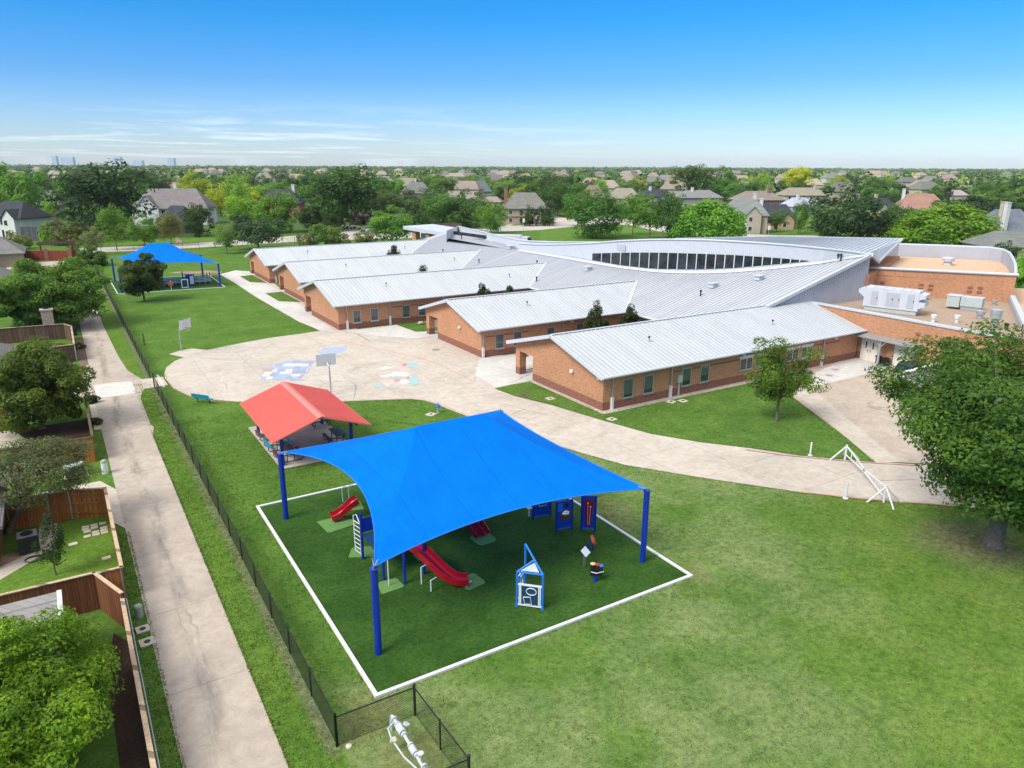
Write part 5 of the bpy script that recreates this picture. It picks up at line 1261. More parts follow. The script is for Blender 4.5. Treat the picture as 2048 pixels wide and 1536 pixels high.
b = MB(); b.lathe([(.13, .56), (.15, .6), (.14, .72), (.09, .83), (.03, .86), (.03, .92)], (25.28, 52.67, 0), 12); b.tube([(25.05, 52.67, .62), (25.51, 52.67, .62)], .06, 8); b.tube([(25.28, 52.4, .6), (25.28, 52.67, .6)], .075, 8); b.build('bonnet', 'hydrant_blue', t)
def cover(x, y, z, label, s=.7, mat='cover_stone', hole='black_metal'):
    t = thing('utility_cover', label, 'utility cover', (x, y, z), .1 * (x % 5), 'square utility covers set in the grass')
    b = MB(); b.bb(-s / 2, s / 2, -s / 2, s / 2, -.03, .03); b.build('slab', mat, t, world=False)
    b = MB(); b.lathe([(.13, .031), (.13, .05)], (0, 0, 0), 12); b.build('lid', hole, t, world=False)
cover(24.6, 52.6, .02, 'pale square cover in the grass beside the fire hydrant')
cover(34.0, 52.95, .07, 'rusty framed square drain nearest the path corner before the front wing', .9, 'soil')
cover(35.5, 50.9, .07, 'pale square cover between the rusty drain and the brick gable')
cover(36.7, 43.75, .07, 'pale square cover on the grass in front of the gable corner')
cover(44.13, 44.67, .07, 'pale square cover beside the second downspout, the left of a close pair'); cover(45.2, 44.3, .07, 'pale square cover beside the second downspout, the right of a close pair')
for x, y, r, lab in ((34.73, 72.44, .45, 'dark drain grate in the concrete before the second gable'), (66.2, 44.0, .38, 'round dark manhole cover nearest the downspout by the double doors'), (63.7, 42.9, .36, 'round manhole cover in the middle of the pale driveway'), (61.9, 43.0, .3, 'smallest round manhole cover at the left of the pale driveway')):
    b = MB(); b.lathe([(r, .0), (r, .012)], (x, y, .044), 16); tag(b.build('manhole_cover', 'paint_dark'), lab, 'manhole cover', 'round covers set in the concrete')

# white pipe barrier gate across the path, with its loose poles
gt = thing('barrier_gate', 'white triangular pipe barrier gate swung across the path', 'gate', (43.4, 25.5, 0))
GA, GB = Vector((45.45, 28.5, .03)), Vector((41.4, 23.0, .03)); gd = (GB - GA).normalized(); gn = Vector((-gd.y, gd.x, 0))
def bar(name, *segs, r=.055):
    b = MB()
    for p, q in segs: b.tube([p, q], r, 8)
    return b.build(name, 'white_paint', gt)
zu = Vector((0, 0, 1))
for P in (GA, GB):
    bar('post', (P, P + zu * 1.15), r=.07)
    bar('brace', (P + zu * 1.05, P + gn * 1.05 + gd * -.1)); bar('brace', (P + zu * 1.05, P - gn * 1.05 + gd * .1)); bar('brace', (P + zu * 1.05, P + gd * (1.0 if P is GB else -.9) + gn * .2))
mid = (GA + GB) / 2 + zu * .72
bar('gate_arm', (GA + zu * 1.05, mid + zu * .05), (GA + zu * .42, mid - zu * .12), (mid - zu * .12, GB + zu * .3), (mid + zu * .02, GB + zu * 1.02), r=.045)
for f_ in (.15, .3, .42, .62, .78, .9):
    p = GA.lerp(GB, f_); k = abs(f_ - .5) * 2; bar('strut', (p + zu * (.62 - .22 * k), p + zu * (.77 + .27 * k)), r=.03)
b = MB(); b.box(tuple(mid), (.1, .1, .16)); b.build('latch', 'black_metal', gt)
for x, y, lab in ((44.03, 30.31, 'white marker post at the far edge of the path by the barrier'), (39.85, 24.57, 'white marker post on the grass edge in front of the barrier')):
    t = thing('marker_post', lab, 'bollard', (x, y, 0)); b = MB(); b.tube([(x, y, 0), (x, y, 1.05)], .06, 10); b.build('post', 'white_paint', t); b = MB(); b.lathe([(.17, .0), (.17, .05), (.08, .06)], (x, y, .03), 12); b.build('base_plate', 'white_paint', t)

# ------------------------------------------------------------------ chain-link fences
def chain_fence(label, runs, h=1.25, step=3.05, corner=True, pr=.035, wire='chain_link'):
    t = thing('chain_link_fence', label, 'fence', (*runs[0][0], 0)); seen = set()
    for (x0, y0), (x1, y1) in runs:
        a, c = Vector((x0, y0, 0)), Vector((x1, y1, 0)); L = (c - a).length; n = max(1, round(L / step))
        b = MB(); b.add([(x0, y0, .03), (x1, y1, .03), (x1, y1, h - .03), (x0, y0, h - .03)], [(0, 1, 2, 3)]); b.build('mesh_panel', wire, t)
        b = MB(); b.tube([(x0, y0, h), (x1, y1, h)], .028, 6); b.build('top_rail', 'black_metal', t)
        b = MB(); b.tube([(x0, y0, .04), (x1, y1, .04)], .008, 4); b.build('tension_wire', 'black_metal', t)
        for k in range(n + 1):
            p = a.lerp(c, k / n); key = (round(p.x, 1), round(p.y, 1))
            if key in seen: continue
            seen.add(key); end = k in (0, n); r = pr * (1.5 if end else 1)
            b = MB(); b.tube([(p.x, p.y, 0), (p.x, p.y, h + (.1 if end else .02))], r, 8); b.lathe([(r * 1.15, 0), (r * 1.15, .04), (r * .4, .08)], (p.x, p.y, h + (.1 if end else .02)), 8); b.build('post', 'black_metal', t)
    return t
chain_fence('long black chain link fence between the alley grass and the school lawn', [((5.95, 21.43), (5.9, 72.9)), ((5.9, 76.4), (5.88, 170.5))], wire='dense_chain_link')
chain_fence('short black chain link enclosure around the white backflow pipes', [((5.95, 21.43), (8.98, 21.39)), ((8.98, 21.39), (9.09, 17.3)), ((9.09, 17.3), (6.1, 17.4))], step=2.1)
BF = PX([(170, 506), (300, 503), (430, 496), (590, 487), (720, 480)])
chain_fence('thin dark chain link fence along the far street', [(p, q) for p, q in zip(BF, BF[1:])], h=1.5, step=3.4, wire='thin_chain_link')
# the gap-side gate leaf standing ajar
t = thing('fence_gate', 'narrow black chain link gate leaf left open on the lawn', 'gate', (7.0, 92.2, 0))
b = MB(); b.tube([(7.0, 92.2, .1), (7.0, 92.2, 1.3), (7.02, 91.1, 1.3), (7.02, 91.1, .1), (7.0, 92.2, .1)], .03, 6); b.build('frame', 'black_metal', t); b = MB(); b.add([(7.0, 92.2, .1), (7.02, 91.1, .1), (7.02, 91.1, 1.3), (7.0, 92.2, 1.3)], [(0, 1, 2, 3)]); b.build('mesh_panel', 'chain_link', t)

# white backflow preventer inside the enclosure
t = thing('backflow_preventer', 'white backflow pipe assembly with valves inside the small enclosure', 'pipe valve', (7.85, 19.9, 0))
def vp(name, pts, r, mat='pipe_paint', n=10): b = MB(); b.tube(pts, r * .72, n); return b.build(name, mat, t)
plain('pipe_paint', (.50, .53, .56), .5, .35, 0, .12, 9, .3)
vp('pipe', [(7.92, 21.15, 0), (7.92, 21.15, .55), (7.9, 21.0, .75), (7.9, 20.3, .8), (7.87, 19.2, .8), (7.86, 18.0, .75), (7.86, 17.8, .5), (7.86, 17.8, 0)], .075)
for y_ in (20.75, 20.45, 19.85, 19.3, 18.75, 18.2): vp('flange', [(7.89, y_ - .035, .8), (7.89, y_ + .035, .8)], .16, n=14)
vp('check_valve', [(7.89, 20.35, .8), (7.89, 19.95, .8)], .20, n=12); vp('check_valve', [(7.87, 19.2, .8), (7.87, 18.85, .8)], .17, n=12)
vp('bypass_pipe', [(7.9, 20.7, .75), (7.6, 20.65, .6), (7.55, 20.2, .5), (7.6, 19.2, .5), (7.75, 18.3, .6), (7.86, 18.2, .75)], .045)
vp('meter', [(7.56, 20.2, .42), (7.56, 20.0, .66)], .13, 'pale_stone'); vp('handwheel', [(8.1, 20.15, .92), (8.12, 20.15, .96)], .17, n=14); vp('handwheel', [(7.88, 18.45, 1.12), (7.88, 18.45, 1.16)], .15, n=14); vp('valve_stem', [(7.88, 18.45, .8), (7.88, 18.45, 1.13)], .03)
t = tag(MB().lathe([(.12, 0), (.11, .05), (.05, .08)], (6.3, 21.2, 0), 9).build('rock', 'pale_stone'), 'small pale stone beside the corner post of the black fence', 'rock')

# ------------------------------------------------------------------ things on the school roofs and by its doors
def boxes(t, name, mat, *bs):
    b = MB()
    for q in bs: b.box(*q)
    return b.build(name, mat, t)
ux, uy, uz = G(1790, 628, 5.0)
p0, p1 = Vector(G(1712, 612, 4.9)), Vector(G(1848, 628, 4.9)); d = (p1 - p0).normalized(); rz = math.atan2(d.y, d.x); L = (p1 - p0).length; c = (p0 + p1) / 2; n_ = Vector((-d.y, d.x, 0)); n_ = n_ if n_.dot(c) > 0 else -n_
t = thing('rooftop_air_handler', 'long white rooftop air handling unit with hooded ends', 'air handler', (c.x, c.y, 4.55))
bl = L * .80
boxes(t, 'curb', 'ac_grey', (tuple(c + n_ * 1.0 + Vector((0, 0, -.1))), (bl * .95, 1.9, .45), rz))
b = MB(); cc = c + n_ * 1.0 + Vector((0, 0, 1.2)); b.box(tuple(cc), (bl, 2.1, 2.1), rz); cas = b.build('casing', 'white_metal', t)
b = MB()
for k in range(7): b.box(tuple(cc + d * (k / 6 - .5) * bl * .99 + Vector((0, 0, 1.075))), (.05, 2.14, .05), rz)
b.build('roof_seam', 'trim_metal', cas)
for f_ in (-.3, -.02, .1, .36):
    b = MB(); b.box(tuple(cc + d * f_ * bl - n_ * 1.06 + Vector((0, 0, -.05))), (.7, .03, 1.5), rz); dr = b.build('access_door', 'door_metal', cas)
    b = MB(); b.box(tuple(cc + d * (f_ * bl + .28) - n_ * 1.09 + Vector((0, 0, .0))), (.05, .04, .22), rz); b.build('handle', 'black_metal', dr)
for s in (-1, 1):
    b = MB(); e_ = cc + d * s * bl / 2
    for z0, z1 in ((.9, -.1),) if s < 0 else ((.85, .15), (.0, -.8)):
        q = [e_ - n_ * 1.0, e_ + n_ * 1.0]; o_ = d * s * (L * .09)
        P = [q[0] + Vector((0, 0, z0)), q[1] + Vector((0, 0, z0)), q[1] + o_ + Vector((0, 0, z0 - .12)), q[0] + o_ + Vector((0, 0, z0 - .12)), q[0] + Vector((0, 0, z1)), q[1] + Vector((0, 0, z1)), q[1] + o_ + Vector((0, 0, z0 - .45)), q[0] + o_ + Vector((0, 0, z0 - .45))]
        b.add(P, [(0, 1, 2, 3), (0, 3, 7, 4), (1, 5, 6, 2), (3, 2, 6, 7), (4, 7, 6, 5)])
    b.build('hood', 'white_metal', t)
q = Vector(G(1927, 612, 4.9)); t = thing('rooftop_condenser', 'pale green boxy rooftop air conditioner by the tall brick wall', 'air conditioner', (q.x, q.y, 4.55))
boxes(t, 'casing', 'ac_grey', ((q.x - 1.0 * d.x, q.y - d.y, 5.4), (1.3, 1.5, 1.2), rz)); boxes(t, 'casing', 'ac_grey', ((q.x + .8 * d.x, q.y + .8 * d.y, 5.5), (2.1, 1.7, 1.0), rz))
boxes(t, 'top_panel', 'trim_metal', *[((q.x + .8 * d.x, q.y + .8 * d.y, 6.02 + .001 * k), (2.2, .24, .05), rz) for k in (0,)], ((q.x - d.x, q.y - d.y, 6.03), (1.4, 1.6, .05), rz)); boxes(t, 'base', 'galvanised', ((q.x + .8 * d.x, q.y + .8 * d.y, 4.75), (1.9, 1.5, .4), rz))
def roof_vent(px, py, z, r, h, lab, mat='galvanised', cap=True, name='roof_vent'):
    x, y, _ = G(px, py, z); t = thing(name, lab, 'roof vent', (x, y, z))
    b = MB(); b.lathe([(r * .7, -.03), (r * .7, h * .55)], (x, y, z), 12); b.build('pipe', mat, t)
    if cap: b = MB(); b.lathe([(r, h * .5), (r, h * .72), (r * 1.1, h * .74), (r * 1.1, h * .95), (r * .5, h)], (x, y, z), 14); b.build('cap', mat, t)
roof_vent(1848, 599, 4.55, .45, .8, 'grey drum vent at the foot of the tall brick wall'); roof_vent(1988, 610, 4.55, .3, .6, 'small grey vent near the right corner of the gravel roof'); roof_vent(1959, 637, 4.55, .42, .9, 'ribbed grey vent in the right half of the gravel roof')
roof_vent(1866, 644, 4.55, .26, .8, 'white mushroom vent, left of two along the front coping', 'white_paint'); roof_vent(1913, 645, 4.55, .26, .8, 'white mushroom vent, right of two along the front coping', 'white_paint')
roof_vent(1987, 657, 4.55, .5, 2.0, 'tall grey exhaust stack with a flat white cap', 'galvanised'); roof_vent(2012, 658, 4.55, .2, .6, 'little dark vent pipe near the right end of the gravel roof', 'black_metal')
roof_vent(1895, 530, zg - .85, .75, 1.1, 'large ribbed vent on the tan gym roof', 'white_metal')
def on_main(px, py): return onroof(px, py)
def roof_pipe(px, py, lab, s=1.0, hood=False):
    x, y, z = onroof(px, py); t = thing('roof_pipe' if not hood else 'roof_hood', lab, 'roof vent', (x, y, z))
    if hood:
        b = MB(); b.box((x, y, z + .25), (.8, .7, .5)); b.build('base', 'trim_metal', t); b = MB(); b.box((x, y, z + .55), (1.1, 1.0, .12)); b.build('cap', 'white_metal', t)
    else:
        b = MB(); b.tube([(x, y, z - .1), (x, y, z + .55 * s)], .08, 8); b.build('pipe', 'black_metal', t); b = MB(); b.tube([(x, y, z + .5 * s), (x, y, z + .72 * s)], .13, 8); b.build('cap', 'black_metal', t)
roof_pipe(1426, 575, 'square metal hood low on the big roof near the rake edge', hood=True); roof_pipe(1518, 560, 'small metal hood on the big roof below the right end of the clerestory', hood=True); roof_pipe(1176, 541, 'small metal hood on the big roof left of the clerestory windows', hood=True)
roof_pipe(1021, 498, 'metal hood beside the left end of the clerestory wall', hood=True); roof_pipe(1401, 592, 'single dark vent pipe just below the square hood'); roof_pipe(1675, 522, 'dark vent pipe, left of the pair near the roof peak', 1.2); roof_pipe(1681, 522, 'dark vent pipe, right of the pair near the roof peak', 1.2)
roof_pipe(1073, 563, 'dark vent pipe in the valley beyond the third wing'); roof_pipe(886, 506, 'dark vent pipe on the far part of the big roof'); roof_pipe(923, 478, 'dark vent pipe at the top of the far roof edge'); roof_pipe(1074, 530, 'dark vent pipe behind the ridge end of the third wing'); roof_pipe(958, 527, 'dark vent pipe between the fourth wing and the roof crease')
for i, (x0, y0, wd) in enumerate(W):
    for xx, fy, which in ((x0 + 8, .25, 'gable end'), (x0 + 27 if i else x0 + 24.5, .22, 'far end')):
        yy = y0 + wd * fy; zz = RIDGE - (RIDGE - EAVE) * (1 - 2 * fy)
        t = thing('roof_pipe', 'small vent pipe on the front slope, %s of the %s wing roof' % (which, ('nearest', 'second nearest', 'middle', 'second farthest', 'farthest')[i]), 'roof vent', (xx, yy, zz))
        b = MB(); b.tube([(xx, yy, zz - .1), (xx, yy, zz + .42)], .06, 8); b.build('pipe', 'galvanised', t); b = MB(); b.tube([(xx, yy, zz + .4), (xx, yy, zz + .55)], .1, 8); b.build('cap', 'black_metal', t)
# white air conditioner on the far flat roof, with its dark louvre
q = Vector(G(1010, 484, 6.0)); t = thing('rooftop_condenser', 'long white roof unit with a dark louvre behind the clerestory wall end', 'air conditioner', (q.x, q.y, 5.9)); r2 = LAT - .25
boxes(t, 'casing', 'white_metal', (tuple(q + Vector((0, 0, .6))), (6.4, 2.2, 1.5), r2)); qq = q + Vector((math.cos(r2) * 3.9, math.sin(r2) * 3.9, .5)); boxes(t, 'end_hood', 'white_metal', (tuple(qq), (1.4, 2.0, 1.2), r2)); boxes(t, 'louvre', 'dark_glass', (tuple(qq + Vector((0, -1.1, .1))), (1.1, .3, .7), r2))
# bins, car and service yard wall by the doors
for x, y, lab in ((72.0, 43.05, 'black rubbish bin, left of the pair between the white doors'), (71.9, 42.15, 'black rubbish bin, right of the pair between the white doors')):
    t = thing('rubbish_bin', lab, 'bin', (x, y, .04)); b = MB(); b.lathe([(.28, .0), (.34, .8)], (x, y, .04), 4); b.build('body', 'dark_plastic', t); b = MB(); b.lathe([(.37, .8), (.36, .86), (.1, .95)], (x, y, .04), 8); b.build('lid', 'black_metal', t)
def make_car(name, label, loc, rz, colr, suv=False):
    t = thing(name, label, 'car', loc, rz)
    prof = [(-2.2, .35), (-2.25, .7), (-2.05, .92), (-1.55, 1.0), (-1.15, 1.45), (.35, 1.5), (1.0, 1.05), (1.95, .92), (2.2, .72), (2.22, .35)]
    if suv: prof = [(-2.25, .4), (-2.3, .95), (-2.15, 1.15), (-2.0, 1.62), (-1.7, 1.72), (.3, 1.72), (1.0, 1.18), (2.0, 1.08), (2.25, .8), (2.27, .4)]
    b = MB(); n = len(prof); vs = []
    for s, k in ((-.88, 1), (-.92, 0), (.92, 0), (.88, 1)):
        for x, z in prof: vs.append((x, s * (.86 if z > 1.2 else 1), z))
    fs = []
    for r in range(3):
        for i in range(n): fs.append((r * n + i, r * n + (i + 1) % n, (r + 1) * n + (i + 1) % n, (r + 1) * n + i))
    fs += [tuple(range(n))[::-1], tuple(range(3 * n, 4 * n))]
    b.add(vs, fs); o = b.build('body', 'tint_paint', t, world=False, color=colr)
    zt = 1.42 if not suv else 1.62; zb = 1.02 if not suv else 1.18
    b = MB()
    for s in (-1, 1):
        y0 = s * .90; y1 = s * .80
        b.add([(-1.35 if not suv else -1.95, y0, zb), (.85, y0, zb), (.3, y1 * 1.0, zt), (-1.1 if not suv else -1.85, y1, zt)], [(0, 1, 2, 3)])
    b.add([(.42, -.72, zt), (.42, .72, zt), (1.02, .8, zb + .02), (1.02, -.8, zb + .02)], [(0, 1, 2, 3)]); b.build('windows', 'dark_glass', t, world=False)
    for x in (-1.4, 1.4):
        for s in (-1, 1):
            b = MB(); b.tube([(x, s * .70, .33), (x, s * .93, .33)], .33, 14); wh = b.build('wheel', 'black_metal', t, world=False)
            b = MB(); b.tube([(x, s * .93, .33), (x, s * .94, .33)], .19, 12); b.build('rim', 'steel', wh, world=False)
    for s in (-.6, .6):
        b = MB(); b.box((2.2, s, .72 if not suv else .85), (.1, .36, .14)); b.build('headlight', 'white_paint', t, world=False); b = MB(); b.box((-2.22, s, .78 if not suv else .95), (.08, .3, .16)); b.build('tail_light', 'red_plastic', t, world=False)
    return t
make_car('parked_car', 'dark blue car half hidden behind the service yard wall', (69.9, 37.6, .04), math.radians(-8), (.012, .018, .04), True)
make_car('parked_car', 'small dark car deep in the service yard under the big tree', (64.5, 31.0, .04), math.radians(-60), (.03, .035, .045))
make_car('street_car', 'pale blue car parked on the far street before a brick house', (*G2(737, 463), .02), LAT + .3, (.45, .52, .60))
make_car('street_car', 'white car half hidden behind small trees at the school fence', (*G2(641, 478), .02), LAT + .9, (.62, .64, .66))
t = thing('service_yard_wall', 'low grey wall with pale coping enclosing the service yard', 'wall', (64, 34, 0))
pts = [(71.5, 36.6), (64.2, 36.4), (62.3, 32.6), (61.0, 26), (66, 22)]
b = MB(); c_ = MB()
for p, q in zip(pts, pts[1:]):
    p, q = Vector((*p, 0)), Vector((*q, 0)); d_ = q - p; b.box(tuple((p + q) / 2 + Vector((0, 0, .8))), (d_.length, .25, 1.6), math.atan2(d_.y, d_.x)); c_.box(tuple((p + q) / 2 + Vector((0, 0, 1.66))), (d_.length + .2, .4, .12), math.atan2(d_.y, d_.x))
b.build('wall', 'fascia_metal', t); c_.build('coping', 'white_paint', t)
# rocks in the garden beds between the wings
for x, y, s, lab in ((41.5, 65.0, .6, 'rounded tan boulder between the second wing and the front wing'), (44.0, 63.2, .35, 'small tan rock beside the rounded boulder'), (39.0, 85.8, .4, 'small rock at the corner of the third wing garden')):
    rr = random.Random(int(x * 10)); b = MB(); b.lathe([(s * .7, 0), (s, .2 * s), (s * .95, .6 * s), (s * .55, .95 * s), (.05, s)], (x, y, .04), 9)
    b.v = [(p[0] + rr.uniform(-.12, .12) * s, p[1] + rr.uniform(-.12, .12) * s, p[2]) for p in b.v]; tag(b.build('rock', 'stone'), lab, 'rock')

# ------------------------------------------------------------------ back yards left of the alley
def board_fence(label, pts, mat, h=1.85, cap='pale_cap', name='board_fence', rails=None, posts=True):
    t = thing(name, label, 'fence', (*pts[0], 0))
    for p, q in zip(pts, pts[1:]):
        p, q = Vector((*p, 0)), Vector((*q, 0)); d_ = q - p; L = d_.length; rz = math.atan2(d_.y, d_.x)
        b = MB(); b.box(tuple((p + q) / 2 + Vector((0, 0, h / 2))), (L, .045, h), rz); b.build('boards', mat, t)
        if cap: b = MB(); b.box(tuple((p + q) / 2 + Vector((0, 0, h + .02))), (L + .12, .17, .04), rz); b.build('cap_rail', cap, t)
        if rails:
            nn = Vector((-d_.y, d_.x, 0)).normalized() * rails * .05
            for z in (.35, .95, 1.5): b = MB(); b.box(tuple((p + q) / 2 + nn + Vector((0, 0, z))), (L, .05, .09), rz); b.build('rail', mat, t)
        if posts:
            k = max(1, round(L / 2.4))
            for i in range(k + 1):
                c = p.lerp(q, i / k) + (Vector((-d_.y, d_.x, 0)).normalized() * .05 * (rails or 1)); b = MB(); b.box((c.x, c.y, h / 2), (.06, .06, h - .02), rz); b.build('post', 'galvanised' if rails else mat, t)
    return t
board_fence('tall dark stained cedar fence around the nearest back yard', [(-11, 35.5), (-.72, 35.4), (.2, 32.9)], 'dark_cedar', 1.9)
board_fence('long brown capped fence of the nearest yard running beside the alley', [(.2, 32.9), (.2, 14)], 'dark_cedar', 1.6)
board_fence('orange cedar fence around the yard with the stepping stones', [(-6.5, 46.9), (-2.58, 46.6), (-1.5, 46.55), (.36, 45.75), (.4, 35.5), (-.66, 35.48)], 'cedar', 1.8, rails=-1)
board_fence('bright orange cedar fence facing the alley lawn', [(-6.5, 56.3), (.2, 55.6), (.22, 66.4)], 'cedar', 1.8, cap='weathered_wood')
board_fence('weathered brown privacy fence around the yard with yellow shrubs', [(-12, 86.6), (.1, 87.4), (.15, 98.0), (-.6, 99.8), (-13, 101.2)], 'weathered_wood', 1.8, rails=-1)
t = thing('dog_ear_gate', 'cedar garden gate with cross bracing beside the magnolia', 'gate', (-5.4, 66.2, 0))
b = MB(); b.bb(-6.2, -4.6, 66.2, 66.25, .1, 1.8); b.build('boards', 'cedar', t)
for z in (.4, 1.5): b = MB(); b.bb(-6.2, -4.6, 66.14, 66.2, z, z + .12); b.build('rail', 'cedar', t)
b = MB(); b.tube([(-6.1, 66.15, .45), (-4.7, 66.15, 1.5)], .05, 4); b.build('brace', 'cedar', t)
for nm, p, mt in (('yard_lawn', [(-9, 35.6), (-.8, 35.55), (.3, 36), (.3, 45.6), (-1.5, 46.4), (-9, 46.4)], 'bright_lawn'), ('yard_lawn', [(-9, 22), (.1, 22), (.1, 32.8), (-.75, 35.2), (-9, 35.3)], 'lawn'), ('yard_lawn', [(-8, 56.5), (.1, 55.8), (.1, 58.8), (-8, 60.5)], 'bright_lawn'), ('yard_lawn', [(-12, 87), (0, 87.6), (0, 97.5), (-12, 100)], 'lawn')): sheet(nm, p, .01, mt)
sheet('mulch_bed', [(.12, 32), (.1, 22), (-.75, 20), (-.8, 30), (-.35, 33.0)], .02, 'mulch'); sheet('mulch_bed', [(-7, 60.6), (.1, 59), (.1, 66), (-7, 66)], .02, 'mulch')
sheet('yard_path', [(-9, 40.2), (-5, 40.6), (-3, 42.6), (-2.3, 43.2), (-2.3, 46.4), (-3.2, 46.4), (-3.2, 43.6), (-5.3, 41.9), (-9, 41.3)], .02, 'path_concrete'); sheet('gravel_patch', [(-9, 41.4), (-5.3, 42), (-3.3, 43.2), (-4.2, 43.6), (-9, 43.8)], .022, 'gravel_bed')
sheet('yard_patio', [(-12, 58), (-6.3, 59.2), (-4.4, 61), (-4.0, 63), (-5, 66), (-12, 66)], .024, 'path_concrete'); sheet('mulch_bed', [(.25, 84.5), (1.1, 85), (1.15, 100), (.3, 98)], .018, 'soil')
rr = random.Random(3); k = 0
for i in range(5):
    for j in range(3):
        if (i + j) % 4 == 3: continue
        x, y = -.9 + .42 * j + rr.uniform(-.04, .04), 44.9 - .33 * i; b = MB(); b.box((x, y, .03), (.36, .26, .05), rr.uniform(-.1, .1))
        tag(b.build('stepping_stone', 'pale_stone'), 'flat pale stone of the patchwork laid in the far corner of the fenced lawn', 'stepping stone', 'stepping stones in the corner of the fenced lawn')
for x, y, lab in ((-.15, 40.4, 'lone pale paving stone against the orange fence'), (-1.6, 43.0, 'outlying pale stone beside the patchwork of stones')):
    b = MB(); b.box((x, y, .03), (.42, .32, .05), .1); tag(b.build('stepping_stone', 'pale_stone'), lab, 'stepping stone')
t = thing('air_conditioner', 'dark boxy air conditioner on the gravel beside the brick house', 'air conditioner', (-3.6, 43.4, 0))
boxes(t, 'casing', 'dark_plastic', ((-3.6, 43.45, .5), (.95, .85, .95), .05)); boxes(t, 'grille', 'steel', ((-3.6, 43.45, 1.0), (.9, .8, .05), .05)); b = MB(); b.lathe([(.3, 1.03), (.3, 1.06)], (-3.6, 43.45, 0), 14); b.build('fan_guard', 'black_metal', t)
t = thing('garden_hose', 'black garden hose coiled on the gravel', 'hose', (-3.4, 42.2, 0)); b = MB(); b.tube([(-3.4 + (.4 + .03 * math.sin(3 * a)) * math.cos(a), 42.2 + (.28 + .02 * a / 6) * math.sin(a), .05 + .01 * a / 6) for a in np.linspace(0, 6 * math.pi, 70)], .022, 5); b.build('coil', 'black_metal', t)
def cyl_thing(name, cat, label, x, y, r, h, mat, capm, n=14):
    t = thing(name, label, cat, (x, y, 0)); b = MB(); b.lathe([(r, 0), (r, h * .82)], (x, y, 0), n); b.build('body', mat, t); b = MB(); b.lathe([(r * 1.06, h * .82), (r * 1.06, h * .9), (r * .8, h)], (x, y, 0), n); b.build('cap', capm, t)
cyl_thing('utility_pedestal', 'utility pedestal', 'pale green round pedestal beside the alley near the square covers', .77, 33.75, .17, .62, 'green_metal', 'green_metal')
cyl_thing('utility_pedestal', 'utility pedestal', 'white ribbed round pedestal on the grass by the dark electric box', .59, 52.95, .19, .95, 'white_plastic', 'green_metal')
cyl_thing('plant_pot', 'pot', 'black plant pot in the mulch against the long brown fence', -.35, 20.3, .25, .35, 'black_metal', 'black_metal')
t = thing('electric_box', 'dark green transformer box on the grass beside the orange fence', 'transformer', (-1.15, 53.6, 0)); boxes(t, 'cabinet', 'dark_green_metal', ((-1.15, 53.6, .35), (1.15, .9, .7), .05)); boxes(t, 'lid', 'green_metal', ((-1.15, 53.65, .73), (1.2, .95, .06), .05)); boxes(t, 'pad', 'cover_stone', ((-1.15, 53.6, .03), (1.5, 1.2, .07), .05))
for x, y, lab in ((.78, 32.6, 'smaller tan square cover beside the alley'), (.85, 31.5, 'larger pale square cover beside the alley')): cover(x, y, .02, lab, .55 if x < .8 else .62)
b = MB(); b.bb(-1.0, -.2, 103.2, 103.6, 0, 1.0); b = None
t = thing('brick_grill', 'stacked stone outdoor chimney behind the weathered fence', 'chimney', (-2.1, 108, 0)); b = MB(); b.bb(-2.7, -1.5, 101.9, 102.9, 0, 3.2); b.build('stack', 'stone', t); b = MB(); b.bb(-2.8, -1.4, 101.8, 103, 3.2, 3.35); b.build('cap', 'pale_stone', t); b = MB(); b.bb(-2.4, -1.8, 102.1, 102.7, 3.352, 3.65); b.build('flue', 'black_metal', t)
t = thing('rubbish_bin', 'dark wheeled bin behind the end of the weathered fence', 'bin', (.3, 101.4, 0)); boxes(t, 'body', 'dark_plastic', ((.3, 101.4, .5), (.6, .65, 1.0), .1)); boxes(t, 'lid', 'black_metal', ((.3, 101.4, 1.04), (.64, .7, .06), .1))
# kerb edging of the near yard's chain-link rail
t = thing('pipe_rail', 'thin galvanised pipe rail on short posts beside the long brown fence', 'rail', (.4, 27, 0)); b = MB(); b.tube([(.36, 33.4, 1.25), (.36, 14, 1.25)], .03, 6); b.build('rail', 'galvanised', t)
for k in range(8): b = MB(); b.tube([(.36, 33.4 - 2.6 * k, 0), (.36, 33.4 - 2.6 * k, 1.3)], .03, 6); b.build('post', 'galvanised', t)
# brick posts and the red board fence at the alley's far end
t = thing('board_fence', 'red painted board fence with brick piers at the end of the alley', 'fence', (-3, 186, 0))
fpts = [(-16, 193.5), (-6.6, 188.5), (-2.0, 186.0), (2.3, 183.4), (4.3, 185.5)]
for p, q in zip(fpts, fpts[1:]):
    p, q = Vector((*p, 0)), Vector((*q, 0)); d_ = q - p; b = MB(); b.box(tuple((p + q) / 2 + Vector((0, 0, 1.05))), (d_.length, .08, 2.1), math.atan2(d_.y, d_.x)); b.build('boards', 'red_wood', t)
for x, y in fpts[1:4]: b = MB(); b.box((x, y, 1.3), (.75, .75, 2.6)); b.build('pier', 'house_brick', t)
t = thing('pergola', 'brown wooden garden pergola behind the red board fence', 'pergola', (0, 199, 0))
for x, y in ((-3, 196), (3.2, 196), (-3, 201), (3.2, 201)): b = MB(); b.bb(x - .12, x + .12, y - .12, y + .12, 0, 2.4); b.build('post', 'red_wood', t)
b = MB()
for k in range(9): b.bb(-3.6, 3.8, 195.4 + .75 * k, 195.5 + .75 * k, 2.5, 2.65)
b.bb(-3.5, 3.7, 195.9, 196.1, 2.35, 2.5); b.bb(-3.5, 3.7, 200.9, 201.1, 2.35, 2.5); b.build('slats', 'weathered_wood', t)
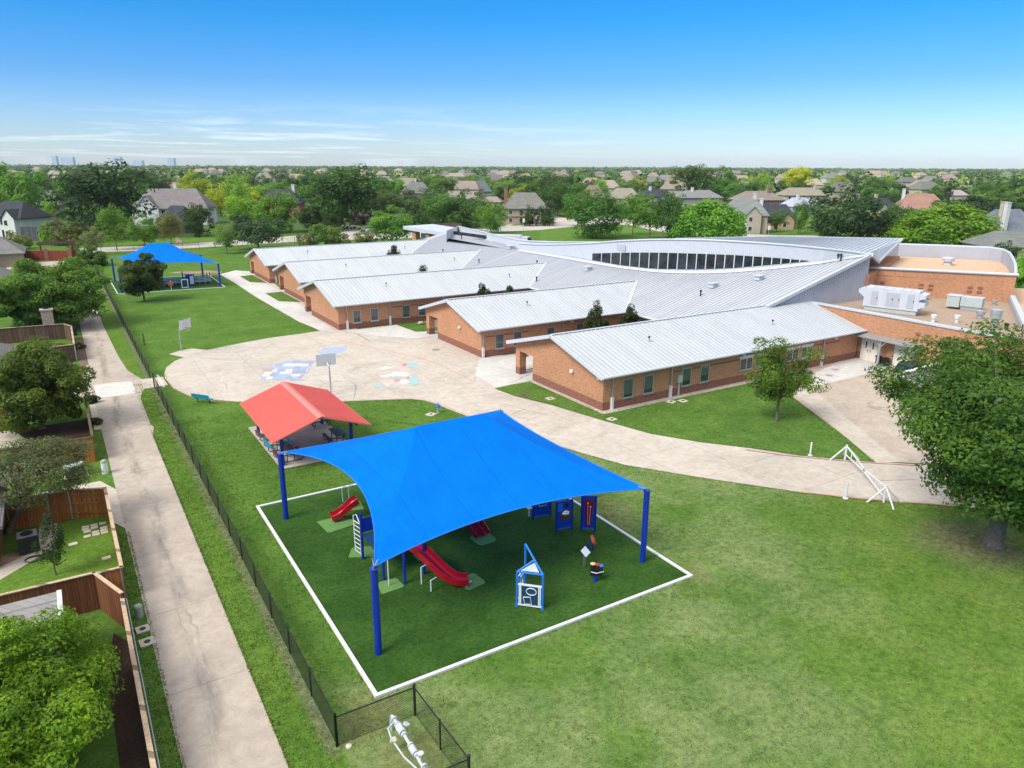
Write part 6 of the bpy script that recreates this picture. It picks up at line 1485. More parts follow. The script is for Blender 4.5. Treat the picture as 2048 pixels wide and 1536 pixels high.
t = thing('utility_pole', 'slim wooden pole leaning by the end of the alley', 'pole', (8.2, 193, 0)); b = MB(); b.tube([(8.2, 193, 0), (6.4, 194, 4.2)], .12, 8); b.build('pole', 'pale_bark', t)
for px_, py_, lab in ((1489, 470, 'white street sign pole before the grey stone house'), (1536, 476, 'pale road sign pole near the pollarded tree'), (1071, 452, 'small white sign on a post at the school driveway'), (1077, 446, 'taller white sign on a post at the school driveway'), (1047, 459, 'dark signpost at the curve of the school driveway')):
    x, y = G2(px_, py_); t = thing('street_sign', lab, 'sign', (x, y, 0)); b = MB(); b.tube([(x, y, 0), (x, y, 3)], .07, 6); b.build('post', 'galvanised', t); b = MB(); b.box((x, y - .1, 2.9), (.7, .05, 1.2), LAT); b.build('sign_plate', 'white_paint', t)

# ------------------------------------------------------------------ trees
def leaf_mesh(name, seed, rad, nclump, per, size, shape='round', flat=.8, gap=.0):
    """a crown of many small leaf faces gathered in clumps; its base lies at z = 0, its half-widths are rad"""
    r = np.random.default_rng(seed); rx, ry, rz = rad
    d = r.normal(size=(nclump * 3, 3)); d /= np.linalg.norm(d, axis=1)[:, None]
    rr = r.uniform(.52, .86, nclump * 3); rr[r.random(nclump * 3) < .2] *= .55
    if shape == 'full': rr = r.uniform(.70, .86, nclump * 3)
    # an uneven outline
    ph = r.uniform(0, 6.28, 6); lump = 1 + .17 * np.sin(3 * np.arctan2(d[:, 1], d[:, 0]) + ph[0]) + .11 * np.sin(5 * np.arctan2(d[:, 1], d[:, 0]) + ph[1] + 3 * d[:, 2]) + .08 * np.sin(7 * d[:, 2] + ph[2])
    c = d * np.minimum(rr * lump, .9)[:, None]
    zz = (c[:, 2] + 1) / 2
    if shape == 'full': c = c / np.maximum(lump, .01)[:, None]; c = c[c[:, 2] > -.4]
    if shape == 'cone': s = np.clip(1.25 - 1.1 * zz, .12, 1.1); c[:, :2] *= s[:, None] * 1.15
    elif shape == 'vase': s = np.clip(.45 + .85 * zz, .3, 1.2); c[:, :2] *= s[:, None]
    elif shape == 'dome': c = c[c[:, 2] > -.45]
    elif shape == 'open': c = c[(r.random(len(c)) < .8)]
    if gap: c = c[np.sin(3.1 * c[:, 0] + ph[3]) * np.sin(3.3 * c[:, 1] + ph[4]) + np.sin(4 * c[:, 2] + ph[5]) * .5 > -gap * 1.2]
    c = c[:nclump]; n = len(c)
    cr = r.uniform(.15, .29, n) * (1.0 if nclump > 40 else 1.25) * (.80 if nclump > 150 else 1)
    k = per
    dd = r.normal(size=(n, k, 3)); dd[:, :, 2] += .25; dd /= np.linalg.norm(dd, axis=2)[:, :, None]
    ln = r.uniform(.45, 1.05, (n, k)) ** .6
    off = dd * (ln * cr[:, None])[:, :, None]; off[:, :, 2] *= flat
    p = (c[:, None, :] + off).reshape(-1, 3) * np.array([rx, ry, rz])
    q1, q2 = np.percentile(p, 2.5, axis=0) * 1.06, np.percentile(p, 97.5, axis=0) * 1.06; p = (p - (q1 + q2) / 2) / ((q2 - q1) / 2) * np.array([rx, ry, rz])
    c = c * np.array([rx, ry, rz]); c = (c - (q1 + q2) / 2) / ((q2 - q1) / 2)
    N = len(p)
    oc = (c / (np.linalg.norm(c, axis=1)[:, None] + 1e-6))[:, None, :].repeat(k, 1).reshape(-1, 3)
    nm = dd.reshape(-1, 3) * .60 + oc * .25 + r.normal(size=(N, 3)) * .30 + np.array([0, 0, .40]); nm /= np.linalg.norm(nm, axis=1)[:, None]
    t = np.cross(nm, r.normal(size=(N, 3))); t /= np.linalg.norm(t, axis=1)[:, None] + 1e-9; b = np.cross(nm, t)
    s = (size * r.uniform(.6, 1.25, N))[:, None]
    v = np.stack([p - t * s, p + b * s * .5 - nm * s * .12, p + t * s, p - b * s * .5 - nm * s * .12], 1).reshape(-1, 3)
    v[:, 2] += rz
    me = bpy.data.meshes.new(name); me.vertices.add(4 * N); me.vertices.foreach_set('co', v.astype(np.float32).ravel())
    me.loops.add(4 * N); me.loops.foreach_set('vertex_index', np.arange(4 * N, dtype=np.int32))
    me.polygons.add(N); me.polygons.foreach_set('loop_start', np.arange(0, 4 * N, 4, dtype=np.int32)); me.polygons.foreach_set('loop_total', np.full(N, 4, dtype=np.int32))
    me.update(calc_edges=True); me.materials.append(M['leaf']); return me, c * np.array([rx, ry, rz]) + np.array([0, 0, rz])
def trunk_mb(h, r0, crown_c, base_z, seed, nl=9, lean=(0, 0), fork=.0):
    """a tapered trunk with flare and limbs reaching into the crown"""
    r = random.Random(seed); b = MB(); L = Vector((lean[0], lean[1], 0))
    pts = [Vector((0, 0, -.1)), Vector((0, 0, .08 * h)), L * .3 + Vector((r.uniform(-.05, .05), r.uniform(-.05, .05), .45 * h)), L * .7 + Vector((0, 0, .8 * h)), L + Vector((0, 0, h * 1.15))]
    b.tube(pts, [r0 * 1.5, r0 * 1.05, r0 * .9, r0 * .75, r0 * .35], 9)
    cs = sorted(range(len(crown_c)), key=lambda i: r.random())[:nl]
    for i in cs:
        e = Vector(crown_c[i]) + Vector((0, 0, base_z)); s0 = L * .6 + Vector((0, 0, h * r.uniform(.72, 1.02)))
        m_ = s0.lerp(e, .5) + Vector((r.uniform(-.2, .2), r.uniform(-.2, .2), r.uniform(-.1, .35)))
        b.tube([s0, s0.lerp(m_, .5), m_, e], [r0 * .5, r0 * .38, r0 * .25, r0 * .07], 6)
    return b
def hero_tree(name, label, cat, x, y, crown, trunk_h, r0, col, seed, nclump, per, size, shape='round', bark='bark', lean=(0, 0), nl=9, group=None, flat=.8, gap=0.0, z0=None):
    """crown = (half widths rx, ry, half height rz); its underside begins at trunk_h"""
    t = thing(name, label, cat, (x, y, 0), 0, group)
    me, cc = leaf_mesh('crown', seed, crown, nclump, per, size, shape, flat, gap)
    zb = trunk_h if z0 is None else z0
    o = bpy.data.objects.new('crown', me); COL.objects.link(o); o.parent = t; o.location = (lean[0], lean[1], zb); o.color = (*col, 1)
    cc = [(c[0] + lean[0], c[1] + lean[1], c[2]) for c in cc]
    b = trunk_mb(max(trunk_h * 1.15, .6), r0, cc, zb, seed, nl, lean); b.build('trunk', bark, t, world=False, smooth=True); return t

DARK, MID, BRI, YEL, OLV, DEEP, GRY = (.042, .082, .024), (.075, .140, .026), (.125, .215, .022), (.25, .275, .018), (.095, .115, .038), (.032, .062, .020), (.105, .125, .066)
hero_tree('shade_tree', 'big dense dark green tree on the field beside the barrier gate', 'tree', 41.6, 16.7, (5.8, 5.8, 3.95), 3.0, .46, (.088, .178, .030), 31, 230, 460, .13, 'vase', 'bark', nl=18, flat=.75)
hero_tree('young_tree', 'slim young tree alone on the lawn before the front wing', 'tree', 48.0, 36.5, (2.35, 2.35, 2.2), 2.15, .12, (.12, .205, .03), 12, 70, 190, .11, 'vase', 'bark', nl=16, gap=.25)
hero_tree('maple_tree', 'bright green spreading tree in the nearest back yard', 'tree', -4.5, 25.9, (3.5, 3.4, 2.1), .9, .17, (.185, .32, .026), 13, 230, 430, .078, 'round', 'pale_bark', nl=10, flat=.7)
hero_tree('magnolia_tree', 'dense dark magnolia with yellow tips over the mulch bed', 'tree', -3.0, 65.2, (3.1, 3.1, 2.8), 1.0, .2, (.115, .170, .03), 14, 130, 330, .13, 'round', 'pale_bark', nl=8)
hero_tree('live_oak', 'grey green wispy oak overhanging the orange fenced yard', 'tree', -4.6, 46.4, (2.9, 2.2, 1.5), 2.2, .18, (.17, .20, .105), 15, 100, 230, .07, 'open', 'bark', (1.5, -.6), nl=14, gap=.3)
hero_tree('sapling', 'thin dark sapling at the corner of the fenced lawn', 'tree', -2.45, 39.9, (.65, .65, 1.35), .75, .05, (.040, .075, .024), 16, 30, 60, .07, 'round', 'bark', nl=6)
hero_tree('broad_tree', 'broad rounded mid green tree beside the alley past the weathered fence', 'tree', -2.3, 108.5, (5.9, 5.6, 3.3), 1.1, .35, (.125, .235, .042), 17, 190, 300, .20, 'round', 'bark', nl=8)
hero_tree('lawn_tree', 'lone round dark tree standing in front of the far blue canopy', 'tree', 10.25, 122.6, (2.7, 2.7, 2.5), 1.6, .16, (.070, .115, .026), 18, 90, 230, .19, 'round', 'bark', nl=8)
hero_tree('shrub', 'yellow green crape shrub by the right end of the weathered fenced yard', 'shrub', -1.9, 89.4, (1.5, 1.3, .75), .1, .05, (.15, .17, .03), 19, 30, 110, .11, 'dome', 'bark', nl=5)
hero_tree('shrub', 'yellow green crape shrub at the picture edge in the weathered fenced yard', 'shrub', -6.0, 90.6, (2.1, 1.6, .8), .1, .05, (.14, .165, .03), 20, 36, 110, .12, 'dome', 'bark', nl=5)
hero_tree('shrub', 'low round green shrub at the corner where alley and lawn fence end', 'shrub', 5.0, 172, (3.2, 3.0, 1.6), .1, .08, (.085, .16, .03), 21, 60, 100, .25, 'dome', 'bark', nl=5)
for x, y, r_, col, lab, s in ((-3.6, 37.0, .55, MID, 'tiny leafy bush on the fenced lawn near the dark fence', 31), (-1.3, 58.6, .7, DEEP, 'small dark bush at the edge of the mulch bed', 32), (-5.8, 68.5, .9, BRI, 'bright round bush beside the magnolia', 33), (.62, 64.2, .5, OLV, 'scrubby dark plant between alley and fence', 34), (.75, 70.6, .55, DEEP, 'low dark shrub beside the driveway gap', 35), (-.45, 21.5, .4, MID, 'leafy plant in the mulch by the black pot', 36), (.65, 93.4, .6, GRY, 'grey green scrub along the alley edge', 37)):
    hero_tree('shrub', lab, 'shrub', x, y, (r_, r_ * .9, r_ * .6), .03, .03, col, s, 16, 60, .09, 'dome', nl=3)
for i, (px_, py_, w_, h_, lab) in enumerate(((1139, 668, 2.2, 2.9, 'conical magnolia left of the pair between the two nearest wings'), (1222, 655, 1.9, 2.9, 'conical magnolia right of the pair between the two nearest wings'), (950, 600, 2.0, 3.2, 'conical magnolia left of the pair behind the second wing roof'), (1020, 590, 1.8, 3.7, 'tallest conical magnolia behind the second wing roof'))):
    pos_ = ((50.3, 63.6), (55.2, 63.4), (47.4, 84.0), (51.8, 84.2))[i]
    hero_tree('magnolia_shrub', lab, 'tree', *pos_, (1.25, 1.25, w_), .5, .08, (.052, .072, .020), 40 + i, 50, 130, .13, 'cone', nl=5)
for x, y, lab, s in ((52.6, 126.0, 'dark treetop showing above the fourth wing ridge', 46), (48.8, 105.6, 'dark treetop showing above the third wing ridge', 47)):
    hero_tree('magnolia_shrub', lab, 'tree', x, y, (1.3, 1.3, 2.6 if s == 46 else 2.0), .5, .08, (.045, .055, .022), s, 40, 100, .15, 'cone', nl=5)

# the middle distance: each tree one thing, sharing a few crown shapes
VAR = {}
for key, seed, rad, ncl, per, sz, shp, gp_ in (('round', 61, (1, 1, .85), 85, 75, .062, 'round', 0), ('round2', 62, (1, .95, .9), 85, 75, .062, 'round', .4), ('wide', 63, (1, 1, .62), 80, 75, .060, 'dome', .4), ('tall', 64, (1, 1, 1.35), 85, 75, .066, 'round', .3), ('cone', 65, (1, 1, 1.5), 70, 70, .07, 'cone', 0), ('open', 66, (1, 1, .9), 60, 60, .062, 'vase', .4), ('full', 68, (1, 1, .8), 120, 75, .058, 'full', 0), ('bush', 67, (1, 1, .75), 60, 60, .075, 'dome', 0)):
    me, cc = leaf_mesh('crown', seed, rad, ncl, per, sz, shp, .8, gp_); tb = trunk_mb(1.0, .075, [tuple(q) for q in cc], 1.0, seed, 7)
    tm = tb.build('trunk_source', 'bark'); tme = tm.data; bpy.data.objects.remove(tm)
    VAR[key] = (me, tme, 2 * rad[2])
NTREE = []
def tree(key, x, y, rw, zb, zt, col, name, label, cat='tree', group=None, rot=None):
    """crown half-width rw between heights zb and zt"""
    me, tme, hh = VAR[key]; t = thing(name, label, cat, (x, y, 0), rot if rot is not None else random.Random(int(x * 7 + y * 13)).uniform(0, 6.28), group)
    o = bpy.data.objects.new('crown', me); COL.objects.link(o); o.parent = t; o.location = (0, 0, zb); o.scale = (rw, rw, (zt - zb) / hh); o.color = (*col, 1)
    k = bpy.data.objects.new('trunk', tme); COL.objects.link(k); k.parent = t; k.scale = (max(rw * .55, .8), max(rw * .55, .8), max(zb, .5)); return t
def jit(c, s, k=.18):
    r = random.Random(s); f = r.uniform(1 - k, 1 + k); return tuple(v * f * r.uniform(.93, 1.07) for v in c)
# crown box in the photo (x0, x1, top, bottom), base line, shape, colour, description
TL = [
 (208, 260, 416, 480, 500, 'tall', MID, 'leafy tree left of three small street trees behind the far canopy', 'street_tree'),
 (261, 318, 433, 482, 491, 'round2', MID, 'round street tree in the middle of three behind the far canopy', 'street_tree'),
 (320, 367, 429, 474, 491, 'tall', OLV, 'darker street tree right of three behind the far canopy', 'street_tree'),
 (372, 430, 413, 471, 473, 'round', DEEP, 'dense dark pear shaped tree before the charcoal roof', 'evergreen_tree'),
 (430, 478, 450, 493, 508, 'open', (.09, .14, .04), 'thin light green tree leaning on the back lawn', 'lawn_tree'),
 (468, 567, 433, 482, 498, 'wide', (.034, .060, .030), 'wide dark spreading tree beside the painted road lettering', 'oak_tree'),
 (171, 212, 455, 500, 510, 'open', GRY, 'small grey green tree by the end of the alley', 'small_tree'),
 (593, 636, 464, 497, 499, 'wide', OLV, 'small bushy tree left of three behind the farthest wing', 'small_tree'),
 (622, 683, 450, 482, 497, 'wide', MID, 'flat topped tree in the middle of three behind the farthest wing', 'small_tree'),
 (651, 700, 464, 495, 497, 'wide', OLV, 'small bushy tree right of three behind the farthest wing', 'small_tree'),
 (708, 757, 460, 490, 494, 'bush', OLV, 'low dark shrub tree before the blue parked car', 'small_tree'),
 (742, 828, 418, 476, 487, 'round2', MID, 'rounded mid green tree above the farthest wing roof', 'street_tree'),
 (82, 112, 449, 484, 486, 'bush', (.11, .19, .02), 'clipped bright green round bush by the grey fence', 'clipped_bush'),
 (100, 176, 442, 485, 489, 'bush', (.075, .085, .03), 'olive brown sprawling shrub behind the pergola', 'large_shrub'),
 (105, 282, 334, 462, 478, 'round', (.028, .056, .026), 'very large dark green tree left of the white house', 'oak_tree'),
 (0, 92, 334, 412, 432, 'wide', MID, 'large spreading tree with visible limbs at the left edge', 'spreading_tree'),
 (72, 112, 425, 455, 458, 'bush', (.085, .11, .03), 'brownish green bush in front of the long brown roof', 'large_shrub'),
 (92, 118, 396, 430, 440, 'round2', BRI, 'light green bush between the brown roofs and the large dark tree', 'small_tree'),
 (355, 424, 348, 405, 428, 'round2', (.165, .21, .022), 'yellow green tree above the red roof, tallest of three', 'yellow_tree'),
 (413, 472, 368, 420, 432, 'open', (.20, .225, .022), 'yellow tree in the middle of the golden group', 'yellow_tree'),
 (466, 520, 372, 408, 432, 'round2', (.22, .25, .020), 'brightest yellow tree right of the golden group', 'yellow_tree'),
 (455, 525, 396, 448, 458, 'round', BRI, 'bright green tree in front of the golden group', 'shade_tree'),
 (520, 597, 389, 461, 466, 'round', (.075, .14, .022), 'big fresh green tree before the white gabled house', 'shade_tree'),
 (598, 756, 340, 446, 458, 'round', (.030, .064, .022), 'very large dark tree right of the white gabled house', 'oak_tree'),
 (600, 647, 413, 452, 462, 'round2', DARK, 'small dark tree left of the brick cottage', 'evergreen_tree'),
 (643, 687, 409, 455, 463, 'tall', DARK, 'narrow dark tree nearest the brick cottage', 'evergreen_tree'),
 (727, 807, 385, 432, 448, 'round', (.060, .092, .032), 'soft olive tree behind the entrance roof', 'shade_tree'),
 (800, 884, 382, 432, 446, 'round2', (.040, .066, .026), 'dark olive tree above the entrance roof', 'oak_tree'),
 (822, 866, 416, 455, 460, 'bush', DARK, 'dark round shrub behind the brown fence by the entrance', 'large_shrub'),
 (899, 978, 385, 452, 456, 'round2', DARK, 'dark irregular tree left of the house with the brick chimney', 'oak_tree'),
 (953, 1012, 408, 462, 466, 'tall', (.085, .165, .024), 'bright fresh green tree left of the white garage', 'shade_tree'),
 (1040, 1076, 417, 450, 452, 'bush', DEEP, 'dark hedge bush left beside the brick house driveway', 'large_shrub'),
 (1070, 1110, 413, 449, 451, 'bush', DEEP, 'dark hedge bush right beside the brick house driveway', 'large_shrub'),
 (1125, 1185, 374, 440, 452, 'round2', (.055, .115, .022), 'green tree half behind the big lawn tree', 'street_tree'),
 (1140, 1248, 388, 474, 476, 'tall', (.048, .105, .024), 'big leafy tree on the grass island behind the school', 'lawn_tree'),
 (1238, 1292, 391, 447, 470, 'round', (.070, .135, .022), 'leafy street tree left of three by the curved driveway', 'street_tree'),
 (1265, 1332, 396, 452, 478, 'round2', MID, 'leafy street tree in the middle of three by the curved driveway', 'street_tree'),
 (1310, 1372, 390, 470, 484, 'round', DARK, 'dark street tree left beside the bright dome tree', 'street_tree'),
 (1341, 1487, 405, 484, 487, 'full', (.088, .178, .024), 'large bright green dome shaped tree behind the clerestory roof', 'dome_tree'),
 (1530, 1575, 420, 450, 464, 'open', (.06, .11, .03), 'small pollarded tree on the corner lawn', 'small_tree'),
 (1583, 1616, 406, 458, 468, 'tall', (.07, .14, .026), 'slender tree right of the corner lawn', 'small_tree'),
 (1604, 1740, 376, 474, 480, 'round2', (.034, .066, .026), 'very large dark tree above the upper metal roof', 'oak_tree'),
 (1624, 1680, 434, 474, 479, 'open', (.085, .155, .04), 'lighter feathery tree in front of the very large dark one', 'small_tree'),
 (1704, 1774, 411, 474, 480, 'round2', (.042, .075, .03), 'dull green tree right of the very large dark one', 'shade_tree'),
 (1762, 1828, 414, 478, 482, 'round', (.048, .092, .026), 'green tree touching the bright crown behind the gym', 'shade_tree'),
 (1796, 1982, 413, 492, 496, 'full', (.095, .180, .018), 'large bright yellow green tree behind the gym', 'dome_tree'),
 (1872, 1986, 396, 440, 462, 'wide', (.030, .052, .026), 'wide dark green canopy behind the bright gym tree', 'oak_tree'),
 (1995, 2075, 388, 440, 462, 'round2', (.032, .050, .030), 'dark tree at the right edge above the grey roof', 'oak_tree'),
 (2008, 2062, 513, 572, 580, 'bush', (.12, .22, .025), 'bright green bush at the right edge beside the gym', 'large_shrub'),
 (1884, 1902, 366, 402, 410, 'cone', (.035, .045, .03), 'dark narrow cypress behind the reddish roofs', 'cypress_tree'),
 (1984, 2030, 488, 520, 524, 'bush', DEEP, 'dark hedge under the brown grey roof at the right edge', 'large_shrub'),
 (1335, 1420, 333, 378, 400, 'round', (.055, .10, .03), 'broad green tree above the grey roofs', 'shade_tree'),
 (1400, 1470, 338, 392, 402, 'round2', (.062, .115, .028), 'green tree behind the grey roofed house', 'shade_tree'),
 (1566, 1616, 336, 374, 392, 'round', YEL, 'yellow tree above the tan roof, right of the grey ones', 'yellow_tree'),
 (1484, 1540, 350, 386, 398, 'wide', (.15, .20, .026), 'yellow green tree between the tan roofs', 'yellow_tree'),
 (1080, 1145, 350, 396, 410, 'round', DARK, 'dark tree behind the house with the brick chimney', 'oak_tree'),
 (1000, 1072, 345, 384, 402, 'round2', (.034, .066, .028), 'dark rounded tree over the chimney house', 'oak_tree'),
 (858, 912, 356, 388, 402, 'round', MID, 'round green tree between the distant grey roofs', 'shade_tree'),
 (28, 100, 342, 380, 412, 'round2', DARK, 'dark tree behind the large spreading tree', 'oak_tree'),
 (245, 300, 338, 376, 405, 'round', DEEP, 'dark tree behind the white house chimney', 'oak_tree'),
 (300, 350, 350, 384, 404, 'round2', (.05, .08, .045), 'greyish tree behind the white house roof', 'shade_tree'),
 (0, 55, 467, 494, 500, 'bush', (.10, .115, .04), 'pinkish green flowering bush before the white bay window house', 'flowering_bush'),
 (50, 68, 472, 492, 496, 'bush', (.10, .12, .05), 'small flowering bush right of the white bay window house', 'flowering_bush'),
 (136, 162, 482, 500, 504, 'bush', GRY, 'grey green bush behind the brick pier', 'large_shrub'),
]
OCC = []
for i, (xa, xb, yt, yb, by, key, col, lab, nm) in enumerate(TL):
    xc = (xa + xb) / 2; x, y = G2(xc, by); D = depth(x, y); rw = (xb - xa) / 2 * D / FPX * .93
    k = D / depth(x, y); zt = zat(x, y, yt) + .2; zb = max(.15, zat(x, y, yb)); 
    if zt - zb < .8: zt = zb + .8
    tree(key, x, y, rw, zb, zt, jit(tuple(v * 2.0 for v in col), i, .06), nm, lab); OCC.append((x, y, rw)); NTREE.append((xa, xb, yt, by, D))

# ------------------------------------------------------------------ houses beyond the streets
WHITE, CREAM, BRK, TANB, GREYB, STONE = (.62, .62, .60), (.50, .43, .34), (.26, .12, .085), (.36, .26, .19), (.30, .28, .26), (.34, .29, .25)
RG, RDK, RBR, RTAN, RRED, RBLU = (.20, .19, .18), (.055, .06, .072), (.155, .13, .11), (.29, .245, .20), (.29, .16, .125), (.145, .17, .19)
def house(label, x, y, rz, wd, dp, eh, rh, wall, roof, chim=None, storeys=2, gable=0.0, detail=True, hip=.34):
    t = thing('house', label, 'house', (x, y, 0), rz)
    b = MB(); b.bb(-wd / 2, wd / 2, -dp / 2, dp / 2, 0, eh)
    ga = []
    if gable:
        gx, gw, gd = gable, wd * .30, 1.6
        b.bb(gx - gw / 2, gx + gw / 2, -dp / 2 - gd, -dp / 2 - .002, 0, eh); gh = eh + gw * .55
        b.add([(gx - gw / 2, -dp / 2 - gd, eh), (gx + gw / 2, -dp / 2 - gd, eh), (gx, -dp / 2 - gd, gh)], [(0, 1, 2)])
    b.build('wall', 'house_wall', t, world=False, color=wall)
    o = .55; b = MB(); rl = wd / 2 - dp / 2 * hip * 2.0; rl = max(rl, .6); X, Y = wd / 2 + o, dp / 2 + o; z0 = eh - .12
    b.add([(-X, -Y, z0), (X, -Y, z0), (X, Y, z0), (-X, Y, z0), (-rl, 0, eh + rh), (rl, 0, eh + rh), (-X, -Y, z0 - .18), (X, -Y, z0 - .18), (X, Y, z0 - .18), (-X, Y, z0 - .18)], [(0, 1, 5, 4), (1, 2, 5), (2, 3, 4, 5), (3, 0, 4), (6, 7, 1, 0), (7, 8, 2, 1), (8, 9, 3, 2), (9, 6, 0, 3), (9, 8, 7, 6)])
    if gable:
        gz = gh + .1; gl = -dp / 2 - gd - .35
        b.add([(gx, gl, gz), (gx - gw / 2 - .4, gl, eh - .3), (gx - gw / 2 - .4, 0, eh - .3), (gx, 0, gz), (gx + gw / 2 + .4, gl, eh - .3), (gx + gw / 2 + .4, 0, eh - .3)], [(0, 3, 2, 1), (0, 4, 5, 3)])
    R_ = b.build('roof', 'house_roof', t, world=False, color=roof)
    if chim:
        for cx, cy, cc in chim:
            b = MB(); b.box((cx * wd, cy * dp, eh + rh * .45), (1.1, 1.0, rh * 1.5 + 1.2)); b.box((cx * wd, cy * dp, eh + rh * 1.2 + .65), (1.3, 1.2, .18)); b.build('chimney', 'house_wall', R_, world=False, color=cc)
    if detail:
        n = max(2, int(wd / 3.6)); yw = -dp / 2 - .03
        for s in range(storeys):
            zc = 1.5 + s * 2.8
            if zc + .8 > eh: break
            for k in range(n):
                xc = -wd / 2 + wd * (k + .5) / n
                if gable and abs(xc - gx) < gw / 2 + .6: xc, yy = gx + (.9 if k % 2 else -.9), yw - gd
                else: yy = yw
                if s == 0 and k == n // 2:
                    b = MB(); b.bb(xc - .55, xc + .55, yy - .03, yy + .02, .05, 2.2); b.build('door', 'dark_plastic', t, world=False); continue
                b = MB(); b.bb(xc - .62, xc + .62, yy - .02, yy + .03, zc - .75, zc + .75); f_ = b.build('window', 'white_paint', t, world=False)
                b = MB(); b.bb(xc - .52, xc + .52, yy - .05, yy - .021, zc - .65, zc + .65); b.build('pane', 'dark_glass', f_, world=False)
        for s in (-1, 1):                       # one window on each flank
            b = MB(); b.box((s * (wd / 2 + .02), 0, 1.6), (.06, 1.2, 1.4)); f_ = b.build('window', 'white_paint', t, world=False); b = MB(); b.box((s * (wd / 2 + .05), 0, 1.6), (.06, 1.0, 1.2)); b.build('pane', 'dark_glass', f_, world=False)
    return t
HL = [  # x0, x1, roof top, base line, storeys, wall, roof, chimneys, gable side, turn, description
 (-40, 60, 402, 476, 2, WHITE, RDK, None, .30, -.25, 'white two storey house with charcoal roof and bay at the left edge'),
 (40, 98, 420, 462, 1, GREYB, RBR, None, 0, .1, 'low house with a long brown roof behind the white bay window house'),
 (58, 118, 380, 424, 1, (.20, .17, .15), RG, None, 0, .3, 'dim house with grey brown roof below the spreading tree'),
 (268, 418, 377, 450, 2, WHITE, RG, [(.02, .1, WHITE)], -.28, .15, 'big white house with grey hip roof and tall white chimney'),
 (308, 378, 411, 466, 1, (.12, .11, .11), RDK, None, 0, -.3, 'charcoal hip roofed house in front of the big white house'),
 (318, 378, 363, 398, 1, BRK, (.28, .115, .08), None, 0, .2, 'house with a reddish brown roof behind the golden trees'),
 (516, 602, 378, 436, 2, BRK, RDK, [(.3, .1, WHITE)], -.30, .1, 'dark roofed brick house with a white front gable'),
 (700, 738, 417, 449, 1, BRK, RBR, None, -.1, 0, 'small brick cottage with a brown gable on the street corner'),
 (806, 864, 364, 396, 1, TANB, RG, [(-.02, .1, WHITE)], 0, .2, 'grey roofed house with white chimney among dark trees'),
 (946, 984, 362, 392, 1, GREYB, RBLU, None, 0, .3, 'blue grey roof between dark trees above the brick chimney house'),
 (962, 1002, 393, 416, 1, TANB, RTAN, None, 0, -.2, 'small tan roofed house left of the brick chimney house'),
 (1008, 1098, 385, 449, 2, (.40, .30, .25), RG, [(-.46, -.1, (.30, .15, .10))], 0, .1, 'two storey brick house with grey hip roof and brick side chimney'),
 (1170, 1214, 370, 406, 1, BRK, (.26, .18, .14), None, 0, .3, 'brown roofed house peeking above the school driveway trees'),
 (1214, 1282, 376, 408, 1, CREAM, RTAN, None, .2, -.1, 'tan roofed house right of the brown roofed one'),
 (1284, 1352, 378, 412, 2, GREYB, RDK, [(-.2, -.1, WHITE)], .2, .2, 'slate blue roofed house with a white chimney at its left'),
 (1334, 1364, 369, 390, 1, TANB, (.32, .23, .17), None, 0, .1, 'small tan gabled house between the slate and grey roofs'),
 (1358, 1448, 380, 416, 2, GREYB, (.235, .235, .235), [(-.16, -.1, WHITE)], 0, .15, 'grey hip roofed house behind the dome tree'),
 (1436, 1532, 398, 466, 2, STONE, (.20, .21, .215), [(.2, .2, (.55, .52, .48))], .22, -.3, 'grey stone house with arched front gables on the corner lawn'),
 (1478, 1574, 382, 424, 2, BRK, (.225, .195, .17), [(.24, -.1, (.28, .12, .09))], 0, .2, 'brown roofed house with a tall red brick chimney'),
 (1508, 1594, 408, 458, 1, TANB, RDK, [(-.34, .1, WHITE)], .25, -.2, 'black roofed house right of the grey stone house'),
 (1566, 1660, 375, 412, 2, CREAM, RTAN, [(.26, -.1, CREAM)], 0, .1, 'cream house with a beige hip roof and beige chimney'),
 (1578, 1640, 395, 426, 1, (.58, .60, .63), (.42, .46, .50), [(-.1, -.1, WHITE)], 0, .3, 'house with a pale bluish white roof'),
 (1610, 1648, 357, 376, 1, CREAM, (.40, .32, .24), None, 0, 0, 'distant house with a light tan roof between yellow trees'),
 (1740, 1808, 396, 432, 1, CREAM, RDK, [(-.1, .1, CREAM)], -.25, .3, 'dark roofed house with a cream gable left of the reddish roof'),
 (1800, 1892, 387, 432, 1, CREAM, (.34, .20, .16), [(-.36, .1, WHITE)], 0, -.2, 'house with a wide reddish roof and a white chimney'),
 (1812, 1850, 371, 390, 1, CREAM, (.42, .26, .17), [(-.3, .1, CREAM)], 0, .1, 'distant house with an orange brown roof'),
 (1900, 1938, 380, 400, 1, CREAM, (.34, .33, .33), None, 0, .1, 'distant house with a plain grey roof right of the cypress'),
 (1976, 2110, 418, 496, 1, (.36, .30, .25), (.165, .19, .21), [(-.26, -.2, CREAM), (-.36, -.42, WHITE)], 0, .25, 'large blue grey roofed house with two chimneys at the right edge'),
 (1970, 2110, 462, 520, 1, (.30, .25, .21), (.19, .175, .165), None, 0, -.1, 'house with a low brownish grey roof nearest the gym'),
 (1674, 1704, 372, 390, 1, WHITE, (.52, .53, .54), None, 0, .2, 'distant white roof above the very large dark tree'),
 (2000, 2030, 424, 446, 1, CREAM, RTAN, None, 0, .2, 'small tan roof corner beside the dark edge tree'),
 (1920, 1945, 355, 374, 1, CREAM, (.46, .37, .28), None, 0, .1, 'far beige roof on the right among green trees'),
]
HB = []
